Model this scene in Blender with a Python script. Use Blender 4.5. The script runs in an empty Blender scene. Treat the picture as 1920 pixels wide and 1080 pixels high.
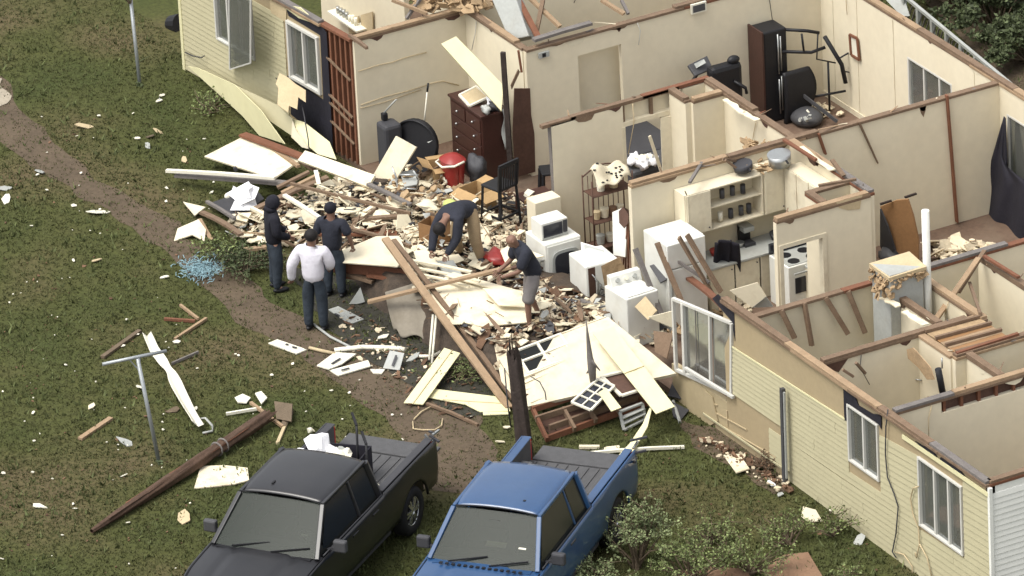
import bpy, bmesh, math, random
import numpy as np
from mathutils import Vector, Matrix, Quaternion, noise
random.seed(7); NR = np.random.RandomState(11)
SC = bpy.context.scene; COL = SC.collection
# ---------------------------------------------------------------- camera
PHI, TH, RO, FPX, DIST = math.radians(61.86), math.radians(25.48), math.radians(-3.0), 16000.0, 132.8
FW = Vector((-math.sin(PHI)*math.cos(TH), math.cos(PHI)*math.cos(TH), -math.sin(TH)))
_R0 = Vector((math.cos(PHI), math.sin(PHI), 0)); _U0 = _R0.cross(FW)
RT = math.cos(RO)*_R0 + math.sin(RO)*_U0; UP = -math.sin(RO)*_R0 + math.cos(RO)*_U0
def ray(px, py): return FW + RT*((px-960)/FPX) - UP*((py-540)/FPX)
CAM = Vector((0, 0, 2.5)) - ray(1855, 905)*(DIST-3)
def at(px, py, v=0.0, ax=2):
    "the point of the plane (axis ax = v) seen in the photograph at px,py"
    r = ray(px, py); return CAM + r*((v-CAM[ax])/r[ax])
def fx(px, py, y=0.0): return at(px, py, y, 1)     # on a plane running along the facade
def gy(px, py, x): return at(px, py, x, 0)         # on a plane running along the cross walls
cd = bpy.data.cameras.new('camera'); cam = bpy.data.objects.new('camera', cd); COL.objects.link(cam)
cam.matrix_world = Matrix(((RT.x, UP.x, -FW.x, CAM.x), (RT.y, UP.y, -FW.y, CAM.y), (RT.z, UP.z, -FW.z, CAM.z), (0, 0, 0, 1)))
cd.sensor_width = 36; cd.lens = 36*FPX/1920; cd.clip_start = 1; cd.clip_end = 2000
SC.camera = cam
# ---------------------------------------------------------------- light
SUNV = Vector((0.05, -1.0, 0)).normalized()*math.cos(math.radians(63)) + Vector((0, 0, math.sin(math.radians(63))))
w = bpy.data.worlds.new('World'); SC.world = w; w.use_nodes = True
nt = w.node_tree; bg = nt.nodes['Background']; sky = nt.nodes.new('ShaderNodeTexSky'); sky.sky_type = 'NISHITA'
sky.sun_disc = False; sky.sun_elevation = math.radians(63); sky.sun_rotation = math.atan2(SUNV.x, SUNV.y)
sky.dust_density = 4.0; sky.air_density = 1.0; sky.ozone_density = 1.0
hs = nt.nodes.new('ShaderNodeHueSaturation'); hs.inputs['Saturation'].default_value = .18     # thin overcast: a nearly white sky
nt.links.new(sky.outputs[0], hs.inputs['Color']); nt.links.new(hs.outputs[0], bg.inputs[0]); bg.inputs[1].default_value = 0.15
sd = bpy.data.lights.new('sun', 'SUN'); so = bpy.data.objects.new('sun', sd); COL.objects.link(so)
sd.energy = 1.1; sd.angle = math.radians(28.0); sd.color = (1.0, 0.95, 0.84)
so.rotation_euler = SUNV.to_track_quat('Z', 'Y').to_euler(); so.location = (0, 0, 40)
SC.view_settings.view_transform = 'Standard'; SC.view_settings.look = 'None'
SC.view_settings.exposure = 0.92; SC.view_settings.gamma = 1.0; SC.view_settings.use_curve_mapping = False
# ---------------------------------------------------------------- materials
MT = {}
def mat(name, col, rough=.8, var=.12, scale=3.0, bump=.15, bscale=30.0, metal=0.0, spec=.3, dirt=0.0, dcol=(.10, .07, .045), dscale=1.3, isl=0.0, stretch=None, coat=0.0, trans=0.0):
    m = bpy.data.materials.new(name); m.use_nodes = True; n = m.node_tree.nodes; l = m.node_tree.links; b = n['Principled BSDF']
    b.inputs['Roughness'].default_value = rough; b.inputs['Metallic'].default_value = metal
    b.inputs['Specular IOR Level'].default_value = spec; b.inputs['Coat Weight'].default_value = coat
    tc = n.new('ShaderNodeTexCoord'); src = tc.outputs['Object']
    if stretch:
        mp = n.new('ShaderNodeMapping'); mp.inputs['Scale'].default_value = stretch; l.new(src, mp.inputs[0]); src = mp.outputs[0]
    def nz(sc, det=4):
        t = n.new('ShaderNodeTexNoise'); t.inputs['Scale'].default_value = sc; t.inputs['Detail'].default_value = det; l.new(src, t.inputs[0]); return t.outputs[0]
    a = nz(scale); c2 = nz(scale*7.3)
    mx = n.new('ShaderNodeMath'); mx.operation = 'ADD'; l.new(a, mx.inputs[0]); l.new(c2, mx.inputs[1])
    val = mx.outputs[0]
    if isl:
        g = n.new('ShaderNodeNewGeometry'); ml = n.new('ShaderNodeMath'); ml.operation = 'MULTIPLY_ADD'
        l.new(g.outputs['Random Per Island'], ml.inputs[0]); ml.inputs[1].default_value = isl; l.new(val, ml.inputs[2])
        sb = n.new('ShaderNodeMath'); sb.operation = 'SUBTRACT'; l.new(ml.outputs[0], sb.inputs[0]); sb.inputs[1].default_value = isl/2; val = sb.outputs[0]
    mr = n.new('ShaderNodeMapRange'); mr.inputs[1].default_value = .6; mr.inputs[2].default_value = 1.4
    mr.inputs[3].default_value = 1-var; mr.inputs[4].default_value = 1+var
    if isl: mr.inputs[1].default_value = .3; mr.inputs[2].default_value = 1.7
    l.new(val, mr.inputs[0])
    vm = n.new('ShaderNodeVectorMath'); vm.operation = 'SCALE'; vm.inputs[0].default_value = col; l.new(mr.outputs[0], vm.inputs['Scale'])
    out = vm.outputs[0]
    if dirt:
        d = nz(dscale, 8); rr = n.new('ShaderNodeMapRange'); rr.inputs[1].default_value = .5; rr.inputs[2].default_value = .75
        rr.inputs[3].default_value = 0; rr.inputs[4].default_value = dirt; l.new(d, rr.inputs[0])
        mc = n.new('ShaderNodeMix'); mc.data_type = 'RGBA'; l.new(rr.outputs[0], mc.inputs[0]); l.new(out, mc.inputs[6]); mc.inputs[7].default_value = (*dcol, 1); out = mc.outputs[2]
    l.new(out, b.inputs['Base Color'])
    if bump:
        bp = n.new('ShaderNodeBump'); bp.inputs['Strength'].default_value = bump; bp.inputs['Distance'].default_value = .02
        l.new(nz(bscale, 5), bp.inputs['Height']); l.new(bp.outputs[0], b.inputs['Normal'])
    MT[name] = m; return m
mat('cream_wall', (.65, .585, .44), .85, .06, .9, .08, 12, dirt=.30, dcol=(.44, .37, .26), dscale=.9)
mat('cream_bright', (.62, .56, .42), .8, .07, 2, .15, 15, dirt=.45, dcol=(.35, .27, .17), dscale=4)
mat('drywall', (.68, .615, .455), .85, .08, 3, .15, 20, dirt=.55, dcol=(.36, .28, .18), dscale=4.5)
mat('drywall_bits', (.54, .46, .33), .9, .40, 3, .1, 20, isl=1.2)
mat('brown_bits', (.13, .075, .045), .9, .5, 3, .2, 20, isl=1.4)
mat('dark_bits', (.04, .035, .035), .7, .5, 3, .2, 20, isl=1.4)
mat('yellow_siding', (.42, .385, .25), .6, .06, 1.2, .05, 10, dirt=.18, dcol=(.42, .40, .26), dscale=1.2)
mat('yellow_bright', (.64, .60, .37), .6, .06, 1.2, .05, 10, dirt=.15, dcol=(.45, .38, .2), dscale=2)
mat('frame_white', (.52, .51, .47), .5, .05, 3, .05, 20)
mat('white_siding', (.72, .72, .68), .6, .05, 1.2, .05, 10)
mat('tan_sheathing', (.34, .27, .165), .85, .08, 1.5, .12, 25, dirt=.15, dcol=(.38, .29, .16))
mat('tan_flap', (.46, .37, .23), .85, .12, 4, .3, 12)
mat('foam_base', (.38, .31, .19), .85, .08, 1.5, .12, 25)
mat('lumber', (.17, .115, .075), .8, .25, 5, .4, 30, dirt=.4, dcol=(.09, .05, .03), dscale=4)
mat('lumber_red', (.16, .068, .038), .8, .25, 5, .4, 30)
mat('lumber_pale', (.30, .21, .13), .8, .2, 5, .3, 30, dirt=.3, dcol=(.2, .12, .06), dscale=4)
mat('grey_wood', (.15, .135, .125), .8, .25, 5, .4, 30)
mat('old_pole', (.075, .045, .03), .85, .4, 4, .8, 14, stretch=(1, 1, 1))
mat('black_wood', (.036, .026, .022), .8, .4, 4, .8, 14)
mat('dark_felt', (.016, .015, .022), .8, .3, 4, .5, 8)
mat('dresser_wood', (.045, .017, .013), .35, .2, 4, .1, 30, spec=.5)
mat('brown_panel', (.085, .045, .032), .7, .25, 3, .2, 14)
mat('black', (.012, .012, .014), .5, .2, 4, .1, 20)
mat('charcoal', (.045, .045, .05), .6, .15, 4, .1, 20)
mat('grey_plastic', (.06, .06, .064), .5, .15, 4, .05, 20)
mat('light_grey', (.34, .35, .33), .5, .12, 3, .05, 20, dirt=.3, dcol=(.22, .19, .14), dscale=2.5)
mat('appliance_white', (.66, .66, .61), .35, .05, 1.5, .02, 10, spec=.5, dirt=.35, dcol=(.42, .37, .28), dscale=2.5)
mat('heap_soil', (.055, .042, .032), .95, .5, 6, .9, 9, dirt=.5, dcol=(.13, .09, .06), dscale=5)
mat('white', (.68, .65, .54), .6, .06, 3, .05, 20, dirt=.15, dcol=(.4, .36, .28), dscale=3)
mat('white_cloth', (.74, .74, .76), .9, .06, 4, .4, 9)
mat('metal', (.42, .43, .42), .35, .1, 4, .05, 20, metal=.8)
mat('galvanised', (.33, .35, .36), .5, .12, 4, .1, 20, metal=.5)
mat('dark_screen', (.02, .022, .03), .12, .1, 4, 0, 20, spec=.6)
mat('red_plastic', (.24, .022, .018), .4, .1, 3, .05, 20, spec=.5)
mat('cardboard', (.38, .25, .12), .85, .15, 4, .15, 12)
mat('orange_wood', (.27, .15, .07), .5, .15, 3, .1, 14)
mat('insulation', (.34, .24, .14), .95, .3, 8, .9, 10)
mat('carpet', (.13, .085, .06), .95, .25, 2, .4, 60, dirt=.5, dcol=(.22, .18, .13), dscale=1.2)
mat('lime', (.45, .52, .16), .8, .15, 4, .2, 12)
mat('sky_blue_mesh', (.22, .34, .38), .8, .25, 6, .3, 12, isl=.8)
mat('tarp', (.22, .195, .155), .9, .12, 2.5, .5, 7, dirt=.5, dcol=(.13, .11, .08), dscale=3)
mat('skin', (.18, .10, .07), .55, .08, 8, .05, 30)
mat('skin_light', (.35, .20, .14), .55, .08, 8, .05, 30)
mat('cloth_black', (.012, .012, .018), .9, .3, 8, 1.0, 9)
mat('cloth_navy', (.022, .024, .034), .9, .3, 8, 1.0, 9)
mat('jeans_dark', (.026, .034, .045), .9, .3, 8, 1.0, 9)
mat('khaki', (.27, .20, .12), .9, .15, 8, 1.0, 9)
mat('grey_shorts', (.17, .155, .15), .9, .12, 8, 1.0, 9)
mat('hoodie_white', (.62, .60, .66), .9, .05, 8, 1.0, 8)
mat('hair', (.01, .008, .008), .7, .2, 20, .5, 60)
mat('tyre', (.016, .016, .017), .8, .2, 20, .3, 60)
mat('rim', (.62, .63, .64), .25, .05, 4, 0, 20, metal=.9)
mat('truck_black', (.010, .010, .012), .36, .12, 2, .0, 20, coat=.25, spec=.5, dirt=.2, dcol=(.045, .04, .038))
mat('truck_blue', (.018, .058, .145), .32, .08, 2, .0, 20, coat=.5, spec=.5, dirt=.15, dcol=(.10, .15, .22))
mat('truck_glass', (.022, .027, .023), .30, .15, 2, .0, 20, spec=.08, dirt=.35, dcol=(.04, .045, .036), dscale=.9)
mat('truck_side_glass', (.012, .013, .012), .2, .15, 2, .0, 20, spec=.25)
mat('bed_liner', (.075, .075, .078), .8, .2, 8, .2, 40)
mat('red_lens', (.35, .02, .015), .2, .1, 4, 0, 20)
mat('curtain_pale', (.55, .54, .50), .9, .06, 2, .3, 6)
mat('dirt', (.088, .065, .043), .95, .3, 1.6, .6, 16, dirt=.4, dcol=(.10, .075, .05), dscale=2.5)
mat('brick_red', (.20, .12, .075), .9, .2, 4, .4, 16, dirt=.4, dcol=(.2, .14, .09), dscale=3)
mat('mud', (.036, .034, .026), .9, .3, 1.6, .6, 16)  # wet soil colour, with the shade under the debris mixed in
mat('concrete', (.30, .26, .2), .9, .2, 3, .3, 16)
mat('leaf_green', (.135, .165, .06), .7, .55, 2, 0, 10, isl=1.5)
mat('leaf_grey', (.19, .225, .105), .7, .5, 2, 0, 10, isl=1.5)
mat('leaf_dark', (.065, .082, .036), .7, .6, 2, 0, 10, isl=1.5)
mat('bark', (.12, .09, .06), .9, .3, 6, .5, 20)
mat('grass_blade', (.070, .075, .027), .85, .28, .45, 0, 10, isl=.9)
# window glass: thin, part see-through
gm = bpy.data.materials.new('window_glass'); gm.use_nodes = True; _n = gm.node_tree.nodes; _l = gm.node_tree.links
_tr = _n.new('ShaderNodeBsdfTransparent'); _tr.inputs[0].default_value = (.62, .64, .62, 1)
_gl = _n.new('ShaderNodeBsdfGlossy'); _gl.inputs['Roughness'].default_value = .08; _gl.inputs[0].default_value = (.8, .85, .9, 1)
_df = _n.new('ShaderNodeBsdfDiffuse'); _df.inputs[0].default_value = (.25, .25, .23, 1)
_m1 = _n.new('ShaderNodeMixShader'); _m1.inputs[0].default_value = .25; _m2 = _n.new('ShaderNodeMixShader'); _m2.inputs[0].default_value = .25
_l.new(_tr.outputs[0], _m1.inputs[1]); _l.new(_gl.outputs[0], _m1.inputs[2]); _l.new(_m1.outputs[0], _m2.inputs[1]); _l.new(_df.outputs[0], _m2.inputs[2])
_l.new(_m2.outputs[0], _n['Material Output'].inputs[0]); MT['window_glass'] = gm
wg = bpy.data.materials.new('tinted_windshield'); wg.use_nodes = True; _n = wg.node_tree.nodes; _l = wg.node_tree.links; _b = _n['Principled BSDF']
_b.inputs['Base Color'].default_value = (.035, .042, .036, 1); _b.inputs['Roughness'].default_value = .28; _b.inputs['Specular IOR Level'].default_value = .12
_t = _n.new('ShaderNodeBsdfTransparent'); _t.inputs[0].default_value = (.4, .44, .4, 1); _m = _n.new('ShaderNodeMixShader'); _m.inputs[0].default_value = .30
_l.new(_b.outputs[0], _m.inputs[1]); _l.new(_t.outputs[0], _m.inputs[2]); _l.new(_m.outputs[0], _n['Material Output'].inputs[0]); MT['tinted_windshield'] = wg
# ground: grass soil with brownish and dark patches
def ground_mat():
    m = bpy.data.materials.new('lawn_soil'); m.use_nodes = True; n = m.node_tree.nodes; l = m.node_tree.links; b = n['Principled BSDF']
    b.inputs['Roughness'].default_value = .95; b.inputs['Specular IOR Level'].default_value = .15
    tc = n.new('ShaderNodeTexCoord')
    def nz(sc, det=6):
        t = n.new('ShaderNodeTexNoise'); t.inputs['Scale'].default_value = sc; t.inputs['Detail'].default_value = det; l.new(tc.outputs['Object'], t.inputs[0]); return t.outputs[0]
    def ramp(src, stops):
        r = n.new('ShaderNodeValToRGB'); l.new(src, r.inputs[0]); e = r.color_ramp.elements
        e[0].position, e[0].color = stops[0][0], (*stops[0][1], 1); e[1].position, e[1].color = stops[-1][0], (*stops[-1][1], 1)
        for p_, c_ in stops[1:-1]: x = e.new(p_); x.color = (*c_, 1)
        return r.outputs[0]
    big = ramp(nz(.35), [(.34, (.046, .056, .018)), (.48, (.060, .065, .022)), (.61, (.084, .073, .034)), (.72, (.098, .074, .043))])
    fine = ramp(nz(14, 8), [(.3, (.7, .7, .7)), (.5, (.98, .98, .98)), (.7, (1.2, 1.2, 1.1))])
    mx = n.new('ShaderNodeMix'); mx.data_type = 'RGBA'; mx.blend_type = 'MULTIPLY'; mx.inputs[0].default_value = 1; l.new(big, mx.inputs[6]); l.new(fine, mx.inputs[7])
    l.new(mx.outputs[2], b.inputs['Base Color'])
    bp = n.new('ShaderNodeBump'); bp.inputs['Strength'].default_value = .6; bp.inputs['Distance'].default_value = .04; l.new(nz(9, 8), bp.inputs['Height']); l.new(bp.outputs[0], b.inputs['Normal'])
    MT['lawn_soil'] = m
ground_mat()
# ---------------------------------------------------------------- mesh helpers
ORG = {}
def V(*a): return Vector(a)
class MB:
    def __init__(s): s.v = []; s.f = []; s.m = []; s.cm = 0; s.sm = set()
    def add(s, vs, fs, smooth=False):
        o = len(s.v); s.v += [Vector(x) for x in vs]
        for f in fs:
            if smooth: s.sm.add(len(s.f))
            s.f.append([o+i for i in f]); s.m.append(s.cm)
        return s
    def box(s, lo, hi, rot=None, pivot=None):
        x0, y0, z0 = lo; x1, y1, z1 = hi
        vs = [V(x, y, z) for z in (z0, z1) for y in (y0, y1) for x in (x0, x1)]
        if rot: 
            pv = Vector(pivot) if pivot else (Vector(lo)+Vector(hi))/2
            vs = [rot @ (q-pv)+pv for q in vs]
        return s.add(vs, [(0, 2, 3, 1), (4, 5, 7, 6), (0, 1, 5, 4), (2, 6, 7, 3), (0, 4, 6, 2), (1, 3, 7, 5)])
    def beam(s, p0, p1, w, t, up=None, taper=1.0):
        p0 = Vector(p0); p1 = Vector(p1); d = (p1-p0).normalized(); up = Vector(up) if up else V(0, 0, 1)
        sd_ = d.cross(up)
        if sd_.length < 1e-3: sd_ = d.cross(V(1, 0, 0))
        sd_.normalize(); u = sd_.cross(d)
        vs = []
        for p, k in ((p0, 1), (p1, taper)):
            for a, b in ((-1, -1), (1, -1), (1, 1), (-1, 1)): vs.append(p+sd_*a*w/2*k+u*b*t/2*k)
        return s.add(vs, [(0, 1, 2, 3), (7, 6, 5, 4), (0, 4, 5, 1), (1, 5, 6, 2), (2, 6, 7, 3), (3, 7, 4, 0)])
    def slab(s, pts, th):
        "polygon pts with thickness th below its face"
        pts = [Vector(p) for p in pts]; n = V(0, 0, 0)
        for i in range(len(pts)):
            a, b = pts[i], pts[(i+1) % len(pts)]; n += a.cross(b)
        n.normalize()
        if n.dot(CAM-pts[0]) < 0: pts.reverse(); n = -n
        c = sum(pts, V(0, 0, 0))/len(pts)
        if max(abs((p-c).dot(n)) for p in pts) > .01: pts = [p-n*(p-c).dot(n) if abs((p-CAM).normalized().dot(n)) < .15 else CAM+(p-CAM)*((c-CAM).dot(n)/(p-CAM).dot(n)) for p in pts]     # keep the sheet flat
        k = len(pts); vs = pts+[p-n*th for p in pts]
        return s.add(vs, [tuple(range(k)), tuple(range(2*k-1, k-1, -1))]+[(i, i+k, (i+1) % k+k, (i+1) % k) for i in range(k)])
    def tube(s, pts, r, n=8, cap=True, smooth=True):
        pts = [Vector(p) for p in pts]; rs = r if isinstance(r, (list, tuple)) else [r]*len(pts)
        d0 = (pts[1]-pts[0]).normalized(); a = d0.orthogonal().normalized(); vs = []; k = len(pts)
        for i, p in enumerate(pts):
            d = (pts[min(i+1, k-1)]-pts[max(i-1, 0)]).normalized()
            a = (a-d*a.dot(d)); a = a.normalized() if a.length > 1e-4 else d.orthogonal().normalized(); b = d.cross(a)
            for j in range(n):
                t = 2*math.pi*j/n; vs.append(p+(a*math.cos(t)+b*math.sin(t))*rs[i])
        fs = [(i*n+j, i*n+(j+1) % n, (i+1)*n+(j+1) % n, (i+1)*n+j) for i in range(k-1) for j in range(n)]
        s.add(vs, fs, smooth)
        if cap: s.f.append([len(s.v)-k*n+j for j in range(n)][::-1]); s.m.append(s.cm); s.f.append([len(s.v)-n+j for j in range(n)]); s.m.append(s.cm)
        return s
    def grid(s, fn, nu, nv, smooth=True, both=False):
        vs = [fn(i/nu, j/nv) for j in range(nv+1) for i in range(nu+1)]; W = nu+1
        return s.add(vs, [(j*W+i, j*W+i+1, (j+1)*W+i+1, (j+1)*W+i) for j in range(nv) for i in range(nu)], smooth)
    def ball(s, c, r, nu=12, nv=8, jit=0.0, M=None):
        c = Vector(c); r = r if isinstance(r, (tuple, list)) else (r, r, r); vs = []; sd_ = random.random()*50
        for j in range(nv+1):
            for i in range(nu):
                th = math.pi*j/nv; ph = 2*math.pi*i/nu; d = V(math.sin(th)*math.cos(ph), math.sin(th)*math.sin(ph), math.cos(th))
                k = 1+jit*noise.noise(d*1.7+V(sd_, 0, 0)) if jit else 1
                q = V(d.x*r[0], d.y*r[1], d.z*r[2])*k
                vs.append(c+(M @ q if M else q))
        return s.add(vs, [(j*nu+i, (j+1)*nu+i, (j+1)*nu+(i+1) % nu, j*nu+(i+1) % nu) for j in range(nv) for i in range(nu)], True)
    def build(s, name, material, parent=None, bevel=0.0, local=False, solid=0.0):
        vs = s.v
        if parent is not None:
            org = ORG[parent.name] if not local else V(0, 0, 0)
        else:
            xs = [p.x for p in vs]; ys = [p.y for p in vs]; zs = [p.z for p in vs]
            org = V((min(xs)+max(xs))/2, (min(ys)+max(ys))/2, min(zs))
        me = bpy.data.meshes.new(name); me.from_pydata([tuple(p-org) for p in vs], [], s.f)
        mats = material if isinstance(material, (list, tuple)) else [material]
        for q in mats: me.materials.append(MT[q])
        if len(mats) > 1: me.polygons.foreach_set('material_index', s.m)
        if s.sm: me.polygons.foreach_set('use_smooth', [i in s.sm for i in range(len(me.polygons))])
        me.validate(); me.update()
        o = bpy.data.objects.new(name, me); COL.objects.link(o)
        if parent is not None: o.parent = parent; ORG[o.name] = ORG[parent.name] if not local else V(0, 0, 0)
        else: o.location = org; ORG[o.name] = org
        if solid: md = o.modifiers.new('solidify', 'SOLIDIFY'); md.thickness = solid
        if bevel: md = o.modifiers.new('bevel', 'BEVEL'); md.width = bevel; md.segments = 2; md.limit_method = 'ANGLE'; md.angle_limit = math.radians(40)
        return o
def tag(o, label=None, cat=None, group=None, kind=None):
    if label: o['label'] = label
    if cat: o['category'] = cat
    if group: o['group'] = group
    if kind: o['kind'] = kind
    return o
def thing(name, label, cat, loc=(0, 0, 0), rz=0.0, group=None):
    o = bpy.data.objects.new(name, None); COL.objects.link(o); o.location = loc; o.rotation_euler = (0, 0, rz); o.empty_display_size = .1
    ORG[o.name] = Vector(loc) if not rz else V(0, 0, 0); tag(o, label, cat, group); return o
def sstep(a, b, x):
    t = min(1, max(0, (x-a)/(b-a))); return t*t*(3-2*t)
def hm(x, y):
    "height of the rubble mound / floor above the lawn"
    m = .52*sstep(-20.3, -18.6, x)*(1-sstep(-12.4, -11.0, x))*sstep(-2.5, -2.0, y+.15*(x+15.5)*(x < -15.5))*(1-sstep(.2, 1.6, y))
    m += .05*noise.noise(V(x*1.7, y*1.7, 3))*(m > .05)
    return max(m, .1 if (y > .05 and y < 8.1 and x < 0) else 0)
def S(px, py, dz=0.0):
    "point of the mound surface seen at px,py, lifted dz"
    z = .3
    for _ in range(12):
        p = at(px, py, z); z = .5*z+.5*(hm(p.x, p.y)+dz)
    return at(px, py, z)
def Q(px, py, z): return at(px, py, z)
# ================================================================ GROUND
g = MB(); g.add([(-260, -220, 0), (220, -220, 0), (220, 260, 0), (-260, 260, 0)], [(0, 1, 2, 3)])
tag(g.build('lawn_ground', 'lawn_soil'), 'dark green lawn littered with scraps around the wrecked house', kind='structure')
PATH = [Q(a, b, 0) for a, b in ((-60, 150), (10, 225), (95, 300), (190, 365), (290, 430), (400, 510), (490, 590), (600, 650), (700, 715), (790, 775), (860, 850), (820, 930))]
PW = [.6, .42, .33, .30, .33, .36, .40, .42, .50, .62, .62, .4]
def strip(pts, ws, z, n=6, jag=.12):
    ps = []; L = len(pts)
    for i in range(L-1):
        for k in range(n):
            t = k/n; a, b, c, d = pts[max(i-1, 0)], pts[i], pts[i+1], pts[min(i+2, L-1)]
            ps.append((.5*((2*b)+(c-a)*t+(2*a-5*b+4*c-d)*t*t+(3*b-a-3*c+d)*t**3), ws[i]*(1-t)+ws[i+1]*t))
    vs = []
    for i, (p, wd) in enumerate(ps):
        d = (ps[min(i+1, len(ps)-1)][0]-ps[max(i-1, 0)][0]).normalized(); s_ = V(-d.y, d.x, 0)
        a = wd+jag*2*noise.noise(V(p.x*1.3, p.y*1.3, 1)); b = wd+jag*2*noise.noise(V(p.x*1.3, p.y*1.3, 9))
        vs += [V(p.x+s_.x*a, p.y+s_.y*a, z), V(p.x-s_.x*b, p.y-s_.y*b, z)]
    return vs, [(2*i, 2*i+1, 2*i+3, 2*i+2) for i in range(len(ps)-1)], ps
vs, fs, PPS = strip(PATH, PW, .004)
p_ = MB(); p_.add(vs, fs); tag(p_.build('dirt_path', 'dirt'), 'bare muddy path worn across the lawn', kind='structure')
def blob(name, px, material, z, label=None, jag=.15, kind='structure'):
    c = [Q(a, b, 0) for a, b in px]; out = []
    for i in range(len(c)):
        for k in range(6):
            p = c[i].lerp(c[(i+1) % len(c)], k/6); out.append(V(p.x+jag*noise.noise(V(p.x*2, p.y*2, 0)), p.y+jag*noise.noise(V(p.x*2, p.y*2, 7)), z))
    m = MB(); m.add(out, [tuple(range(len(out)))]); return tag(m.build(name, material), label, kind=kind)
blob('bare_soil', [(740, 745), (800, 720), (900, 760), (905, 810), (840, 900), (780, 860), (735, 800)], 'dirt', .008, 'bare brown soil beside the black pickup')
blob('bare_soil', [(640, 520), (760, 520), (860, 640), (960, 760), (860, 790), (760, 720), (640, 640), (590, 590), (560, 540), (540, 500)], 'mud', .012, 'muddy soil darkened with painted shade below the edge of the debris')  # wet soil plus the contact shade of the heap, painted as one dark patch
blob('bare_soil', [(1275, 790), (1330, 800), (1420, 850), (1490, 915), (1450, 925), (1380, 880), (1300, 840)], 'dirt', .008, 'bare soil along the torn foot of the right wall')
blob('concrete_pad', [(-60, 140), (2, 150), (22, 195), (-20, 210)], 'concrete', .016, 'grey concrete slab at the left edge of the lawn')
# grass tufts: far too many blades to count, one object
PXY = np.array([(p.x, p.y) for p, _ in PPS]); PWD = np.array([w_ for _, w_ in PPS])
def tufts(n, seed, hmin, hmax, wid, material, label, rng, name='grass', patchy=None):
    R = np.random.RandomState(seed)
    px = R.uniform(-30, 1950, n); py = R.uniform(-60, 1110, n)
    r = np.array([FW.x, FW.y, FW.z])[None]+np.array(RT)[None]*((px-960)/FPX)[:, None]-np.array(UP)[None]*((py-540)/FPX)[:, None]
    t = -CAM.z/r[:, 2]; P = np.array(CAM)[None]+r*t[:, None]; P = P[:, :2]
    k = ~((P[:, 1] > -.02) & (P[:, 1] < 8.3) & (P[:, 0] < .1))
    d = np.sqrt(((P[:, None, :]-PXY[None])**2).sum(2)); on = (d < PWD[None]*R.uniform(.75, 1.3, n)[:, None]).any(1)
    k &= ~(on & (R.rand(n) > .36))
    if patchy: 
        nn = np.array([noise.noise(V(a*patchy, b*patchy, 4)) for a, b in P]); k &= nn > R.uniform(-.35, .25, n)
    P = P[k]; m = len(P); h = R.uniform(hmin, hmax, m); a = R.uniform(0, 6.283, (m, 3)); vs = []; 
    base = np.repeat(P, 3, axis=0); ang = a.reshape(-1); hh = np.repeat(h, 3)*R.uniform(.6, 1.2, m*3); ww = wid*R.uniform(.6, 1.3, m*3)
    off = R.normal(0, .02, (m*3, 2)); c, s_ = np.cos(ang), np.sin(ang); q = m*3
    v = np.zeros((q, 3, 3)); b2 = base+off
    v[:, 0, 0] = b2[:, 0]-c*ww; v[:, 0, 1] = b2[:, 1]-s_*ww; v[:, 1, 0] = b2[:, 0]+c*ww; v[:, 1, 1] = b2[:, 1]+s_*ww
    lean = R.normal(0, .5, (q, 2))*hh[:, None]; v[:, 2, 0] = b2[:, 0]+lean[:, 0]; v[:, 2, 1] = b2[:, 1]+lean[:, 1]; v[:, 2, 2] = hh
    me = bpy.data.meshes.new(name); me.vertices.add(q*3); me.vertices.foreach_set('co', v.reshape(-1)); me.loops.add(q*3); me.loops.foreach_set('vertex_index', np.arange(q*3, dtype=np.int32))
    me.polygons.add(q); me.polygons.foreach_set('loop_start', np.arange(0, q*3, 3, dtype=np.int32)); me.materials.append(MT[material]); me.update(); me.validate()
    o = bpy.data.objects.new(name, me); COL.objects.link(o); tag(o, label, kind='stuff'); return o
tufts(150000, 3, .015, .045, .011, 'grass_blade', 'short rough grass of the lawn', None)
mat('weed', (.085, .10, .036), .8, .5, 1, 0, 10, isl=.9)
tufts(9000, 5, .05, .13, .02, 'weed', 'taller weeds in patches on the lawn', None, 'weeds', patchy=.8)

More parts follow.
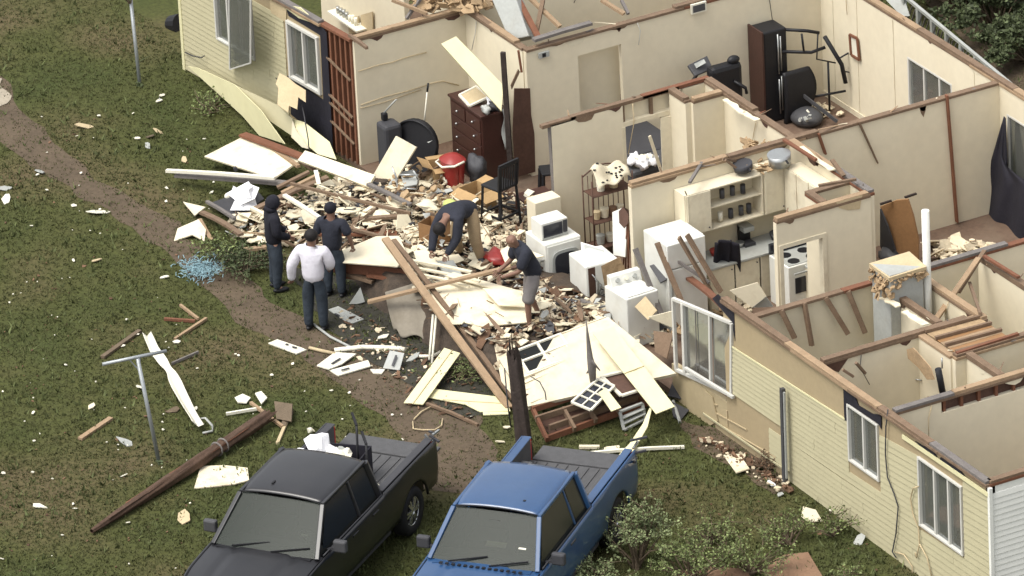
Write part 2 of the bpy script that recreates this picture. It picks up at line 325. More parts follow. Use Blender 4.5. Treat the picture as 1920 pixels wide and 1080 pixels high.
# ================================================================ HOUSE
H = thing('wrecked_house', 'roofless cream mobile home with torn yellow siding and open rooms', 'house', (-13, 4, 0))
def obox(mb, O, D, N, u0, u1, n0, n1, z0, z1):
    vs = [O+D*u+N*n+V(0, 0, z) for z in (z0, z1) for n in (n0, n1) for u in (u0, u1)]
    mb.add(vs, [(0, 2, 3, 1), (4, 5, 7, 6), (0, 1, 5, 4), (2, 6, 7, 3), (0, 4, 6, 2), (1, 3, 7, 5)])
def wall(p0, p1, ops=(), z0=.1, z1=2.42, n0=-.05, n1=.05, m='cream_wall', plate=True, name='wall', ragged=.5, side=1, pz=None):
    p0 = V(*p0, 0); p1 = V(*p1, 0); L = (p1-p0).length; D = (p1-p0)/L; N = V(D.y, -D.x, 0)
    mb = MB(); cuts = sorted({0, L, *[o[0] for o in ops], *[o[1] for o in ops]})
    for a, b in zip(cuts, cuts[1:]):
        zs = [(z0, z1)]
        for u0, u1, q0, q1 in ops:
            if u0 <= a+1e-4 and u1 >= b-1e-4:
                zs = [s for lo, hi in zs for s in ((lo, min(hi, q0)), (max(lo, q1), hi)) if s[1]-s[0] > .01]
        for lo, hi in zs:
            if name == 'wall' and not plate and ops: q_ = MB(); obox(q_, p0, D, N, a, b, n0, n1, lo, hi); q_.build(name, m, H)
            else: obox(mb, p0, D, N, a, b, n0, n1, lo, hi)
    if mb.v: o = mb.build(name, m, H)
    if plate:
        u = 0
        while u < L-.05:
            ln = min(random.uniform(1.6, 3.4), L-u); b = MB(); j = random.uniform(-.006, .006)
            obox(b, p0, D, N, u+.004, u+ln-.004, -.064+j, .064+j, z1, z1+.048); b.build('top_plate', random.choice(['lumber', 'lumber', 'lumber_pale', 'lumber_red']), H, bevel=.004); u += ln
        u = random.uniform(-.8, 0)
        while u < L-.1:
            ln = random.uniform(1.4, 3.6); a = max(u, .02); e = min(u+ln, L-.02); b = MB(); j = random.uniform(-.012, .012)
            if e-a > .25 and random.random() < .85:
                obox(b, p0, D, N, a, e-.012, -.060+j, .060+j, z1+.0485, z1+.096); b.build('top_plate', random.choice(['lumber', 'lumber', 'grey_wood', 'lumber_pale']), H, bevel=.004)
            u += ln
    if ragged:      # torn paper and bared framing below the plate, each a thin raised or bared flake
        for k in range(int(L*ragged*1.6)):
            u = random.uniform(.1, L-.1); wd = random.uniform(.06, .42); hh = random.uniform(.03, .08)+.16*random.random()**3; s_ = side*(n1+.004 if side > 0 else -n0+.004)
            pts = [p0+D*(u+wd*t)+N*s_+V(0, 0, z) for t, z in ((-.5, z1-.003), (.5, z1-.003), (.35, z1-hh*random.uniform(.3, 1)), (.05, z1-hh), (-.3, z1-hh*random.uniform(.2, .8)))]
            b = MB(); b.slab(pts, .006); b.build('torn_drywall_edge', random.choice(['brown_panel', 'cream_bright', 'lumber']), H)
        for k in range(int(L*1.3)):      # splinters, nails and paper curls standing off the broken wall top
            u = random.uniform(.1, L-.1); a = p0+D*u+N*random.uniform(-.05, .05)+V(0, 0, z1+.05); ln = random.uniform(.06, .26); e = a+D*random.gauss(0, ln)+N*random.gauss(0, ln*.5)+V(0, 0, random.uniform(-.02, .12))
            b = MB(); b.beam(a, e, random.uniform(.012, .04), .012, taper=random.uniform(.1, .8)); b.build('splinter', random.choice(['lumber', 'lumber_red', 'lumber_pale', 'drywall', 'grey_wood']), H)
        for k in range(int(L*.55)):      # outlets and loose wires
            u = random.uniform(.3, L-.2); o_ = p0+D*u+N*((n1+.004) if side > 0 else (n0-.004)); b = MB()
            if random.random() < .5: c = o_+V(0, 0, random.choice([.42, .42, 1.2])); b.box((c.x-.012-.03*abs(D.x), c.y-.012-.03*abs(D.y), c.z-.05), (c.x+.012+.03*abs(D.x), c.y+.012+.03*abs(D.y), c.z+.05)); b.build('outlet', 'frame_white', H)
            else: q = o_+N*side*.02+V(0, 0, z1); ln = random.uniform(.3, 1.0); b.tube([q, q+D*random.gauss(0, .08)-V(0, 0, ln*.4), q+D*random.gauss(0, .15)+N*side*.05-V(0, 0, ln)], .007, 4); b.build('loose_wire', random.choice(['charcoal', 'frame_white', 'tan_flap']), H)
    return p0, D, N
fl = MB(); fl.box((-26.0, .02, 0), (0, 8.2, .1)); fl.build('floor', 'carpet', H)
# exterior front wall, right part (outer face y=0)
wa = (-9.60, -7.75, .62, 2.05); wb = (-4.13, -3.22, 1.17, 2.17); wc = (-2.05, -.78, .91, 2.11)
X0 = -9.70
ops = [(a-X0, b-X0, c, d) for a, b, c, d in (wa, wb, wc)]
wall((X0+1.75, 0), (0, 0), [(a-1.75, b-1.75, c, d) for a, b, c, d in ops[1:]], z0=0, n0=-.1, n1=0, m='tan_sheathing', name='front_wall', ragged=0)
wall((X0, 0), (X0+1.75, 0), z1=.62, z0=0, n0=-.1, n1=0, m='foam_base', plate=False, ragged=0, name='front_wall')
def siding(p0, p1, zb, zt, rows, holes, m, us, lapn=2, prot=.019, skip=None):
    p0 = V(*p0, 0); p1 = V(*p1, 0); L = (p1-p0).length; D = (p1-p0)/L; N = V(D.y, -D.x, 0)
    for k in range(rows):
        f0, f1 = k/rows, (k+1)/rows
        u = us(f0)
        segs = []
        while u < L-.01:
            e = min(u+random.uniform(1.9, 3.7), L); 
            if L-e < .4: e = L
            segs.append((u, e)); u = e
        for a, b in segs:
            parts = [(a, b)]
            for h0, h1, q0, q1 in holes:
                zm = zb((a+b)/2); hh = (zt((a+b)/2)-zm); lo, hi = zm+hh*f0, zm+hh*f1
                if hi > q0+.03 and lo < q1-.03: parts = [s for x0, x1 in parts for s in ((x0, min(x1, h0)), (max(x0, h1), x1)) if s[1]-s[0] > .03]
            for x0, x1 in parts:
                if skip and skip((x0+x1)/2, (f0+f1)/2): continue
                mb = MB(); prof = []; j = random.uniform(0, .003)
                for q in range(lapn):
                    g0 = f0+(f1-f0)*q/lapn; g1 = f0+(f1-f0)*(q+1)/lapn; gg = (f1-f0)/lapn; prof += [(.002, g0+gg*.065), (prot+j, g0+gg*.075), (.008+j, g1-.0001)]
                prof = [(.001, f0)]+prof+[(.001, f1)]; vs = []
                for u_ in (x0+.002, x1-.002):
                    for n_, f in prof: vs.append(p0+D*u_+N*n_+V(0, 0, zb(u_)+(zt(u_)-zb(u_))*f))
                c = len(prof); mb.add(vs, [(i, i+c, i+c+1, i+1) for i in range(c-1)]+[tuple(range(c)), tuple(range(2*c-1, c-1, -1))])
                mb.build('siding_board', m, H)
def lin(pts):
    def f(u):
        for (a, za), (b, zb_) in zip(pts, pts[1:]):
            if u <= b: return za+(zb_-za)*max(0, min(1, (u-a)/(b-a)))
        return pts[-1][1]
    return f
XS = -7.72
zt_r = lin([(0, 1.72), (3.5, 1.86), (4.8, 2.03), (7.7, 2.28)]); zb_r = lin([(0, .03), (7.72, -.03)])
siding((XS, 0), (0.015, 0), zb_r, zt_r, 10, [(a-XS-.02, b-XS+.02, c-.03, d+.03) for a, b, c, d in (wb, wc)], 'yellow_siding',
       lambda f: 0 if f > .42 else (1.65 if f > .34 else 1.1 if f > .05 else 1.5))
t_ = MB(); t_.beam(fx(1372, 650, -.02), fx(1584, 786, -.02), .012, .03); t_.build('siding_trim', 'yellow_bright', H)
t_ = MB(); t_.beam(fx(1692, 818, -.03), fx(1853, 928, -.03), .02, .07); t_.build('siding_trim', 'yellow_bright', H)
t_ = MB(); t_.beam(fx(1318, 775, -.04), fx(1478, 885, -.04), .02, .03); t_.build('siding_trim', 'yellow_siding', H)
for pl in ([(1581, 729), (1600, 735), (1609, 760), (1636, 776), (1652, 778), (1652, 805), (1647, 795), (1591, 757), (1590, 790), (1583, 788)],
           [(1715, 827), (1733, 838), (1735, 831), (1752, 850), (1760, 864), (1766, 853), (1790, 868), (1808, 893), (1790, 885), (1750, 862)]):
    b = MB(); b.slab([fx(a, c, -.024) for a, c in pl], .012); b.build('torn_felt', 'dark_felt', H)
for pl in ([(1500, 745), (1520, 757), (1519, 775), (1500, 760)],): pass
mt_ = [((1330, 785), (1455, 858)), ((1316, 760), (1400, 806)), ((1363, 770), (1364, 800)), ((1300, 742), (1345, 760))]
for a, c in mt_: b = MB(); b.beam(fx(*a, -.012), fx(*c, -.012), .012, .02); b.build('sheathing_joint', 'tan_flap', H)
cn = MB(); cn.box((-.012, -.035, 0), (.045, .03, 2.42)); cn.build('corner_trim', 'white_siding', H, bevel=.006)
# end wall x=0
wall((-.05, .0), (-.05, 8.15), (), z0=0, m='white_siding', name='end_wall', side=-1)
siding((0, 0.03), (0, 8.15), lin([(0, 0), (9, 0)]), lin([(0, 2.3), (9, 2.3)]), 12, [], 'white_siding', lambda f: 0)
# windows -------------------------------------------------------------------
def window(parent, O, D, N, u0, u1, z0, z1, panes, fm='frame_white', fw=.038, dep=.06, curt=(), bright=True, name='window', gl='window_glass', sash=None):
    W = thing_part(name, parent)
    b = MB()
    obox(b, O, D, N, u0, u1, -.04, dep-.035, z0, z0+fw); obox(b, O, D, N, u0, u1, -.04, dep-.035, z1-fw, z1)
    obox(b, O, D, N, u0, u0+fw, -.04, dep-.035, z0+fw, z1-fw); obox(b, O, D, N, u1-fw, u1, -.04, dep-.035, z0+fw, z1-fw)
    f = b.build('frame', fm, W, bevel=.005)
    e = [u0+fw]+[u0+(u1-u0)*t for t in panes]+[u1-fw]
    for i, t in enumerate(panes):
        b = MB(); u = u0+(u1-u0)*t; obox(b, O, D, N, u-.02, u+.02, -.03, dep-.05, z0+fw, z1-fw); b.build('mullion', fm, W)
    for i, (a, c) in enumerate(zip(e, e[1:])):
        b = MB(); obox(b, O, D, N, a+.005, c-.005, -.02, -.014, z0+fw, z1-fw); b.build('pane', gl, W)
        if i in curt: b = MB(); b.grid(lambda s, t: O+D*(a+(c-a)*s)+N*(-.12+.015*math.sin(s*22))+V(0, 0, z0+fw+(z1-z0-2*fw)*t), 24, 1); b.build('curtain', 'curtain_pale', W)
    return W
def thing_part(name, parent):
    o = bpy.data.objects.new(name, None); COL.objects.link(o); o.parent = parent; o.empty_display_size = .05; ORG[o.name] = ORG[parent.name]; return o
XA, YA = V(1, 0, 0), V(0, 1, 0); NF = V(0, -1, 0)
window(H, V(0, .0, 0), XA, NF, wb[0], wb[1], wb[2], wb[3], [.5], curt=(0,), dep=.075)
window(H, V(0, .0, 0), XA, NF, wc[0], wc[1], wc[2], wc[3], [.36, .68], curt=(0, 1), dep=.075)
# leaning double window beside the gap
wA = thing_part('leaning_window', H)
c4 = [fx(1262, 560, -.10), fx(1372, 606, -.02), fx(1372, 741, .0), fx(1268, 693, -.05)]
def fr(a, c, w_=.05, nm='frame', m='frame_white'): b = MB(); b.beam(a, c, w_, w_, up=(0, -1, 0)); b.build(nm, m, wA, bevel=.005)
for i in range(4): fr(c4[i], c4[(i+1) % 4], .055)
mt, mb_ = c4[0].lerp(c4[1], .63), c4[3].lerp(c4[2], .63); fr(mt, mb_, .05, 'mullion')
m2, m3 = c4[0].lerp(c4[1], .17), c4[3].lerp(c4[2], .17); fr(m2, m3, .07, 'jamb'); fr(c4[0].lerp(c4[1], .38), c4[3].lerp(c4[2], .38), .015, 'mullion', 'grey_wood')
for a, c in ((.19, .6), (.66, .98)):
    b = MB(); b.slab([c4[0].lerp(c4[1], a)+V(0, .02, -.03), c4[0].lerp(c4[1], c)+V(0, .02, -.03), c4[3].lerp(c4[2], c)+V(0, .02, .03), c4[3].lerp(c4[2], a)+V(0, .02, .03)], .005); b.build('pane', 'window_glass', wA)
fr(fx(1285, 690, -.12), fx(1375, 745, -.06), .05, 'sill')
b = MB(); b.slab([fx(1335, 560, -.02), fx(1345, 552, -.02), fx(1376, 585, -.01), fx(1378, 640, -.01), fx(1372, 604, -.01), fx(1368, 598, -.02)], .02); b.build('torn_felt', 'dark_felt', H)
b = MB(); b.slab([fx(1285, 718, -.03), fx(1300, 712, -.03), fx(1335, 745, -.03), fx(1345, 790, -.03), fx(1318, 806, -.03), fx(1290, 780, -.05)], .02); b.build('sheathing', 'foam_base', H)
# ---- left exterior wall, knocked out of line
LA, LB = (-26.02, -.47), (-20.5, 0.0)
LD = (V(*LB, 0)-V(*LA, 0)); LL = LD.length; LD /= LL; LN = V(LD.y, -LD.x, 0)
def LP(px, py, off=0.0):      # point on that wall's plane
    r = ray(px, py); p0 = V(*LA, 0)+LN*off; t = (p0-CAM).dot(LN)/r.dot(LN); return CAM+r*t
def lu(px, py): q = LP(px, py); return (q-V(*LA, 0)).dot(LD), q.z
u1a, z1a = lu(408, 72); u1b, _ = lu(480, 115); u2a, z2a = lu(546, 141); u2b, _ = lu(605, 182); _, z2t = lu(541, 35)
w1 = (u1a, u1b, z1a, 2.15); w2 = (u2a, u2b, (z2a+lu(606, 182)[1])/2, (z2t+lu(599, 72)[1])/2)
ust = lu(608, 120)[0]
wall(LA, (LA[0]+LD.x*ust, LA[1]+LD.y*ust), [w1, w2], z0=0, n0=-.1, n1=0, m='tan_sheathing', name='front_wall', ragged=0)
siding(LA, LB, lin([(0, .02), (6, .02)]), lin([(0, 2.36), (6, 2.36)]), 12, [(w1[0]-.02, w1[1]+.02, w1[2]-.03, 9), (w2[0]-.12, 9, -1, 9)], 'yellow_siding', lambda f: .02,
       skip=lambda u, f: (u > w1[1]+.5 and f > .9))
window(H, V(*LA, 0), LD, LN, *w1, [.33, .66], curt=(), dep=.075)
window(H, V(*LA, 0), LD, LN, *w2, [.5], curt=(0, 1), dep=.09, fw=.055)
c_ = MB(); obox(c_, V(*LA, 0), LD, LN, -.03, .05, -.03, .03, 0, 2.4); c_.build('corner_trim', 'yellow_bright', H)
# casement sash swung out of the first window
sw = thing_part('open_sash', H); cs = [LP(430, -5, .1), LP(431, 130, .1), LP(470, 118, .45), LP(470, -10, .45)]
for i in range(4): b = MB(); b.beam(cs[i], cs[(i+1) % 4], .025, .025, up=LN); b.build('frame', 'frame_white', sw)
b = MB(); b.slab(cs, .005); b.build('pane', 'window_glass', sw)
# black felt band and bared studs at the broken corner
b = MB(); b.slab([LP(*q, .012) for q in ((535, 12), (560, 28), (605, 52), (612, 62), (625, 292), (596, 250), (572, 236), (545, 214), (545, 190), (520, 155), (516, 145), (535, 141), (545, 145), (606, 187), (600, 66), (541, 30))], .01); b.build('torn_felt', 'dark_felt', H)
b = MB(); b.slab([LP(*q, .03) for q in ((540, 10), (563, 14), (586, 35), (583, 42), (560, 34), (536, 16))], .012); b.build('torn_siding', 'yellow_bright', H)
b = MB(); b.slab([LP(*q, .02) for q in ((505, -4), (530, 0), (537, 12), (536, 42), (508, 24))], .012); b.build('sheathing', 'tan_flap', H)
for q in range(6):
    u = ust+.02+q*(LL-ust)/5.2; b = MB(); obox(b, V(*LA, 0), LD, LN, u, u+.05, -.10, -.012, .1, 2.42); b.build('stud', 'lumber_red', H)
for k, z in enumerate((.55, .9, 1.05, 1.75)):
    b = MB(); b.beam(V(*LA, 0)+LD*(ust+.1)+LN*.0+V(0, 0, z+.12), V(*LA, 0)+LD*(LL-.02)+V(0, 0, z-.08), .03, .035); b.build('brace', 'lumber', H)
b = MB(); obox(b, V(*LA, 0), LD, LN, ust-.05, LL+.02, -.13, -.102, .1, 2.42); b.build('inner_panel', 'brown_panel', H)
for u in (-.1, .6): b = MB(); obox(b, V(*LA, 0), LD, LN, LL-.2+.1*u, LL+.02, -.05, .03, .1, 2.42) if u > 0 else None; 
b = MB(); obox(b, V(*LA, 0), LD, LN, ust-.3, LL+.05, -.1, .02, 2.42, 2.47); b.build('top_plate', 'lumber_red', H)
b = MB(); b.beam(LP(655, 66, .02), LP(688, 90, .3), .05, .05); b.build('top_plate', 'lumber', H)
# peeled siding hanging off the foot of that wall: (pixel, outward offset via height)
def pz(pts): return [Q(a, c, z) for a, c, z in pts]
for nm, pts, m in (('peeled_siding', [(352, 124, .12), (372, 128, .35), (440, 159, .75), (489, 207, .55), (534, 270, .28), (505, 260, .25), (486, 254, .2), (454, 217, .15)], 'yellow_bright'),
                   ('peeled_siding', [(442, 160, .70), (520, 197, .75), (548, 222, .62), (552, 240, .55), (549, 256, .42), (505, 226, .4), (489, 206, .5)], 'yellow_siding'),
                   ('peeled_siding', [(543, 221, .66), (571, 229, .6), (618, 266, .45), (631, 299, .30), (596, 289, .32), (573, 270, .38), (552, 237, .52)], 'yellow_bright'),
                   ('peeled_siding', [(548, 224, .62), (553, 240, .55), (575, 272, .42), (581, 280, .35), (566, 276, .33), (546, 257, .4)], 'cream_bright'),
                   ('torn_sheathing', [(517, 157, 1.15), (524, 137, 1.35), (540, 145, 1.3), (554, 157, 1.25), (573, 169, 1.2), (573, 192, 1.05), (559, 182, 1.1), (557, 205, .95), (542, 198, .95), (540, 211, .85), (520, 196, .95), (522, 165, 1.1)], 'tan_flap')):
    b = MB(); b.slab(pz(pts), .012); b.build(nm, m, H)
b = MB(); b.tube([LP(548, 152, .05), LP(563, 185, .25), LP(570, 215, .4), LP(578, 262, .6), LP(580, 285, .62)], .012, 6); b.build('cable', 'charcoal', H)
b = MB(); b.tube([LP(347, 98, .05), LP(362, 105, .1), LP(378, 108, .12), LP(384, 104, .06)], .012, 6); b.build('cable', 'charcoal', H)
# ---- interior partitions
wall((-20.45, .05), (-20.45, 8.1)); wall((-20.4, 2.28), (-18.4, 2.28), side=1)
wall((-18.35, 2.25), (-18.35, 8.1), [(1.0, 1.86, .1, 2.1)])
b = MB(); b.box((-18.62, 3.2, .1), (-18.58, 4.2, 2.12)); b.build('door', 'cream_wall', H)
rw = [(-15.45+26, -14.02+26, .95, 1.87), (-12.28+26, -10.9+26, .76, 1.97)]
wall((-26, 8.15), (0, 8.15), rw, name='rear_wall')
window(H, V(-26, 8.12, 0), XA, NF, *rw[0], [.35, .7], name='window', curt=()); window(H, V(-26, 8.12, 0), XA, NF, *rw[1], [.5], curt=(0,))
for x in (-17.9, -17.1, -15.9, -13.3): b = MB(); b.box((x, 8.09, .2), (x+.02, 8.098, 2.4)); b.build('wall_batten', 'cream_bright', H)
b = MB(); b.box((-18.3, 8.08, .1), (-12.6, 8.097, .2)); b.build('baseboard', 'cream_bright', H)
wall((-25.9, 2.3), (-20.5, 2.3), [(3.2, 4.1, .1, 2.0)]); wall((-25.9, 4.2), (-20.5, 4.2))
# small room left of the gym corner
wall((-15.5, 1.12), (-15.5, 4.15), [(1.38, 2.55, .1, 9)], plate=False)
for a, c, z, m in ((.95, 1.6, 2.42, 'lumber'), (1.5, 3.6, 2.44, 'lumber'), (2.9, 4.2, 2.46, 'lumber_red')):
    b = MB(); b.beam((-15.5, a, z), (-15.5, c, z+.01), .1, .06); b.build('top_plate', m, H)
b = MB(); b.box((-15.55, 2.5, 2.02), (-15.45, 3.67, 2.10)); b.build('door_header', 'cream_bright', H)
for y in (2.5, 3.05, 3.5): b = MB(); b.box((-15.54, y, 2.1), (-15.48, y+.05, 2.42)); b.build('stud', 'lumber', H)
b = MB(); b.box((-15.57, 2.52, 2.1), (-15.56, 3.6, 2.4)); b.build('wall', 'cream_wall', H)
for y in (2.5, 3.63): b = MB(); b.box((-15.56, y-.03, .1), (-15.44, y+.03, 2.02)); b.build('door_frame', 'cream_bright', H)
b = MB(); b.box((-15.45, 3.22, .1), (-15.41, 3.6, 2.0), Matrix.Rotation(math.radians(-12), 3, 'Z')); b.build('open_door', 'cream_bright', H)
b = MB(); b.beam(gy(1218, 255, -15.2), gy(1240, 322, -15.2), .03, .05); b.build('door_trim', 'cream_bright', H)
wall((-15.45, 3.45), (-14.9, 3.45), ragged=0); wall((-14.87, 3.5), (-14.87, 4.1)); wall((-15.45, 4.15), (-12.62, 4.15))
b = MB(); b.beam((-15.5, 1.16, .3), (-15.5, 1.12, 2.42), .09, .05); b.build('stud', 'grey_wood', H)
# long cross wall behind the kitchen
wall((-12.55, .95), (-12.55, 8.1), ragged=.7)
for a, c, m in ((gy(1775, 178, -12.47), gy(1794, 416, -12.46), 'lumber_red'), (gy(1610, 228, -12.47), gy(1646, 306, -12.47), 'lumber'), (gy(1534, 250, -12.47), gy(1547, 288, -12.47), 'lumber_red')):
    b = MB(); b.beam(a, c, .09 if m == 'lumber_red' else .05, .03, up=(0, 0, 1), taper=.6 if m == 'lumber' else 1); b.build('stud', m, H)
# kitchen walls
wall((-12.5, 4.03), (-9.97, 4.03), ragged=1); wall((-10.0, 2.2), (-10.0, 4.0), [(.08, .88, .1, 1.95)])
for y in (2.27, 3.09): b = MB(); b.box((-10.06, y-.035, .1), (-9.93, y+.035, 1.95)); b.build('door_frame', 'cream_bright', H)
b = MB(); b.box((-10.06, 2.23, 1.95), (-9.93, 3.13, 2.02)); b.build('door_frame', 'cream_bright', H)
wall((-10.62, 3.2), (-10.05, 3.2), ragged=0); wall((-10.62, 3.25), (-10.62, 3.98), ragged=0)
b = MB(); b.slab([gy(1568, 380, -9.94), gy(1617, 366, -9.94), gy(1612, 392, -9.94), gy(1590, 394, -9.94), gy(1574, 390, -9.94)], .01); b.build('torn_drywall_edge', 'tan_flap', H)
b = MB(); b.slab([V(*q) for q in [gy(1480, 268, -12.3), gy(1465, 262, -12.3)]]+[gy(1480, 330, -12.3), gy(1440, 310, -12.3)], .01) if 0 else None
# rooms to the right
wall((-7.15, .1), (-7.15, 2.35), n0=-.02, n1=.0, ragged=0)
for a, c in (((1465, 582), (1490, 634)), ((1508, 568), (1522, 648)), ((1548, 558), (1590, 626)), ((1590, 546), (1622, 624))):
    b = MB(); b.beam(gy(*a, -7.08), gy(*c, -6.95), .05, .08); b.build('stud', 'lumber', H)
wall((-7.1, 2.35), (-5.15, 2.35), ragged=1); wall((-5.1, .1), (-5.1, 3.05)); wall((-6.95, 3.02), (-4.9, 3.02))
wall((-7.05, 3.1), (-7.05, 8.1)); wall((-6.9, 4.2), (-.1, 4.2), ragged=.4); wall((-5.05, 1.92), (-4.1, 1.92)); wall((-4.05, 1.9), (-4.05, 3.6)); wall((-4.0, 2.15), (-3.0, 2.15), ragged=1)
wall((-2.95, .1), (-2.95, 4.1), [(.85, 2.45, 2.22, 9)]); 
for q in range(5): b = MB(); b.box((-2.99, 1.0+q*.32, 2.2), (-2.93, 1.05+q*.32, 2.42)); b.build('stud', 'lumber_red', H)
b = MB(); b.box((-3.0, .95, 2.15), (-2.992, 2.55, 2.42)); b.build('inner_panel', 'brown_panel', H)
# plywood closet deck
dk = thing_part('closet_deck', H)
for q in range(7): b = MB(); x = -5.0+q*.135; b.box((x, 2.0, 2.46), (x+.13, 2.98, 2.475+.006*random.random())); b.build('board', random.choice(['orange_wood', 'insulation', 'lumber_pale']), dk)
for q in range(4): b = MB(); b.beam((-5.02+q*.3, 1.98, 2.51), (-4.98+q*.3, 3.0, 2.51), .05, .05); b.build('joist', 'lumber', dk)
b = MB(); b.beam((-4.05, 1.95, 2.5), (-4.05, 3.1, 2.52), .06, .08); b.build('joist', 'lumber_red', dk)
b = MB(); b.box((-4.0, 2.35, 1.9), (-3.985, 2.62, 2.1)); b.build('vent_opening', 'dark_screen', H)
b = MB(); b.slab([at(1700, 655, 2.4), at(1712, 652, 2.42), at(1745, 690, 2.38), at(1752, 712, 2.2), at(1738, 712, 2.1), at(1722, 690, 2.1), at(1702, 672, 2.2)], .015); b.build('torn_sheathing', 'insulation', H)
# loose boards lying on the wall tops
for a, c, w_, m in (((1835, 484, 2.6), (1756, 597, 2.2), .09, 'lumber_pale'), ((1846, 470, 2.62), (1797, 548, 2.3), .07, 'lumber'), ((1818, 530, 2.3), (1838, 588, 2.56), .05, 'lumber'),
                    ((1845, 480, 2.62), (1910, 520, 2.6), .06, 'lumber_red'), ((1605, 680, 2.55), (1622, 700, 2.3), .05, 'lumber'), ((1580, 693, 2.55), (1600, 706, 2.4), .05, 'lumber'),
                    ((1293, 342, 2.45), (1316, 305, 2.5), .05, 'grey_wood'), ((1360, 300, 2.55), (1382, 316, 2.35), .04, 'lumber'), ((1355, 298, 2.55), (1380, 302, 2.4), .03, 'lumber'),
                    ((1535, 348, 2.62), (1605, 336, 2.62), .05, 'lumber'), ((1470, 262, 2.6), (1530, 300, 2.58), .06, 'lumber_red'), ((1560, 300, 2.7), (1582, 330, 2.55), .07, 'lumber')):
    b = MB(); b.beam(Q(*a), Q(*c), w_, .04); b.build('broken_board', m, H)
# drywall flakes left on the wall tops (white strips)
for a, c, y0 in (((1500, 275), (1560, 318), 0), ((1360, 185), (1400, 215), 0), ((1390, 208), (1420, 225), 0), ((1655, 556), (1685, 574), 0), ((1695, 583), (1735, 608), 0), ((1640, 535), (1652, 545), 0)):
    p, q = Q(*a, 2.53), Q(*c, 2.53); b = MB(); n_ = 5
    pts = [p.lerp(q, k/n_)+V(random.uniform(-.02, .02), .03+random.uniform(0, .05), 0) for k in range(n_+1)]+[p.lerp(q, k/n_)-V(0, .03+random.uniform(0, .05), 0) for k in range(n_, -1, -1)]
    b.slab(pts, .02); b.build('torn_drywall_edge', 'drywall', H)
# cracks on the bedroom wall (x=-20.4 face)
for pts in ([(672, 134), (710, 122), (735, 117), (760, 108), (800, 98)], [(677, 197), (720, 182), (760, 172), (800, 160)], [(676, 203), (720, 192), (790, 168)], [(800, 158), (830, 152), (860, 160)]):
    b = MB(); b.tube([gy(a, c, -20.392) for a, c in pts], .008, 5); b.build('wall_crack', 'tan_flap', H)
# brown torn corner beside the dresser
b = MB(); b.slab([gy(965, 166, -18.28), gy(994, 166, -18.28), gy(996, 215, -18.28), gy(1002, 250, -18.28), gy(1004, 322, -18.28), gy(968, 332, -18.28), gy(962, 250, -18.2)], .02); b.build('bared_panel', 'brown_panel', H)
b = MB(); b.beam(Q(943, 98, 2.7), Q(958, 325, .4), .08, .06, taper=1.1); b.build('broken_stud', 'black_wood', H)
b = MB(); b.beam(Q(972, 95, 2.5), Q(978, 135, 2.1), .05, .04); b.build('broken_stud', 'lumber_red', H)
b = MB(); b.slab([gy(972, 130, -18.2), gy(975, 135, -18.2), gy(960, 168, -18.2), gy(958, 160, -18.2)], .02); b.build('broken_stud', 'lumber', H)
# wall cabinets and counters
def cab(x0, x1, y0, y1, z0, z1, face, doors, openat=(), nm='wall_cabinet'):
    P_ = thing_part(nm, H); b = MB(); t = .02
    b.box((x0, y0, z0), (x1, y1, z0+t)); b.box((x0, y0, z1-t), (x1, y1, z1)) ; b.box((x0, y0, z0+t), (x1, y0+t, z1-t)); b.box((x0, y1-t, z0+t), (x1, y1, z1-t))
    if face == 'x': b.box((x0, y0+t, z0+t), (x0+t, y1-t, z1-t))
    else: b.box((x0+t, y1-.04, z0+t), (x1-t, y1-t, z1-t))
    b.box((x0+t, y0+t, (z0+z1)/2), (x1-.03, y1-t, (z0+z1)/2+t)); b.build('case', 'cream_wall', P_)
    for i in range(doors):
        if i in openat: continue
        b = MB(); g_ = .012
        if face == 'x': a = y0+(y1-y0)*i/doors+g_; c = y0+(y1-y0)*(i+1)/doors-g_; b.box((x1+.002, a, z0+g_), (x1+.02, c, z1-g_)); d = b.build('cabinet_door', 'cream_bright', P_, bevel=.006); k = MB(); k.ball((x1+.03, c-.05, z0+.08 if z0 > 1 else z1-.08), .014, 6, 4); k.build('knob', 'charcoal', P_)
        else: a = x0+(x1-x0)*i/doors+g_; c = x0+(x1-x0)*(i+1)/doors-g_; b.box((a, y0-.02, z0+g_), (c, y0-.002, z1-g_)); b.build('cabinet_door', 'cream_bright', P_, bevel=.006)
    return P_
cab(-12.49, -12.15, 1.75, 3.25, 1.45, 2.2, 'x', 3, openat=(1, 2))
cab(-12.49, -12.15, 3.27, 3.68, 1.45, 2.25, 'x', 1)
cab(-12.12, -10.95, 3.66, 3.97, 1.45, 2.25, 'y', 3)
b = MB(); b.box((-12.12, 1.78, 1.45), (-12.10, 2.0, 2.2), Matrix.Rotation(math.radians(70), 3, 'Z'), (-12.12, 1.78, 1.8)); b.build('open_cabinet_door', 'cream_bright', H)
for y, z in ((2.55, 1.9), (2.75, 1.9), (2.95, 1.88), (2.5, 1.5), (2.7, 1.5), (2.9, 1.5), (3.05, 1.5)):
    k = MB(); k.tube([(-12.3, y, z), (-12.3, y, z+.16)], .045, 8)
    tag(k.build('kitchen_jar', random.choice(['charcoal', 'grey_plastic', 'white'])), 'small jar on a shelf of the open wall cabinet', 'jar', 'jars in the open kitchen cabinet')
cab(-12.49, -11.88, 2.0, 3.95, .1, .88, 'x', 4, nm='base_cabinet'); cab(-11.85, -10.9, 3.4, 3.95, .1, .88, 'y', 2, nm='base_cabinet')
b = MB(); b.box((-12.49, 1.95, .885), (-11.83, 3.97, .925)); b.box((-11.82, 3.36, .885), (-10.75, 3.97, .925)); b.build('countertop', 'light_grey', H, bevel=.006)
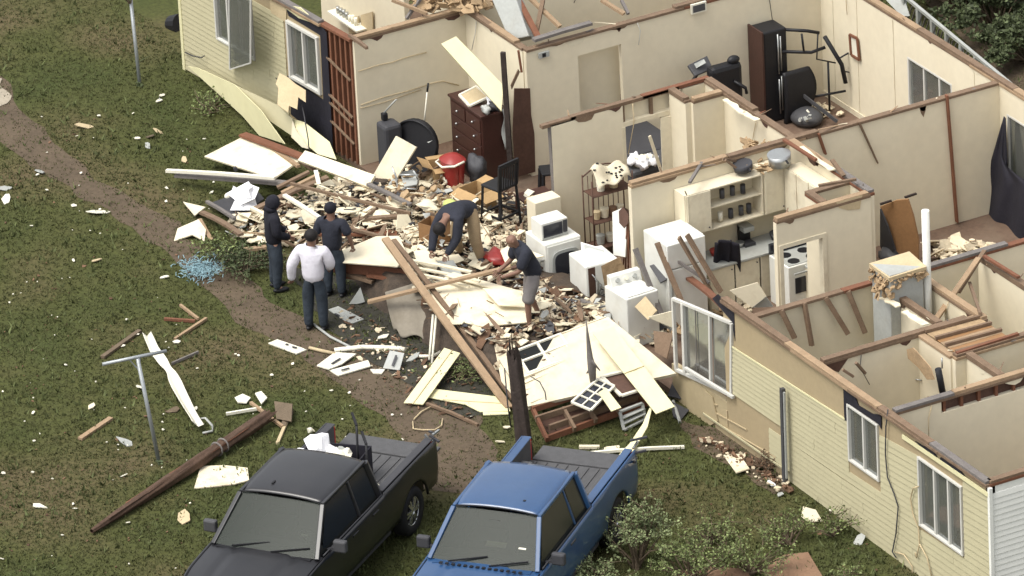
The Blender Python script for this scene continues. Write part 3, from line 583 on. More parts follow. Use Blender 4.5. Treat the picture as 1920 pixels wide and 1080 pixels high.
# ================================================================ VEHICLES
def truck(name, label, RR, h, paint, kind):
    "RR: ground point below the middle of the cab's rear edge; h: heading of the nose (unit vector)"
    rz = math.atan2(h.y, h.x); T = thing(name, label, 'pickup truck', (RR.x, RR.y, 0), rz); ORG[T.name] = V(0, 0, 0)
    TL, NOSE, AR, AF, RW = -1.98, 3.55, -1.08, 2.62, .41; half = .95
    def wdt(z, x):
        w_ = half-.035*max(0, (z-.85)/.5)**2-.05*max(0, (.75-z)/.4)
        if x > 2.9: w_ -= .10*((x-2.9)/.65)**2
        return w_
    def ztop(x):
        if x < -.02: return 1.245
        if x < 2.25: return 1.22-.02*(x/2.25)
        return 1.19-.10*((x-2.25)/1.3)**1.5
    def zbot(x):
        z = .50
        for a in (AR, AF):
            d = abs(x-a)
            if d < .52: z = max(z, .40+math.sqrt(.52**2-d*d)*.98)
        return z
    xs = sorted(set([round(TL+i*.06, 3) for i in range(int((NOSE-TL)/.06)+1)]+[NOSE, -.03, -.01]))
    for sgn, nm in ((1, 'side_panel'), (-1, 'side_panel')):
        b = MB(); rows = 9; vs = []
        for x in xs:
            z0, z1 = zbot(x), ztop(x)
            for j in range(rows+1): z = z0+(z1-z0)*j/rows; vs.append(V(x, sgn*wdt(z, x), z))
        R1 = rows+1; f = []
        for i in range(len(xs)-1):
            for j in range(rows): q = (i*R1+j, (i+1)*R1+j, (i+1)*R1+j+1, i*R1+j+1); f.append(q if sgn < 0 else q[::-1])
        b.add(vs, f, True); b.build(nm, paint, T, local=True, solid=-.03)
    b = MB()      # hood with raised centre
    def hood(u, v_):
        x = 2.20+(NOSE-2.20)*v_; W = wdt(1.15, x)-.005; y = (u*2-1)*W; z = ztop(x)+.055*(1-abs(u*2-1)**2.6)-.0*v_
        if abs(abs(u*2-1)-.55) < .08: z -= .014
        return V(x, y, z)
    b.grid(hood, 28, 14); b.build('hood', paint, T, local=True)
    b = MB(); b.grid(lambda u, v_: V(NOSE-.02-.08*abs(u*2-1)**3+.0*v_, (u*2-1)*(half-.12), .45+.66*v_), 10, 6); b.build('grille', 'charcoal', T, local=True)
    # greenhouse
    zb_, zr = 1.20, 1.80; by, ry = .885, .70
    rear_b, rear_r, fr_r, fr_b = (-.0, .10, 1.62, 2.32) if kind == 'crew' else (.0, .08, 1.60, 2.28)
    def roof(u, v_):
        x = rear_r+(fr_r-rear_r)*v_; c = abs(u*2-1); e = 1-.04*(abs(v_*2-1)**6)
        return V(x, (u*2-1)*ry*e, zr+.05*(1-c**2.2)+.03*(1-abs(v_*2-1)**3)-(.025 if c > .96 else 0))
    b = MB(); b.grid(roof, 24, 18); b.build('roof', paint, T, local=True, solid=.03)
    for yy in (-.42, .42):
        b = MB(); b.tube([V(rear_r+.1+(fr_r-rear_r-.2)*t/6, yy, roof(.5+yy/ry/2, t/6).z+.002) for t in range(7)], .012, 5); b.build('roof_seam', paint, T, local=True)
    def pil(p, q, w_=.07): b.beam(V(*p), V(*q), w_, w_)
    b = MB()
    for s_ in (1, -1):
        pil((fr_r+.02, s_*ry, zr+.005), (fr_b, s_*by, zb_), .075); pil((rear_r, s_*ry, zr+.01), (rear_b+.02, s_*by, zb_), .11)
        pil((rear_r, s_*ry, zr+.012), (fr_r+.02, s_*ry, zr+.012), .06)
        m0 = (.78 if kind == 'crew' else .62); pil((m0, s_*(ry+.005), zr), (m0-.02, s_*by, zb_), .06 if kind == 'crew' else .035)
    tag(b.build('pillars', paint, T, local=True, bevel=.012), kind='stuff')
    b = MB(); b.slab([V(fr_b-.01, by-.03, zb_+.02), V(fr_b-.01, -by+.03, zb_+.02), V(fr_r, -ry+.03, zr+.02), V(fr_r, ry-.03, zr+.02)], .006)
    vs_ = MB()
    def ws(u, v_):
        x = fr_b-.0+(fr_r-fr_b)*v_+.05*(1-(u*2-1)**2)*(1-v_*.6); y = (u*2-1)*((by-.035)*(1-v_)+(ry-.035)*v_); return V(x, y, zb_+.02+(zr-zb_)*v_)
    vs_.grid(ws, 14, 6); W = vs_.build('windshield', 'tinted_windshield', T, local=True)
    b = MB(); b.box((.05, -.86, .80), (2.3, .86, .84)); b.build('cab_floor', 'black', T, local=True)
    b = MB(); b.box((1.78, -.84, 1.0), (2.32, .84, 1.19)); b.build('dashboard', 'grey_plastic', T, local=True, bevel=.04)
    for y in (-.42, .42):
        b = MB(); b.box((.75, y-.26, .9), (1.25, y+.26, 1.05)); b.box((.62, y-.25, 1.0), (.78, y+.25, 1.52)); b.box((.64, y-.13, 1.53), (.74, y+.13, 1.66)); tag(b.build('seat', 'charcoal', T, local=True, bevel=.03), kind='stuff')
    b = MB(); b.tube([V(1.62+.06*math.sin(t), .42+.17*math.cos(t), 1.2+.15*math.sin(t)) for t in np.linspace(0, 6.283, 20)], .014, 5); b.build('steering_wheel', 'black', T, local=True)
    b = MB(); b.box((1.72, -.1, 1.66), (1.74, .1, 1.72)); b.build('inner_mirror', 'black', T, local=True)
    b = MB(); b.grid(lambda u, v_: V(rear_b+(rear_r-rear_b)*v_-.0, (u*2-1)*(by*(1-v_)+ry*v_-.06), zb_+.02+(zr-zb_)*v_), 6, 3); b.build('rear_window', 'truck_side_glass', T, local=True)
    b = MB(); b.box((rear_b-.03, -by, zb_-.1), (rear_b+.03, by, zb_+.05)); b.build('cab_back', paint, T, local=True)
    for s_ in (1, -1):
        m0 = (.78 if kind == 'crew' else .62)
        for a, c in ((rear_r+.06, m0-.05), (m0+.05, fr_r-.02)):
            def sg(u, v_, a=a, c=c): 
                x0, x1 = (a, c); xb0 = x0-.06 if x0 < .3 else x0-.01; xb1 = x1+.55 if x1 > 1.3 else x1
                return V((xb0+(xb1-xb0)*u)*(1-v_)+(x0+(x1-x0)*u)*v_, s_*((by+.01)*(1-v_)+(ry+.022)*v_), zb_+.01+(zr-zb_-.03)*v_)
            b = MB(); b.grid(sg, 6, 5); b.build('side_window', 'truck_side_glass', T, local=True)
        # doors: seam lines, handle, mirror
        for x in ((-.0, .78, 2.2) if kind == 'crew' else (.62, 2.1)):
            b = MB(); b.tube([V(x+(.0 if z > .8 else .05), s_*(wdt(z, x)+.001), z) for z in (.55, .75, .95, 1.19)], .007, 5); b.build('door_seam', 'black', T, local=True)
        for x in ((.25, 1.0) if kind == 'crew' else (.85,)):
            b = MB(); b.beam(V(x, s_*(half+.025), 1.08), V(x+.2, s_*(half+.025), 1.08), .025, .035); b.build('door_handle', paint if kind == 'crew' else 'grey_plastic', T, local=True, bevel=.006)
        mr = thing_part('side_mirror', T); ORG[mr.name] = V(0, 0, 0)
        b = MB(); b.box((1.88, s_*(half+.05)-.0, 1.2), (1.99, s_*(half+.27), 1.40) if s_ > 0 else (1.99, -(half+.05), 1.40)) if s_ > 0 else b.box((1.88, -(half+.27), 1.2), (1.99, -(half+.05), 1.40)); b.build('housing', 'grey_plastic' if kind == 'crew' else 'charcoal', mr, local=True, bevel=.03)
        b = MB(); b.beam(V(1.94, s_*(by-.02), 1.2), V(1.94, s_*(half+.08), 1.26), .05, .04); b.build('arm', 'charcoal', mr, local=True)
        b = MB(); b.box((NOSE-.3, s_*.66-.16, .82), (NOSE-.02, s_*.66+.14, 1.02)); b.build('headlight', 'light_grey', T, local=True, bevel=.03)
        b = MB(); b.box((TL-.012, s_*.86-.06, .78), (TL+.04, s_*.86+.06, 1.2)); b.build('tail_light', 'red_lens', T, local=True, bevel=.01)
        b = MB(); b.tube([V(AR+.54*math.cos(t), s_*(half-.004), .40+.53*math.sin(t)) for t in np.linspace(.12, math.pi-.12, 16)], .022, 6); b.build('wheel_arch', 'black' if kind == 'crew' else paint, T, local=True)
        b = MB(); b.tube([V(AF+.54*math.cos(t), s_*(half-.01), .40+.53*math.sin(t)) for t in np.linspace(.12, math.pi-.12, 16)], .022, 6); b.build('wheel_arch', 'black' if kind == 'crew' else paint, T, local=True)
        b = MB(); b.beam(V(-.2, s_*.9, .48), V(2.0, s_*.9, .48), .1, .06); b.build('sill', 'charcoal', T, local=True)
        for ax in (AR, AF):
            wh = thing_part('wheel', T); ORG[wh.name] = V(0, 0, 0); yc = s_*(half-.13)
            b = MB(); prof = [(.20, -.11), (.36, -.13), (.40, -.09), (.405, 0), (.40, .09), (.36, .13), (.24, .115), (.22, .08), (.20, -.11)]
            def wr(u, v_, prof=prof):
                t = v_*(len(prof)-1); i = min(int(t), len(prof)-2); f = t-i; r_ = prof[i][0]*(1-f)+prof[i+1][0]*f; o_ = prof[i][1]*(1-f)+prof[i+1][1]*f
                a_ = u*2*math.pi; return V(ax+r_*math.cos(a_), yc+s_*o_, RW+r_*math.sin(a_))
            b.grid(wr, 28, 8); b.build('tyre', 'tyre', wh, local=True)
            b = MB(); b.tube([V(ax, yc+s_*.03, RW), V(ax, yc+s_*.05, RW)], .225, 24, smooth=False); b.build('hub_back', 'black', wh, local=True)
            b = MB(); b.tube([V(ax, yc+s_*.06, RW), V(ax, yc+s_*.105, RW)], .055, 10, smooth=False)
            for k in range(6):
                for dd in (-.13, .13):
                    t = k*math.pi/3+dd; t2 = k*math.pi/3+dd*1.3
                    b.beam(V(ax+.05*math.cos(t), yc+s_*.1, RW+.05*math.sin(t)), V(ax+.235*math.cos(t2), yc+s_*.09, RW+.235*math.sin(t2)), .035, .03, up=(0, 1, 0))
            b.tube([V(ax+.238*math.cos(t), yc+s_*.095, RW+.238*math.sin(t)) for t in np.linspace(0, 2*math.pi, 25)], .014, 5)
            tag(b.build('rim', 'rim', wh, local=True), kind='stuff')
    # bed
    bh, zb2 = 1.24, .86
    b = MB(); b.box((TL+.05, -.80, zb2-.04), (-.06, .80, zb2)); b.build('bed_floor', 'bed_liner', T, local=True)
    for q in range(9): b = MB(); y = -.7+q*.175; b.box((TL+.08, y-.02, zb2), (-.08, y+.02, zb2+.014)); b.build('bed_rib', 'bed_liner', T, local=True)
    for s_ in (1, -1):
        b = MB(); y0, y1 = sorted((s_*.80, s_*.84)); b.box((TL+.04, y0, zb2-.03), (-.06, y1, bh-.01)); b.build('bed_wall', 'bed_liner', T, local=True)
        b = MB(); y0, y1 = sorted((s_*.78, s_*.915)); b.box((TL+.02, y0, bh), (-.06, y1, bh+.025)); b.build('bed_rail', 'charcoal' if kind == 'crew' else paint, T, local=True, bevel=.01)
        b = MB(); y0, y1 = sorted((s_*.58, s_*.80)); b.box((AR-.42, y0, zb2), (AR+.42, y1, zb2+.22)); b.build('wheel_well', 'bed_liner', T, local=True, bevel=.04)
    b = MB(); b.box((-.10, -.86, zb2-.03), (-.05, .86, bh+.01)); b.build('bed_front', paint, T, local=True)
    b = MB(); b.box((TL-.50, -.80, zb2-.045), (TL-.01, .80, zb2)); tg = b.build('tailgate', 'bed_liner', T, local=True, bevel=.012); 
    b = MB(); b.box((TL-.14, -.9, .46), (TL-.03, .9, .62)); b.build('rear_bumper', 'metal' if kind != 'crew' else 'charcoal', T, local=True, bevel=.02)
    b = MB(); b.box((TL+.1, -.75, .35), (3.3, .75, .62)); b.build('chassis', 'black', T, local=True)
    # shut lines, window surrounds, dashboard shelf
    for s_ in (1, -1):
        b = MB(); b.tube([V(x, s_*(wdt(1.15, x)-.012), ztop(x)+.004) for x in np.linspace(2.3, 3.5, 9)], .008, 5); b.build('hood_gap', 'black', T, local=True)
        b = MB(); b.tube([V(x, s_*(half-.012), 1.235) for x in (0.02, .8, 1.6, 2.2)], .012, 5); b.build('belt_trim', 'charcoal', T, local=True)
        b = MB(); b.tube([V(x, s_*(wdt(.92, x)+.003), .92+.01*math.sin(x)) for x in np.linspace(-1.9, 3.3, 20)], .01, 5); b.build('body_crease', paint, T, local=True)
        b = MB(); b.tube([V(-.04, s_*(half+.001), z) for z in (.55, .9, 1.24)], .010, 5); b.build('bed_gap', 'black', T, local=True)
    b = MB(); b.tube([V(fr_r+.03, y, zr+.03+.05*(1-(abs(y)/ry)**2.2)) for y in np.linspace(-ry+.03, ry-.03, 12)], .012, 5); b.build('windshield_trim', 'black', T, local=True)
    b = MB(); b.tube([V(2.2, y, 1.262+.05*(1-abs(y)/.9)) for y in np.linspace(-.8, .8, 10)], .009, 5); b.build('hood_rear_gap', 'black', T, local=True)
    # cowl and wipers
    b = MB(); b.box((2.18, -.80, 1.195), (2.40, .80, 1.222)); b.build('cowl', 'black' if kind == 'crew' else paint, T, local=True)
    if kind != 'crew':
        for q in range(14):
            y = -.66+q*.1; b = MB(); b.box((2.42, y, 1.245), (2.47, y+.05, 1.262)); b.build('cowl_vent', 'black', T, local=True)
    for y0, y1 in ((-.55, .05), (.12, .72)): b = MB(); b.beam(V(2.36, y0, 1.25), V(2.22, y1, 1.335), .02, .02); b.build('wiper', 'black', T, local=True)
    b = MB(); b.box((2.02, .50, 1.43), (2.05, .62, 1.455), Matrix.Rotation(math.radians(30), 3, 'Y')); b.build('windshield_sticker', 'white', T, local=True)
    b = MB(); b.box((1.30, -.28, 1.885), (1.40, -.25, 1.915)) if kind == 'crew' else b.box((1.3, .33, 1.87), (1.34, .37, 1.9)); b.build('roof_antenna', 'black', T, local=True)
    return T, rz
TB, rb = truck('black_pickup', 'black crew cab pickup truck with junk piled in its bed', (Q(540, 838, 1.8)+Q(683, 862, 1.8))/2, (Q(447, 928, 1.8)+Q(603, 948, 1.8)-Q(540, 838, 1.8)-Q(683, 862, 1.8)).normalized(), 'truck_black', 'crew')
TU, ru = truck('blue_pickup', 'blue extended cab pickup truck parked beside the leafy bush', (Q(925, 863, 1.8)+Q(1075, 885, 1.8))/2, (Q(855, 955, 1.8)+Q(1000, 975, 1.8)-Q(925, 863, 1.8)-Q(1075, 885, 1.8)).normalized(), 'truck_blue', 'ext')
def TBp(x, y, z, T=TB, r=None): r = rb if r is None else r; c, s_ = math.cos(r), math.sin(r); return V(T.location.x+c*x-s_*y, T.location.y+s_*x+c*y, z)
# sticker-like papers on the black truck's hood edge
b = MB(); b.beam(Q(590, 1040, 1.26), Q(596, 1030, 1.26), .05, .02); tag(b.build('paper_scrap', 'white'), 'white scrap lying at the foot of the black pickup windshield', 'scrap')
b = MB(); b.slab([TBp(1.95, -.05, 1.47, TU, ru), TBp(1.95, .28, 1.47, TU, ru), TBp(2.03, .28, 1.42, TU, ru), TBp(2.03, -.05, 1.42, TU, ru)], .01); tag(b.build('dashboard_papers', 'cream_bright'), 'pale papers lying on top of the dashboard behind the blue pickup windshield', 'papers')
# ================================================================ PEOPLE
def skin(name, verts, edges, radii, material, parent, root=0, sub=2, extra=None):
    me = bpy.data.meshes.new(name); me.from_pydata([tuple(v) for v in verts], edges, []); o = bpy.data.objects.new(name, me); COL.objects.link(o)
    md = o.modifiers.new('skin', 'SKIN'); md.use_smooth_shade = True; md.branch_smoothing = .6
    for i, sv in enumerate(me.skin_vertices[0].data):
        r = radii[i]; sv.radius = (r, r) if not isinstance(r, tuple) else r; sv.use_root = (i == root)
    o.modifiers.new('sub', 'SUBSURF').levels = sub; o.modifiers['sub'].render_levels = sub
    dg = bpy.context.evaluated_depsgraph_get(); m2 = bpy.data.meshes.new_from_object(o.evaluated_get(dg)); bpy.data.objects.remove(o)
    if extra:
        bm = bmesh.new(); bm.from_mesh(m2)
        vs = [bm.verts.new(v) for v in extra.v]
        for f in extra.f:
            try: q = bm.faces.new([vs[i] for i in f]); q.smooth = True
            except ValueError: pass
        bm.to_mesh(m2); bm.free()
    m2.materials.clear(); m2.materials.append(MT[material]); m2.name = name
    for p in m2.polygons: p.use_smooth = True
    o = bpy.data.objects.new(name, m2); COL.objects.link(o); o.parent = parent; return o
def person(label, loc, rz, J, top, bottom, hairm, sc=1.05, skinm='skin', sleeves='long', legs='long', hair='short', bag=1.0, shoe='black'):
    """J: joints in the person's own frame, x to the person's right, y forward, z up"""
    P_ = thing('person', label, 'person', loc, rz); P_.scale = (sc*1.02, sc*1.02, sc)
    j = {k: Vector(v) for k, v in J.items()}
    nk, hd, ch, sp, pv = j['neck'], j['head'], j['chest'], j['spine'], j['pelvis']; hdir = (hd-nk).normalized()
    vs = [pv, sp, ch, nk, nk+hdir*.07, hd+hdir*.0, hd+hdir*.09]; ed = [(0, 1), (1, 2), (2, 3), (3, 4), (4, 5), (5, 6)]; rd = [.095, .105, .12, .06, .07, .102, .075]
    idx = {}
    def add(v, r, par): vs.append(Vector(v)); rd.append(r); ed.append((par, len(vs)-1)); return len(vs)-1
    face = j.get('face', V(0, 1, 0)); face = (face-hdir*face.dot(hdir)).normalized(); sidev = face.cross(hdir).normalized()
    ext = MB()
    for s_ in ('L', 'R'):
        a = add(j['sh'+s_], .062, 2); e = add(j['el'+s_], .043, a); wv = add(j['wr'+s_], .029, e)
        fd = (j['wr'+s_]-j['el'+s_]).normalized(); palm = j['wr'+s_]+fd*.06; add(palm, .036, wv)
        sx = fd.orthogonal().normalized(); uu = fd.cross(sx)
        for q in range(4):
            o_ = sx*(q-1.5)*.02; Ln = (.065, .078, .072, .055)[q]; p0 = palm+fd*.01+o_
            ext.tube([p0, p0+fd*Ln*.5+uu*.01, p0+fd*Ln*.85+uu*.03, p0+fd*Ln+uu*.05], [.0095, .009, .008, .006], 6)
        ext.tube([palm-fd*.02+sx*.03, palm+sx*.055+fd*.01+uu*.01, palm+sx*.06+fd*.035+uu*.025], [.011, .010, .008], 6)
        h_ = add(j['hip'+s_], .07, 0); k_ = add(j['kn'+s_], .055, h_); c_ = add(j['kn'+s_].lerp(j['an'+s_], .35), .054, k_); an = add(j['an'+s_], .036, c_)
        t_ = j.get('toe'+s_, j['an'+s_]+V(0, .17, -.05)); add(j['an'+s_]+(t_-j['an'+s_])*.9, .03, an)
    hc = hd+hdir*.02
    ext.ball(hc+face*.105-hdir*.02, (.014, .016, .022), 8, 6)                    # nose
    for q in (-1, 1): ext.ball(hc+sidev*.088*q-hdir*.01, (.012, .02, .028), 6, 5)  # ears
    ext.ball(hc+face*.085-hdir*.065, (.03, .02, .014), 8, 5); ext.ball(hc+face*.05-hdir*.09, (.05, .045, .035), 8, 6)
    skin('body', vs, ed, rd, skinm, P_, sub=2, extra=ext)
    for q in (-1, 1): e = MB(); e.ball(hc+face*.092+sidev*.035*q+hdir*.012, .011, 6, 5); o = e.build('eye', 'black', P_, local=True)
    # shirt
    b_ = bag; vs = [pv-(sp-pv).normalized()*.15, sp, ch, nk+(nk-ch)*.12]; ed = [(0, 1), (1, 2), (2, 3)]; rd = [(.18*b_, .16*b_), (.178*b_, .152*b_), (.185*b_, .15*b_), .10]
    def add2(v, r, par): vs.append(Vector(v)); rd.append(r); ed.append((par, len(vs)-1)); return len(vs)-1
    for s_ in ('L', 'R'):
        a = add2(j['sh'+s_]+V(0, 0, .01), .098*b_, 2)
        if sleeves == 'long': e = add2(j['el'+s_], .076*b_, a); add2(j['wr'+s_].lerp(j['el'+s_], -.12), .055*b_, e)
        else: add2(j['sh'+s_].lerp(j['el'+s_], .95), .075*b_, a)
    skin('shirt' if sleeves != 'long' else 'sweatshirt', vs, ed, rd, top, P_, sub=2)
    vs = [pv+(sp-pv)*.7, pv]; ed = [(0, 1)]; rd = [.15, .165]
    for s_ in ('L', 'R'):
        h_ = add2(j['hip'+s_], .125, 1)
        if legs == 'long': k_ = add2(j['kn'+s_], .098, h_); add2(j['kn'+s_].lerp(j['an'+s_], 1.08), .07, k_)
        else: add2(j['hip'+s_].lerp(j['kn'+s_], .55), .105, h_); add2(j['hip'+s_].lerp(j['kn'+s_], 1.12), .108, len(vs)-1)
    skin('trousers' if legs == 'long' else 'shorts', vs, ed, rd, bottom, P_, root=1, sub=2)
    for s_ in ('L', 'R'):
        an = j['an'+s_]; t_ = j.get('toe'+s_, an+V(0, .17, -.05)); d = (t_-an); d.z = 0; d = d.normalized()
        b = MB(); M = Matrix((( -d.y, d.x, 0), (d.x, d.y, 0), (0, 0, 1))).transposed()
        b.ball(an+d*.07+V(0, 0, -.045), (.052, .145, .05), 12, 8, M=M); b.build('shoe', shoe, P_, local=True)
    hm_ = MB(); back = -face; Mh = Matrix((sidev, face, hdir)).transposed()
    if hair == 'hood':
        hm_.ball(hc+back*.035-hdir*.01, (.122, .125, .145), 14, 10, M=Mh); hm_.tube([nk+hdir*.0-face*.03, nk+hdir*.08-face*.035], [.115, .105], 12); hm_.build('hood', top, P_, local=True)
    elif hair == 'bald': pass
    else:
        hm_.ball(hc+back*.018+hdir*.022, (.105, .112, .105), 14, 10, M=Mh); hm_.build('hair' if hair == 'short' else 'cap', hairm, P_, local=True)
        if hair == 'cap': q = MB(); q.ball(hc+face*.11+hdir*.05, (.075, .07, .012), 12, 5, M=Mh); q.build('cap_brim', hairm, P_, local=True)
    return P_
def stand(**k):
    J = dict(pelvis=(0, 0, .95), spine=(0, .0, 1.12), chest=(0, .0, 1.32), neck=(0, .0, 1.47), head=(0, .02, 1.60), shL=(-.19, 0, 1.40), shR=(.19, 0, 1.40),
             elL=(-.26, -.03, 1.13), elR=(.26, -.03, 1.13), wrL=(-.25, .07, .90), wrR=(.25, .07, .90), hipL=(-.09, 0, .92), hipR=(.09, 0, .92), knL=(-.11, .02, .50), knR=(.11, .02, .50),
             anL=(-.12, -.02, .09), anR=(.12, -.02, .09)); J.update(k); return J
def face_dir(px, py): # azimuth (rotation z) so the person's +y looks along an image direction on the ground
    a = Q(960, 540, 0); b_ = Q(960+px, 540+py, 0); d = b_-a; return math.atan2(-d.x, d.y)
A = Q(519, 543, 0); person('person standing in a black hoodie and dark trousers, leftmost of the group on the grass', (A.x, A.y, 0), face_dir(60, -10),
       stand(face=(.2, 1, 0), head=(.01, .05, 1.60), wrL=(-.10, .22, 1.02), wrR=(.12, .22, 1.0), elL=(-.25, .0, 1.13), elR=(.25, .0, 1.13)), 'cloth_black', 'jeans_dark', 'hair', skinm='skin_light', hair='hood', bag=1.12, sc=.99)
A = Q(622, 560, 0); person('person in a dark short-sleeved shirt and cap standing behind the white hoodie', (A.x-.05, A.y+.1, 0), face_dir(40, -60),
       stand(wrR=(.33, .05, .93), elR=(.31, -.02, 1.15), wrL=(-.3, .1, .95)), 'cloth_navy', 'jeans_dark', 'cloth_black', skinm='skin', sleeves='short', hair='cap', bag=1.12, sc=.99)
A = Q(594, 618, 0); person('person in a white hoodie and dark jeans seen from behind', (A.x, A.y, 0), face_dir(30, -60),
       stand(elL=(-.33, -.04, 1.13), wrL=(-.36, .04, .86), elR=(.27, .05, 1.14), wrR=(.2, .22, 1.0)), 'hoodie_white', 'jeans_dark', 'hair', hair='short', bag=1.2)
A = S(872, 494); fD = face_dir(-60, 40)
person('person in a dark sweatshirt and khaki trousers bent over the rubble heap', (A.x, A.y, A.z-.02), fD,
       dict(pelvis=(0, -.12, .92), spine=(0, .08, 1.03), chest=(0, .30, 1.03), neck=(0, .46, .98), head=(0, .58, .90), face=(0, .5, -1), shL=(-.18, .36, .98), shR=(.18, .36, .98),
            elL=(-.20, .44, .70), elR=(.20, .50, .70), wrL=(-.12, .60, .48), wrR=(.14, .66, .50), hipL=(-.11, -.12, .90), hipR=(.11, -.12, .90), knL=(-.20, -.02, .48), knR=(.20, -.06, .48),
            anL=(-.24, -.12, .09), anR=(.24, -.20, .09)), 'cloth_navy', 'khaki', 'hair', hair='cap', bag=1.08)
A = Q(1000, 608, .52); person('person in a black T-shirt and grey shorts standing on the fallen wall, lifting a board', (A.x, A.y, .50), face_dir(-60, 12),
       stand(pelvis=(0, -.04, .93), spine=(0, .03, 1.10), chest=(0, .12, 1.28), neck=(0, .20, 1.42), head=(0, .28, 1.53), face=(0, 1, -.4), shL=(-.2, .13, 1.35), shR=(.2, .13, 1.35),
             elL=(-.22, .25, 1.08), elR=(.24, .22, 1.08), wrL=(-.12, .46, 1.0), wrR=(.16, .44, .98), knL=(-.14, .12, .50), knR=(.13, .0, .50), anL=(-.16, .12, .09), anR=(.18, -.16, .09),
             hipL=(-.1, -.03, .9), hipR=(.1, -.03, .9)), 'cloth_navy', 'grey_shorts', 'hair', sleeves='short', legs='short', hair='bald', bag=1.16)
# ================================================================ DEBRIS
def slab_t(name, pts, th, m, label, cat, group=None, bevel=0, mound=False, parent=None):
    P_ = [S(a, b_, z) if mound else Q(a, b_, z) for a, b_, z in pts]; b = MB(); b.slab(P_, th); o = b.build(name, m, parent, bevel=bevel)
    if parent is None: tag(o, label, cat, group)
    return o
def beam_t(name, p, q, w_, t_, m, label, cat='board', group=None, mound=False, taper=1.0):
    f = S if mound else Q; b = MB(); a, c = f(*p), f(*q); n = max(1, int((c-a).length/.5)); prev = a
    # a slightly bowed board: one strip of short segments sharing their ends
    off = V(random.uniform(-.02, .02), random.uniform(-.02, .02), random.uniform(0, .03)); d = (c-a).normalized(); sd_ = d.cross(V(0, 0, 1)).normalized() if abs(d.z) < .95 else V(1, 0, 0); u = sd_.cross(d); vs = []; fs = []
    for i in range(n+1):
        t = i/n; p_ = a.lerp(c, t)+off*math.sin(t*math.pi); k = 1+(taper-1)*t
        for x, y in ((-1, -1), (1, -1), (1, 1), (-1, 1)): vs.append(p_+sd_*x*w_/2*k+u*y*t_/2*k)
        if i: o = 4*i; fs += [(o-4+e, o-4+(e+1) % 4, o+(e+1) % 4, o+e) for e in range(4)]
    fs += [(3, 2, 1, 0), (4*n, 4*n+1, 4*n+2, 4*n+3)]; b.add(vs, fs); o = b.build(name, m); tag(o, label, cat, group); return o
# --- rubble mound: earth and crushed stuff under the pieces
def moundf():
    b = MB(); nx, ny = 90, 60; x0, x1, y0, y1 = -21.2, -10.6, -3.0, 2.2; vs = []
    for j in range(ny+1):
        for i in range(nx+1):
            x = x0+(x1-x0)*i/nx; y = y0+(y1-y0)*j/ny; h = hm(x, y); vs.append(V(x, y, h-.035+.05*noise.noise(V(x*5, y*5, 0)) if h > .16 else -.05))
    W = nx+1; fs = [(j*W+i, j*W+i+1, (j+1)*W+i+1, (j+1)*W+i) for j in range(ny) for i in range(nx) if max(vs[j*W+i].z, vs[(j+1)*W+i+1].z, vs[j*W+i+1].z, vs[(j+1)*W+i].z) > 0]
    b.add(vs, fs, True); tag(b.build('rubble_heap', 'heap_soil'), 'mound of crushed building rubble spilling out of the open room', kind='stuff')
moundf()
def inside(x, y, poly):
    r = False; n = len(poly)
    for i in range(n):
        (x1, y1), (x2, y2) = poly[i], poly[(i+1) % n]
        if (y1 > y) != (y2 > y) and x < (x2-x1)*(y-y1)/(y2-y1)+x1: r = not r
    return r
def chunk(mb, p, size, th, flat=.35, n=None, asp=None):
    n = n or random.randint(4, 6); asp = asp or random.uniform(.5, 1); a0 = random.uniform(0, 6.28)
    nrm = V(random.gauss(0, flat), random.gauss(0, flat), 1).normalized(); t = nrm.orthogonal().normalized(); t.rotate(Quaternion(nrm, random.uniform(0, 6.28))); s_ = nrm.cross(t)
    pts = []
    for i in range(n): a = a0+6.283*(i+random.uniform(-.3, .3))/n; r_ = size*random.uniform(.65, 1); pts.append(p+t*math.cos(a)*r_+s_*math.sin(a)*r_*asp)
    mb.slab(pts, th)
def scatter(name, polys, n, smin, smax, th, m, label, kind='stuff', dz=(.0, .12), flat=.35, asp=None, mound=True, single=None):
    mb = MB(); c = 0; outs = []
    xs = [p[0] for q in polys for p in q]; ys = [p[1] for q in polys for p in q]
    while c < n:
        x, y = random.uniform(min(xs), max(xs)), random.uniform(min(ys), max(ys))
        if not any(inside(x, y, q) for q in polys): continue
        c += 1; z = random.uniform(*dz); p = S(x, y, z) if mound else Q(x, y, z); sz = smin+(smax-smin)*random.random()**2.2
        if single: q = MB(); chunk(q, p, sz, th*random.uniform(.6, 1.4), flat, asp=asp); outs.append(tag(q.build(name, m), label, single[0], single[1]))
        else: chunk(mb, p, sz, th*random.uniform(.5, 1.6), flat, asp=asp)
    if not single: tag(mb.build(name, m), label, kind=kind)
HEAP = [(440, 400), (500, 375), (560, 365), (640, 330), (720, 350), (760, 300), (850, 345), (920, 400), (985, 400), (985, 450), (960, 500), (880, 505), (770, 470), (640, 480), (600, 470), (480, 452), (430, 440)]
HEAP2 = [(1000, 545), (1060, 555), (1130, 580), (1150, 600), (1050, 640), (985, 620)]
FLOORB = [(880, 350), (1040, 370), (1060, 480), (980, 500), (900, 440)]
EDGE = [(940, 640), (985, 620), (960, 700), (925, 690)]
MIDB = [(770, 490), (900, 505), (1000, 500), (1060, 540), (1150, 570), (1240, 600), (1260, 650), (1150, 640), (1040, 640), (950, 650), (840, 610), (790, 560)]
scatter('household_rubble', [MIDB], 150, .08, .40, .02, 'brown_bits', 'brown household rubble between the workers and the kitchen', flat=.4, asp=.4, dz=(0, .06))
scatter('household_rubble', [MIDB], 330, .03, .26, .02, 'drywall_bits', 'pale crumbs between the workers and the kitchen', flat=.4, dz=(-.02, .06))
scatter('household_rubble', [MIDB], 90, .03, .12, .02, 'dark_bits', 'dark household bits between the workers and the kitchen', flat=.6)
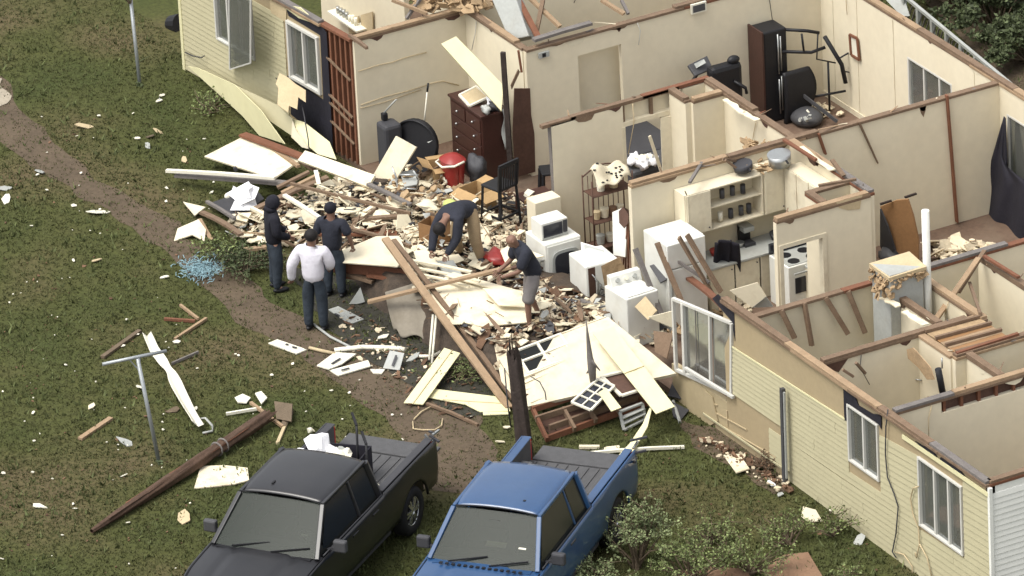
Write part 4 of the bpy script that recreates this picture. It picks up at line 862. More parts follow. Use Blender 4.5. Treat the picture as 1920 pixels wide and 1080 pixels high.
scatter('drywall_rubble', [HEAP, EDGE], 1700, .02, .17, .010, 'drywall_bits', 'crushed cream drywall crumbs covering the debris heap')
scatter('wood_rubble', [HEAP, HEAP2, FLOORB, EDGE], 800, .04, .17, .02, 'brown_bits', 'splintered brown wood bits mixed into the debris heap', asp=.25, dz=(0, .1), flat=.5)
scatter('dark_rubble', [HEAP, HEAP2, FLOORB], 420, .03, .12, .03, 'dark_bits', 'dark household bits mixed into the debris heap', dz=(0, .08), flat=.7)
for nm, m, lab in (('thin_splinters', 'lumber', 'thin brown splinters and laths tangled over the debris heap'), ('thin_splinters', 'lumber_pale', 'thin pale laths tangled over the debris heap'), ('thin_splinters', 'drywall', 'thin white trim slivers tangled over the debris heap')):
    scatter(nm, [HEAP, MIDB, HEAP2, FLOORB], 130, .10, .38, .012, m, lab, asp=.045, dz=(.06, .22), flat=.28)
scatter('grey_scraps', [HEAP, MIDB, FLOORB], 130, .04, .16, .01, 'light_grey', 'grey torn scraps on the debris heap', dz=(.06, .18), flat=.5)
scatter('roofing_scraps', [HEAP, MIDB, FLOORB], 90, .06, .2, .01, 'charcoal', 'dark shingle scraps on the debris heap', dz=(.05, .16), flat=.3)
scatter('floor_rubble', [FLOORB, HEAP2], 420, .03, .14, .02, 'drywall_bits', 'pale crumbs strewn over the open room floor')
scatter('drywall_piece', [HEAP], 110, .14, .36, .014, 'drywall', 'broken cream drywall piece in the rubble heap', dz=(.08, .2), flat=.3, single=('drywall piece', 'broken drywall pieces on top of the rubble heap'))
scatter('drywall_piece', [MIDB], 42, .14, .34, .014, 'drywall', 'broken cream drywall piece between the standing worker and the washing machine', dz=(.06, .16), flat=.22, single=('drywall piece', 'broken drywall pieces by the standing worker'))
scatter('wood_splinter', [HEAP, HEAP2, MIDB], 70, .18, .42, .03, 'lumber', 'splintered brown board end in the rubble heap', dz=(.08, .2), flat=.3, asp=.14, single=('splinter', 'splintered boards in the rubble heap'))
for gpoly, n in (([(740, 300), (850, 300), (905, 400), (780, 420), (720, 360)], 130), ([(1210, 530), (1340, 520), (1380, 590), (1270, 640), (1210, 600)], 120)):
    scatter('mixed_rubble', [gpoly], n, .04, .16, .03, 'insulation', 'tan and brown torn insulation and board scraps', dz=(0, .25), flat=.8)
for gp in ([(1240, 240), (1330, 260), (1320, 300), (1250, 290)], [(1340, 580), (1420, 560), (1400, 600)], [(1470, 650), (1560, 620), (1600, 640), (1540, 680)], [(1000, 380), (1080, 360), (1090, 480), (1010, 470)], [(1590, 740), (1700, 700), (1720, 740), (1640, 780)], [(1100, 480), (1200, 520), (1210, 600), (1140, 560)]):
    scatter('room_litter', [gp], 70, .02, .13, .012, random.choice(['drywall_bits', 'insulation', 'drywall_bits']), 'torn paper, plaster and insulation scraps on the floor of an open room', mound=False, dz=(.11, .16), flat=.5)
# rubble at the feet of the walls and around the rooms
scatter('wall_foot_debris', [[(1300, 810), (1330, 815), (1480, 900), (1460, 920), (1390, 880), (1310, 830)]], 60, .02, .09, .02, 'drywall_bits', 'pale scraps and soil along the foot of the right wall', mound=False, dz=(.02, .1))
scatter('wall_foot_debris', [[(1290, 810), (1400, 850), (1500, 930), (1440, 900)]], 90, .02, .10, .03, 'brown_bits', 'brown scraps along the foot of the right wall', mound=False, dz=(.02, .1), flat=.6)
scatter('floor_debris', [[(1740, 455), (1800, 445), (1870, 455), (1860, 470), (1750, 490)]], 60, .08, .26, .02, 'drywall_bits', 'pale torn drywall strewn on the floor of the far room', mound=False, dz=(.12, .25))
scatter('floor_debris', [[(1510, 190), (1560, 195), (1580, 215), (1500, 230)]], 50, .03, .12, .02, 'drywall_bits', 'scraps on the floor of the exercise room', mound=False, dz=(.12, .2))
scatter('ditch_debris', [[(640, 560), (760, 640), (830, 680), (820, 720), (700, 700), (640, 640)]], 90, .02, .10, .01, 'drywall_bits', 'small pale scraps on the dark mud', mound=False, dz=(.01, .04))
scatter('ditch_debris', [[(640, 560), (760, 640), (900, 700), (900, 790), (760, 760), (640, 640)]], 160, .03, .15, .02, 'brown_bits', 'brown splinters on the dark mud', mound=False, dz=(.01, .05), asp=.3)
LAWN = [(0, 200), (330, 200), (450, 330), (330, 470), (600, 640), (900, 780), (800, 830), (400, 830), (330, 1075), (0, 1075)]
scatter('paper_scrap', [LAWN], 115, .015, .06, .01, 'white', 'tiny white scrap lying on the grass', mound=False, dz=(.03, .05), flat=.25, single=('scrap', 'tiny white scraps scattered over the lawn'))
scatter('leaf_litter', [LAWN, [(900, 780), (1400, 820), (1750, 1075), (1300, 1075), (900, 900)]], 260, .015, .05, .01, 'brown_bits', 'brown bits of litter scattered over the lawn', mound=False, dz=(.01, .03), flat=.4)
def one(px, py, s, m='white', lab='', name='scrap', cat='scrap', z=.04, asp=.5):
    b = MB(); random.seed(int(px*7+py)); chunk(b, Q(px, py, z), s, .015, .2, n=6, asp=asp); tag(b.build(name, m), lab, cat)
for a in [(304, 178, .09, 'white', 'white scrap on the grass beside the upper left pole foot'), (298, 188, .1, 'white', 'white scrap just below the scrap near the upper left pole'), (300, 186, .06, 'light_grey', 'grey scrap next to the scraps by the upper left pole'),
          (160, 235, .2, 'tan_flap', 'tan torn sheet on the grass between path and upper left pole'), (258, 258, .09, 'white', 'white shard left of the grey rag cluster on the upper lawn'), (276, 272, .12, 'light_grey', 'oval grey scrap below the rag cluster on the upper lawn'),
          (296, 245, .13, 'tan_flap', 'tan rag at the top right of the cluster on the upper lawn'), (280, 255, .14, 'bark', 'brown rag in the middle of the cluster on the upper lawn'), (345, 298, .12, 'tan_flap', 'tan torn card beside the wrecked panels on the grass'),
          (74, 320, .16, 'light_grey', 'grey broken slab on the muddy path'), (183, 396, .26, 'white', 'long white curled panel lying at the edge of the muddy path', ), (12, 372, .2, 'white', 'white and yellow box at the left edge of the lawn'), (10, 352, .14, 'light_grey', 'grey lump above the white box at the left edge'),
          (308, 518, .1, 'white', 'white torn bag on the grass left of the blue mesh'), (180, 487, .12, 'tan_flap', 'tan stick-like scrap on the grass in the middle left'), (172, 760, .13, 'cream_bright', 'cream oval scrap on the lower left lawn'),
          (262, 724, .14, 'white', 'white cloth scrap at the leaning T post'), (236, 828, .2, 'light_grey', 'flattened grey and white wrapper on the lower lawn'), (332, 640, .1, 'white', 'white tube by the crossbar of the T post'),
          (345, 970, .28, 'tan_flap', 'tan crumpled rag near the black pickup nose'), (73, 948, .16, 'white', 'white torn plastic on the lower left lawn'), (325, 768, .16, 'bark', 'brown sheet beside the white gutter piece'), (232, 890, .1, 'white', 'white scrap left of the fallen log'),
          (585, 805, .1, 'cream_bright', 'cream cup-like scrap above the black pickup'), (1446, 905, .14, 'white_cloth', 'white crumpled bag at the foot of the right wall'), (1462, 926, .12, 'light_grey', 'grey stone-like lump below the crumpled bag'),
          (1525, 970, .3, 'cream_bright', 'torn cream siding scrap on the grass by the right wall'), (1610, 1012, .2, 'light_grey', 'grey flattened scrap close to the right wall'), (1558, 955, .08, 'white', 'white flake on the grass by the right wall'),
          (1145, 840, .18, 'cream_bright', 'rounded cream chunk on the grass below the fallen wall'), (950, 800, .1, 'cream_bright', 'cream flake left of the broken dark post'), (938, 827, .1, 'cream_bright', 'small cream flake above the blue pickup roof'), (1330, 822, .12, 'brick_red', 'reddish clod near the torn wall foot'),
          (720, 630, .16, 'white', 'white crumpled pieces on the mud below the grey sheet'), (775, 668, .2, 'light_grey', 'crumpled grey scrap right of the slotted white panel')]:
    one(*a[:4], a[4])
# --- large panels
W_ = 'drywall'
slab_t('wall_panel', [(383, 293, .25), (452, 258, .45), (563, 300, .62), (512, 335, .45)], .03, W_, 'large cream drywall sheet tilted beside the left wall, one dark hole', 'wall panel')
b = MB(); b.tube([Q(441, 315, .40), Q(442, 318, .41)], .035, 8); tag(b.build('outlet_hole', 'charcoal'), 'small dark socket cup on the tilted cream sheet', 'socket')
beam_t('trim_board', (312, 320, .28), (516, 334, .52), .07, .05, 'white', 'long thin white trim board sticking out left over the grass', 'trim board')
beam_t('board', (330, 328, .2), (550, 345, .42), .14, .05, 'grey_wood', 'dark board standing in for the shade directly below the long white trim')  # dark board added to draw the shade that falls below the trim
slab_t('loose_sheet', [(558, 300, .75), (572, 282, .85), (703, 328, .85), (690, 350, .72)], .05, W_, 'long cream boxed panel slanting across the heap below the bared studs', 'panel')
slab_t('loose_sheet', [(697, 333, .6), (742, 255, 1.35), (780, 276, 1.35), (742, 337, .7)], .03, 'cream_bright', 'upright cream panel leaning against the dark round chair', 'panel')
slab_t('loose_sheet', [(780, 250, .95), (797, 239, 1.05), (814, 252, 1.05), (813, 262, .95), (803, 268, .9)], .03, 'light_grey', 'small pale square board standing before the round black backrest', 'board')
slab_t('shelf_board', [(827, 82, 2.5), (855, 68, 2.62), (944, 160, 1.9), (940, 208, 1.6)], .05, 'yellow_bright', 'long pale shelf board leaning from the wall onto the dresser', 'shelf board')
beam_t('stick', (592, 320, .8), (598, 346, .7), .07, .03, 'white', 'short white stick poking out under the boxed panel', 'stick')
for i, a in enumerate([((455, 252, .5), (572, 296, .7), .16, 'lumber_red', 'thick brown board above the tilted cream sheet'), ((478, 262, .45), (560, 312, .62), .07, 'lumber_pale', 'thin pale board along the edge of the tilted sheet'), ((505, 268, .5), (590, 318, .6), .09, 'lumber', 'brown board ending at the boxed panel'),
        ((520, 352, .45), (580, 322, .65), .08, 'lumber', 'upper of the grouped brown boards behind the white bag'), ((528, 362, .45), (600, 326, .7), .08, 'lumber_pale', 'middle of the grouped boards behind the white bag'), ((478, 392, .4), (615, 332, .7), .12, 'lumber', 'long brown board running up to the boxed panel'),
        ((533, 366, .62), (604, 412, .62), .075, 'white', 'long white stick lying across the rubble'), ((471, 390, .6), (515, 412, .6), .07, 'drywall', 'short white strip left of the black hoodie'), ((388, 378, .12), (440, 410, .3), .06, 'grey_wood', 'upper grey board at the left tip of the heap'),
        ((378, 398, .1), (452, 440, .35), .1, 'lumber', 'brown board at the left tip of the heap'), ((374, 412, .12), (397, 452, .05), .07, 'lumber_pale', 'pale stick across the cream chunk'), ((448, 470, .2), (508, 462, .25), .1, 'lumber_pale', 'tan board end on the grass left of the people'),
        ((640, 425, .7), (770, 462, .72), .06, 'lumber', 'thin brown stick across the rubble right of the cap'), ((600, 436, .62), (745, 438, .62), .22, 'lumber_red', 'wide brown board in the rubble right of the cap'), ((660, 412, .62), (765, 404, .7), .1, 'lumber', 'dark board behind the thin brown stick'),
        ((545, 344, .75), (770, 400, .75), .05, 'lumber', 'long thin lath over the back of the heap'), ((690, 345, .8), (770, 384, .75), .08, 'grey_wood', 'grey board left of the orange box'),
        ((722, 447, 1.25), (955, 765, .06), .13, 'lumber_pale', 'long heavy beam sloping down from the heap to the grass'), ((738, 450, 1.05), (962, 748, .1), .08, 'lumber', 'brown beam behind the long sloping beam'),
        ((690, 566, .55), (958, 500, 1.2), .10, 'lumber_pale', 'long board being lifted, crossing over the sloping beam'), ((742, 455, 1.0), (780, 500, .8), .06, 'grey_wood', 'dark broken end on top of the sloping beam'),
        ((1232, 455, 1.7), (1292, 600, .6), .09, 'lumber', 'second broken stud leaning before the fridge'), ((1191, 466, 1.6), (1240, 590, .6), .09, 'grey_wood', 'leftmost broken stud leaning before the fridge'),
        ((1273, 445, 1.9), (1342, 562, .8), .10, 'lumber', 'third broken stud before the fridge'), ((1288, 440, 1.95), (1352, 548, 1.0), .10, 'lumber', 'rightmost broken stud before the fridge'), ((1245, 472, 1.5), (1330, 530, 1.1), .045, 'grey_wood', 'thin rod crossing between the leaning studs'),
        ((1290, 520, 1.0), (1372, 590, 1.9), .12, 'lumber_red', 'brown board sloping up to the top of the leaning window'), ((1030, 556, .5), (1135, 576, .5), .14, 'grey_wood', 'grey beam lying in front of the tipped white appliance'),
        ((760, 545, .4), (835, 650, .05), .05, 'lumber', 'brown stick beside the grey sheet'), ((800, 757, .05), (896, 797, .03), .05, 'lumber', 'brown rod on the soil below the yellow siding'),
        ((192, 592 + 78, 0.03), (262, 620, .03), .08, 'bark', 'weathered board end beside the T post crossbar'), ((150, 823, .03), (208, 784, .03), .09, 'lumber_pale', 'tan board on the lower left lawn'), ((328, 636, .03), (387, 597, .05), .05, 'lumber_pale', 'tan stick of the small stick cluster, running down left'),
        ((338, 572, .05), (372, 598, .05), .04, 'lumber_pale', 'thin stick of the small cluster, running down right'), ((308, 598, .03), (366, 602, .04), .05, 'lumber_red', 'reddish stick of the small cluster'), ((322, 682, .03), (372, 660, .06), .03, 'grey_wood', 'thin grey rod right of the gutter piece'),
        ((424, 776, .05), (490, 765, .08), .04, 'white', 'white rod beside the top of the fallen log'), ((470, 755, .1), (530, 800, .05), .05, 'lumber_pale', 'tan lath over the top end of the fallen log'), ((530, 800, .04), (545, 772, .04), .09, 'bark', 'brown board scrap past the fallen log tip'), ((520, 832, .03), (538, 790, .03), .05, 'tan_flap', 'flat tan strip right of the fallen log'),
        ((1086, 838, .04), (1124, 838, .04), .07, 'cream_bright', 'short cream slat on the grass below the fallen wall'), ((1100, 850, .05), (1283, 838, .05), .05, 'white', 'long white pole on the grass behind the blue pickup')]):
    beam_t('loose_board' if 'board' in a[4] else 'loose_stick' if 'stick' in a[4] else 'timber', a[0], a[1], a[2], .045, a[3], a[4], 'board')
slab_t('sheet_shard', [(343, 378, .12), (385, 388, .14), (365, 404, .1)], .02, 'cream_bright', 'cream triangle shard at the left tip of the heap', 'panel shard')
slab_t('sheet_shard', [(326, 452, .04), (333, 428, .06), (372, 411, .2), (386, 430, .15), (383, 452, .06), (360, 440, .08)], .02, 'cream_bright', 'torn cream sheet on the grass with a pale stick across it', 'panel shard')
slab_t('dark_sheet', [(395, 380, .08), (478, 352, .15), (495, 372, .2), (440, 412, .15)], .02, 'charcoal', 'dark rubber-like sheet under the white bag', 'sheet')
for a in [([(640, 470, .7), (705, 443, .85), (748, 442, .85), (764, 478, .75), (745, 500, .7), (642, 492, .66)], 'cream_bright', 'torn cream wall sheet in front of the heap'), ([(625, 478, .64), (790, 495, .68), (792, 503, .66), (630, 490, .6)], 'drywall', 'white edge strip along the front of the heap'),
          ([(775, 470, .8), (800, 468, .82), (822, 494, .78), (816, 512, .74), (782, 492, .78)], W_, 'cream panel left of the crouching worker\'s feet'), ([(818, 490, .74), (850, 488, .76), (882, 540, .66), (868, 546, .62), (838, 525, .66)], 'light_grey', 'grey-white panel below the bent worker'),
          ([(805, 545, .72), (835, 519, .80), (990, 560, .76), (988, 604, .66), (905, 612, .60), (832, 596, .60)], 'drywall', 'wide cream fallen wall sheet left of the standing worker'), ([(835, 517, .86), (850, 510, .88), (1010, 555, .82), (1005, 563, .80)], 'cream_bright', 'perforated soffit strip along the top of the wide cream sheet'),
          ([(905, 540, .88), (975, 545, .88), (985, 575, .8), (935, 572, .8)], 'drywall', 'cream sheet piece beside the lifting worker\'s knees'), ([(645, 605 - 5, .02), (616, 580, .03), (634, 574, .03), (682, 598, .03), (653, 609, .02)], 'light_grey', 'pale slotted panel on the mud right of the white hoodie'),
          ([(655, 570, .04), (676, 539, .3), (684, 566, .06), (670, 570, .03)], 'light_grey', 'grey triangular shard standing on the mud'), ([(503, 643, .03), (520, 636, .03), (575, 655, .03), (556, 663, .03)], 'white', 'white slotted panel, leftmost of those on the mud'),
          ([(594, 685, .05), (628, 660, .05), (668, 663, .08), (641, 682, .06), (616, 692, .04)], 'white', 'white slotted panel, upper of the overlapping pair'), ([(618, 694, .03), (690, 675, .06), (695, 686, .05), (634, 704, .03)], 'white', 'white slotted panel, lower of the overlapping pair'),
          ([(718, 690, .05), (731, 657, .25), (758, 662, .22), (749, 694, .05)], 'light_grey', 'ribbed grey panel propped right of the overlapping pair'), ([(694, 692, .03), (722, 692, .03), (716, 700, .03), (700, 699, .03)], 'white', 'small white bowl-like piece below the propped panel'),
          ([(364, 915, .03), (376, 874, .03), (420, 872, .05), (464, 877, .05), (467, 900, .03), (440, 907, .03), (400, 912, .03)], 'drywall', 'cream torn board by the black pickup'), ([(1356, 853, .05), (1386, 851, .05), (1405, 878, .12), (1380, 886, .06)], 'drywall', 'cream square board on rubble at the right wall foot'),
          ([(1368, 545, 1.1), (1420, 530, 1.3), (1436, 556, 1.1), (1410, 577, .8)], 'cream_bright', 'cream sheet leaning inside the kitchen behind the window'), ([(1412, 577, .8), (1436, 556, 1.0), (1450, 575, .8)], 'light_grey', 'grey-green shard beside the leaning kitchen sheet'),
          ([(1190, 575, .9), (1210, 555, 1.0), (1232, 582, .9), (1215, 600, .7)], 'tan_flap', 'tan broken box panel behind the fallen wall'), ([(1215, 595, .9), (1262, 583, 1.1), (1262, 615, .8), (1240, 606, .8)], 'drywall', 'cream torn sheet beside the leaning window'),
          ([(1225, 620, .6), (1262, 625, .7), (1250, 672, .4), (1228, 660, .4)], 'lumber', 'brown plywood scrap left of the leaning window'), ([(478, 737, .08), (490, 733, .1), (501, 745, .08), (490, 757, .08)], 'white', 'white card at the top of the fallen log'), ([(440, 745, .06), (455, 738, .08), (470, 745, .06), (462, 755, .05), (446, 754, .05)], 'white', 'white torn card left of the top of the fallen log'),
          ([(514, 752, .05), (548, 757, .2), (546, 790, .12), (518, 785, .05)], 'bark', 'brown curled bark-like sheet at the fallen log tip'), ([(1440, 1055, .03), (1470, 1040, .05), (1515, 1035, .06), (1560, 1110, .06), (1430, 1110, .04)], 'brick_red', 'reddish brown slab at the bottom edge behind the bush'), ([(1275, 1070, .04), (1330, 1062, .05), (1400, 1066, .05), (1420, 1110, .05), (1260, 1110, .04)], 'brick_red', 'reddish brown slab under the bush at the bottom edge'),
          ([(970, 600, .55), (1010, 598, .58), (1020, 640, .4), (985, 640, .36)], 'tan_flap', 'tan square board by the standing worker\'s shoe'), ([(1035, 566, .6), (1066, 568, .62), (1062, 588, .5), (1036, 590, .5)], 'drywall', 'cream square chip right of the standing worker\'s shorts'),
          ([(1020, 480, .85), (960, 455, .9), (938, 470, .86), (948, 494, .8)], 'drywall', 'white torn sheet behind the standing worker')]:
    slab_t('loose_sheet', a[0], .02, a[1], a[2], 'panel')
for k, (p, q, w_, m, lab) in enumerate((((760, 486, .84), (884, 510, .86), .07, 'drywall', 'topmost white strip left of the crossing board'), ((768, 500, .82), (900, 528, .86), .06, 'cream_bright', 'middle white strip left of the crossing board'), ((776, 512, .8), (880, 538, .84), .05, 'drywall', 'lowest white strip left of the crossing board'),
        ((895, 527, .72), (968, 549, .7), .10, 'lumber', 'brown board in front of the standing worker'), ((905, 516, .74), (970, 500, .8), .08, 'brown_panel', 'dark brown board under the lifted board'), ((860, 604, .3), (990, 622, .3), .07, 'lumber', 'brown edge board below the wide cream sheet'),
        ((870, 610, .22), (1000, 640, .24), .06, 'lumber_red', 'reddish edge board below the wide cream sheet'), ((1060, 560, .45), (1110, 600, .42), .05, 'white', 'white rod in the dark gap before the washing machine'), ((1075, 555, .5), (1095, 605, .42), .04, 'lumber_pale', 'pale lath in the dark gap before the washing machine'))):
    beam_t('timber', p, q, w_, .03, m, lab)
RG = thing('striped_grille', 'small dark grille with pale bars between the white strips and the wide cream sheet', 'grille', tuple(Q(866, 537, .6)))
b = MB(); b.slab([Q(853, 526, .68), Q(880, 532, .68), Q(884, 548, .6), Q(858, 543, .6)], .02); b.build('backing', 'black', RG)
for k in range(5): b = MB(); b.beam(Q(857+5*k, 529+k, .69), Q(861+5*k, 542+k, .63), .02, .015); b.build('bar', 'light_grey', RG)
b = MB(); b.ball(S(932, 484, .12), (.28, .2, .13), 14, 10, jit=.7); tag(b.build('red_bag', 'red_plastic'), 'dark red bag beside the bent worker and the standing worker', 'bag')
# brown front edge of the fallen wall
for k, (p, q, lab) in enumerate((((612, 500, .42), (800, 518, .5), 'brown splintered edge board under the heap, upper'), ((640, 512, .25), (780, 530, .34), 'brown splintered edge board under the heap, lower'))):
    beam_t('timber', p, q, .05, .17, 'lumber_red', lab)
for k, (p, q, m) in enumerate((((625, 505, .35), (700, 528, .3), 'lumber'), ((690, 515, .4), (800, 535, .42), 'lumber_red'), ((700, 530, .22), (760, 545, .3), 'grey_wood'), ((850, 615, .25), (880, 660, .1), 'lumber'), ((840, 600, .35), (900, 680, .12), 'lumber_red'), ((1000, 640, .35), (1090, 600, .5), 'lumber'))):
    beam_t('timber', p, q, .12, .05, m, ('short brown board', 'reddish board', 'grey board', 'brown board', 'dark reddish board', 'brown board')[k]+(' leaning on the heap flank behind the white hoodie', ' along the heap flank above the grey sheet', ' at the foot of the heap flank', ' right of the grey sheet', ' beneath the sloping beam by the joists', ' behind the fallen white wall top')[k])
# drooping grey sheet
def tarpf(u, v):
    top = Q(722, 548, .62).lerp(Q(842, 512, .66), u); bot = Q(738, 622, .05).lerp(Q(880, 655, .03), u); p = top.lerp(bot, v)
    return p+V(0, -.10*math.sin(v*1.9)*(.4+.6*math.sin(u*3.1))+.05*math.sin(u*15+v*1.5)*v, .05*math.sin(v*2.6)+.04*math.sin(u*23)*v**3)
b = MB(); b.grid(tarpf, 40, 24); tag(b.build('grey_sheet', 'tarp', solid=.012), 'grey fabric sheet drooping off the heap under the crossed beams', 'sheet')
for k, (a, c, lab) in enumerate((((812, 590, .6), (805, 675, .05), 'left of the two thin white poles standing by the grey sheet'), ((818, 590, .6), (810, 682, .03), 'right of the two thin white poles standing by the grey sheet'))):
    b = MB(); b.tube([Q(*a), Q(*c)], .022, 6); tag(b.build('white_pole', 'white'), lab, 'pole')
# pipes and gutters on the mud
for pts, r_, m, lab in (([(588, 608), (620, 632), (660, 652)], .022, 'light_grey', 'thin grey pipe lying from the white hoodie to the slotted panels'), ([(580, 652), (600, 657), (628, 663)], .03, 'tan_flap', 'short tan pipe left of the overlapping panels'),
                        ([(627, 657), (680, 651), (745, 653), (760, 656)], .045, 'white', 'long white gutter piece behind the overlapping panels'), ([(786, 668), (812, 668), (840, 652)], .03, 'white', 'white bent trim at the foot of the grey sheet'),
                        ([(774, 790), (775, 804), (792, 806), (815, 806), (828, 798), (830, 785)], .012, 'tan_flap', 'loop of pale cable on the bare soil'), ([(812, 760), (790, 772), (776, 786)], .012, 'tan_flap', 'pale cable running up to the yellow siding')):
    b = MB(); b.tube([Q(x, y, .04) for x, y in pts], r_, 7); tag(b.build('pipe', m), lab, 'pipe')
for x0, y0 in ((650, 678), (660, 690)): pass
# slots in the slotted panels
for (a, c) in (((548, 650, .052), (556, 652, .052)), ((622, 682, .075), (638, 672, .085)), ((640, 694, .065), (655, 690, .07)), ((736, 686, .1), (743, 666, .22)), ((628, 588, .045), (636, 592, .045)), ((536, 645, .05), (540, 646, .05))):
    b = MB(); b.beam(Q(*a), Q(*c), .035, .012); tag(b.build('slot_insert', 'charcoal'), 'dark slot insert in a white slotted panel', 'slot insert', 'dark slot inserts on the white slotted panels')
# yellow siding boards
def sidingpiece(pts, lab, m='yellow_bright', th=.015, line=True):
    T = thing('siding_piece', lab, 'siding board', tuple(Q(*pts[0])))
    P_ = [Q(*p) for p in pts]; b = MB(); b.slab(P_, th); b.build('board', m, T)
    if line:
        n = (P_[1]-P_[0]).cross(P_[2]-P_[0]).normalized(); n = n if n.z > 0 else -n
        a = P_[0].lerp(P_[-1], .5); c = P_[len(P_)//2-1].lerp(P_[len(P_)//2], .5); b = MB(); b.beam(a+n*.006, c+n*.006, .014, .012); b.build('lap', 'tan_flap', T)
    return T
sidingpiece([(757, 755, .06), (833, 652, .30), (863, 662, .32), (793, 758, .08)], 'yellow siding board pair slanting down left onto the soil')
sidingpiece([(788, 742, .05), (806, 728, .08), (945, 745, .12), (957, 770, .05), (900, 772, .05), (872, 758, .05)], 'broad yellow siding board running right to the broken post')
sidingpiece([(905, 770, .04), (955, 768, .05), (955, 776, .04), (906, 778, .03)], 'short yellow strip left of the broken post', line=False)
sidingpiece([(1112, 626, 1.08), (1150, 612, 1.12), (1265, 762, .52), (1230, 776, .46)], 'wide yellow strip lying across the fallen white wall')
sidingpiece([(1155, 858, .04), (1180, 832, .08), (1205, 795, .25), (1218, 764, .5), (1222, 766, .5), (1214, 800, .25), (1188, 845, .06)], 'thin yellow curled strip hanging from the stud frame to the grass', line=False)
# fallen white wall
FW_ = thing('fallen_wall', 'fallen white wall section with a paned door window, lying on the debris', 'wall section', tuple(Q(1100, 700, .4)))
C4 = [Q(935, 672, .82), Q(1140, 594, 1.05), Q(1268, 700, .66), Q(1165, 722, .52), Q(990, 762, .38)]
b = MB(); b.slab(C4, .06); b.build('wall_sheet', 'cream_bright', FW_)
nn = (C4[1]-C4[0]).cross(C4[4]-C4[0]).normalized(); nn = nn if nn.z > 0 else -nn; ex = (C4[1]-C4[0]); ey = (C4[4]-C4[0])
def F(u, v, h=0): return C4[0]+ex*u+ey*v+nn*h
for v, w_, h in ((.50, .05, .02), (.60, .03, .015), (.97, .06, .02)): b = MB(); b.beam(F(0.03, v, h), F(.92, v-.03, h), w_, h*2); b.build('moulding', 'drywall', FW_)
for u0, u1 in ((.16, .34), (.36, .54)):
    for v0, v1 in ((.02, .20), (.23, .43)):
        b = MB(); b.slab([F(u0, v0, .012), F(u1, v0, .012), F(u1, v1, .012), F(u0, v1, .012)], .01); b.build('pane', 'truck_side_glass', FW_)
for a, c in (((.14, -.0), (.57, -.0)), ((.14, .215), (.57, .215)), ((.14, .455), (.57, .455)), ((.15, 0), (.15, .46)), ((.35, 0), (.35, .46)), ((.56, 0), (.56, .46))):
    b = MB(); b.beam(F(*a, .022), F(*c, .022), .045, .03); b.build('glazing_bar', 'white', FW_)
b = MB(); b.beam(F(.62, .02, .015), F(.80, .5, .015), .02, .02); b.build('crack', 'tan_flap', FW_)
b = MB(); b.slab([Q(980, 758, .36), Q(1165, 698, .58), Q(1168, 712, .5), Q(984, 770, .28)], .03); b.build('edge_sheet', 'drywall', FW_)
b = MB(); b.tube([Q(995, 706, .74), Q(1012, 716, .7), Q(1022, 735, .62), Q(1024, 750, .5)], .01, 5); b.build('cable', 'charcoal', FW_)
b = MB()
for k in range(70):
    u, v = random.uniform(.02, .98), random.uniform(.02, .98); p = F(u, v, .02)
    if (p-C4[2]).dot((C4[4]-C4[2]).cross(nn)) * (C4[0]-C4[2]).dot((C4[4]-C4[2]).cross(nn)) > 0: chunk(b, p, random.uniform(.015, .07), .01, .25, asp=random.uniform(.2, .9))
tag(b.build('crumbs', 'brown_bits', FW_), kind='stuff')
for a, c, w_, m in (((.05, .72), (.9, .66), .02, 'tan_flap'), ((.66, .05), (.72, .42), .012, 'tan_flap'), ((.86, .02), (.93, .3), .015, 'tan_flap'), ((.2, .85), (.5, .80), .012, 'tan_flap'), ((.58, -.01), (.98, -.01), .03, 'drywall')):
    b = MB(); b.beam(F(*a, .012), F(*c, .012), w_, .012); b.build('groove_strip', m, FW_)
# brown stud frame under it
SFm = thing('stud_frame', 'dark brown broken stud frame sticking out under the fallen white wall', 'stud frame', tuple(Q(1100, 780, 0)))
for a, c, m in (((998, 768, .34), (1195, 706, .5), 'lumber_red'), ((1004, 786, .26), (1200, 724, .4), 'lumber'), ((1026, 822, .08), (1232, 748, .14), 'lumber_red'), ((998, 765, .34), (1026, 825, .08), 'lumber_red'), ((1056, 766, .3), (1078, 806, .12), 'lumber'), ((1095, 752, .34), (1118, 790, .14), 'lumber'),
                ((1134, 740, .36), (1160, 774, .14), 'lumber'), ((1175, 722, .36), (1206, 757, .14), 'lumber_red'), ((1168, 690, .6), (1215, 740, .35), 'lumber'), ((1030, 802, .16), (1215, 738, .24), 'lumber')):
    b = MB(); b.beam(Q(*a), Q(*c), .05, .10); b.build('stud', m, SFm)
b = MB(); b.slab([Q(1008, 780, .12), Q(1185, 722, .22), Q(1215, 752, .04), Q(1030, 815, .0+.03)], .02); b.build('backing_board', 'brown_panel', SFm)
# joist stack left of it (between the beams)
for k, (a, c) in enumerate((((868, 614, .3), (955, 612, .36)), ((880, 632, .26), (950, 630, .3)), ((893, 650, .22), (945, 648, .26)), ((903, 668, .18), (940, 668, .22)), ((915, 690, .14), (945, 690, .18)))):
    beam_t('timber', a, c, .06, .10, 'lumber_red', ('topmost', 'second', 'third', 'fourth', 'lowest')[k]+' of the short brown joists between the sloping beam and the broken post', 'joist')
slab_t('torn_sheet', [(925, 640, .5), (955, 634, .55), (975, 700, .35), (960, 740, .2), (940, 715, .25)], .02, 'drywall_bits', 'torn cream sheet just left of the broken dark post', 'sheet')
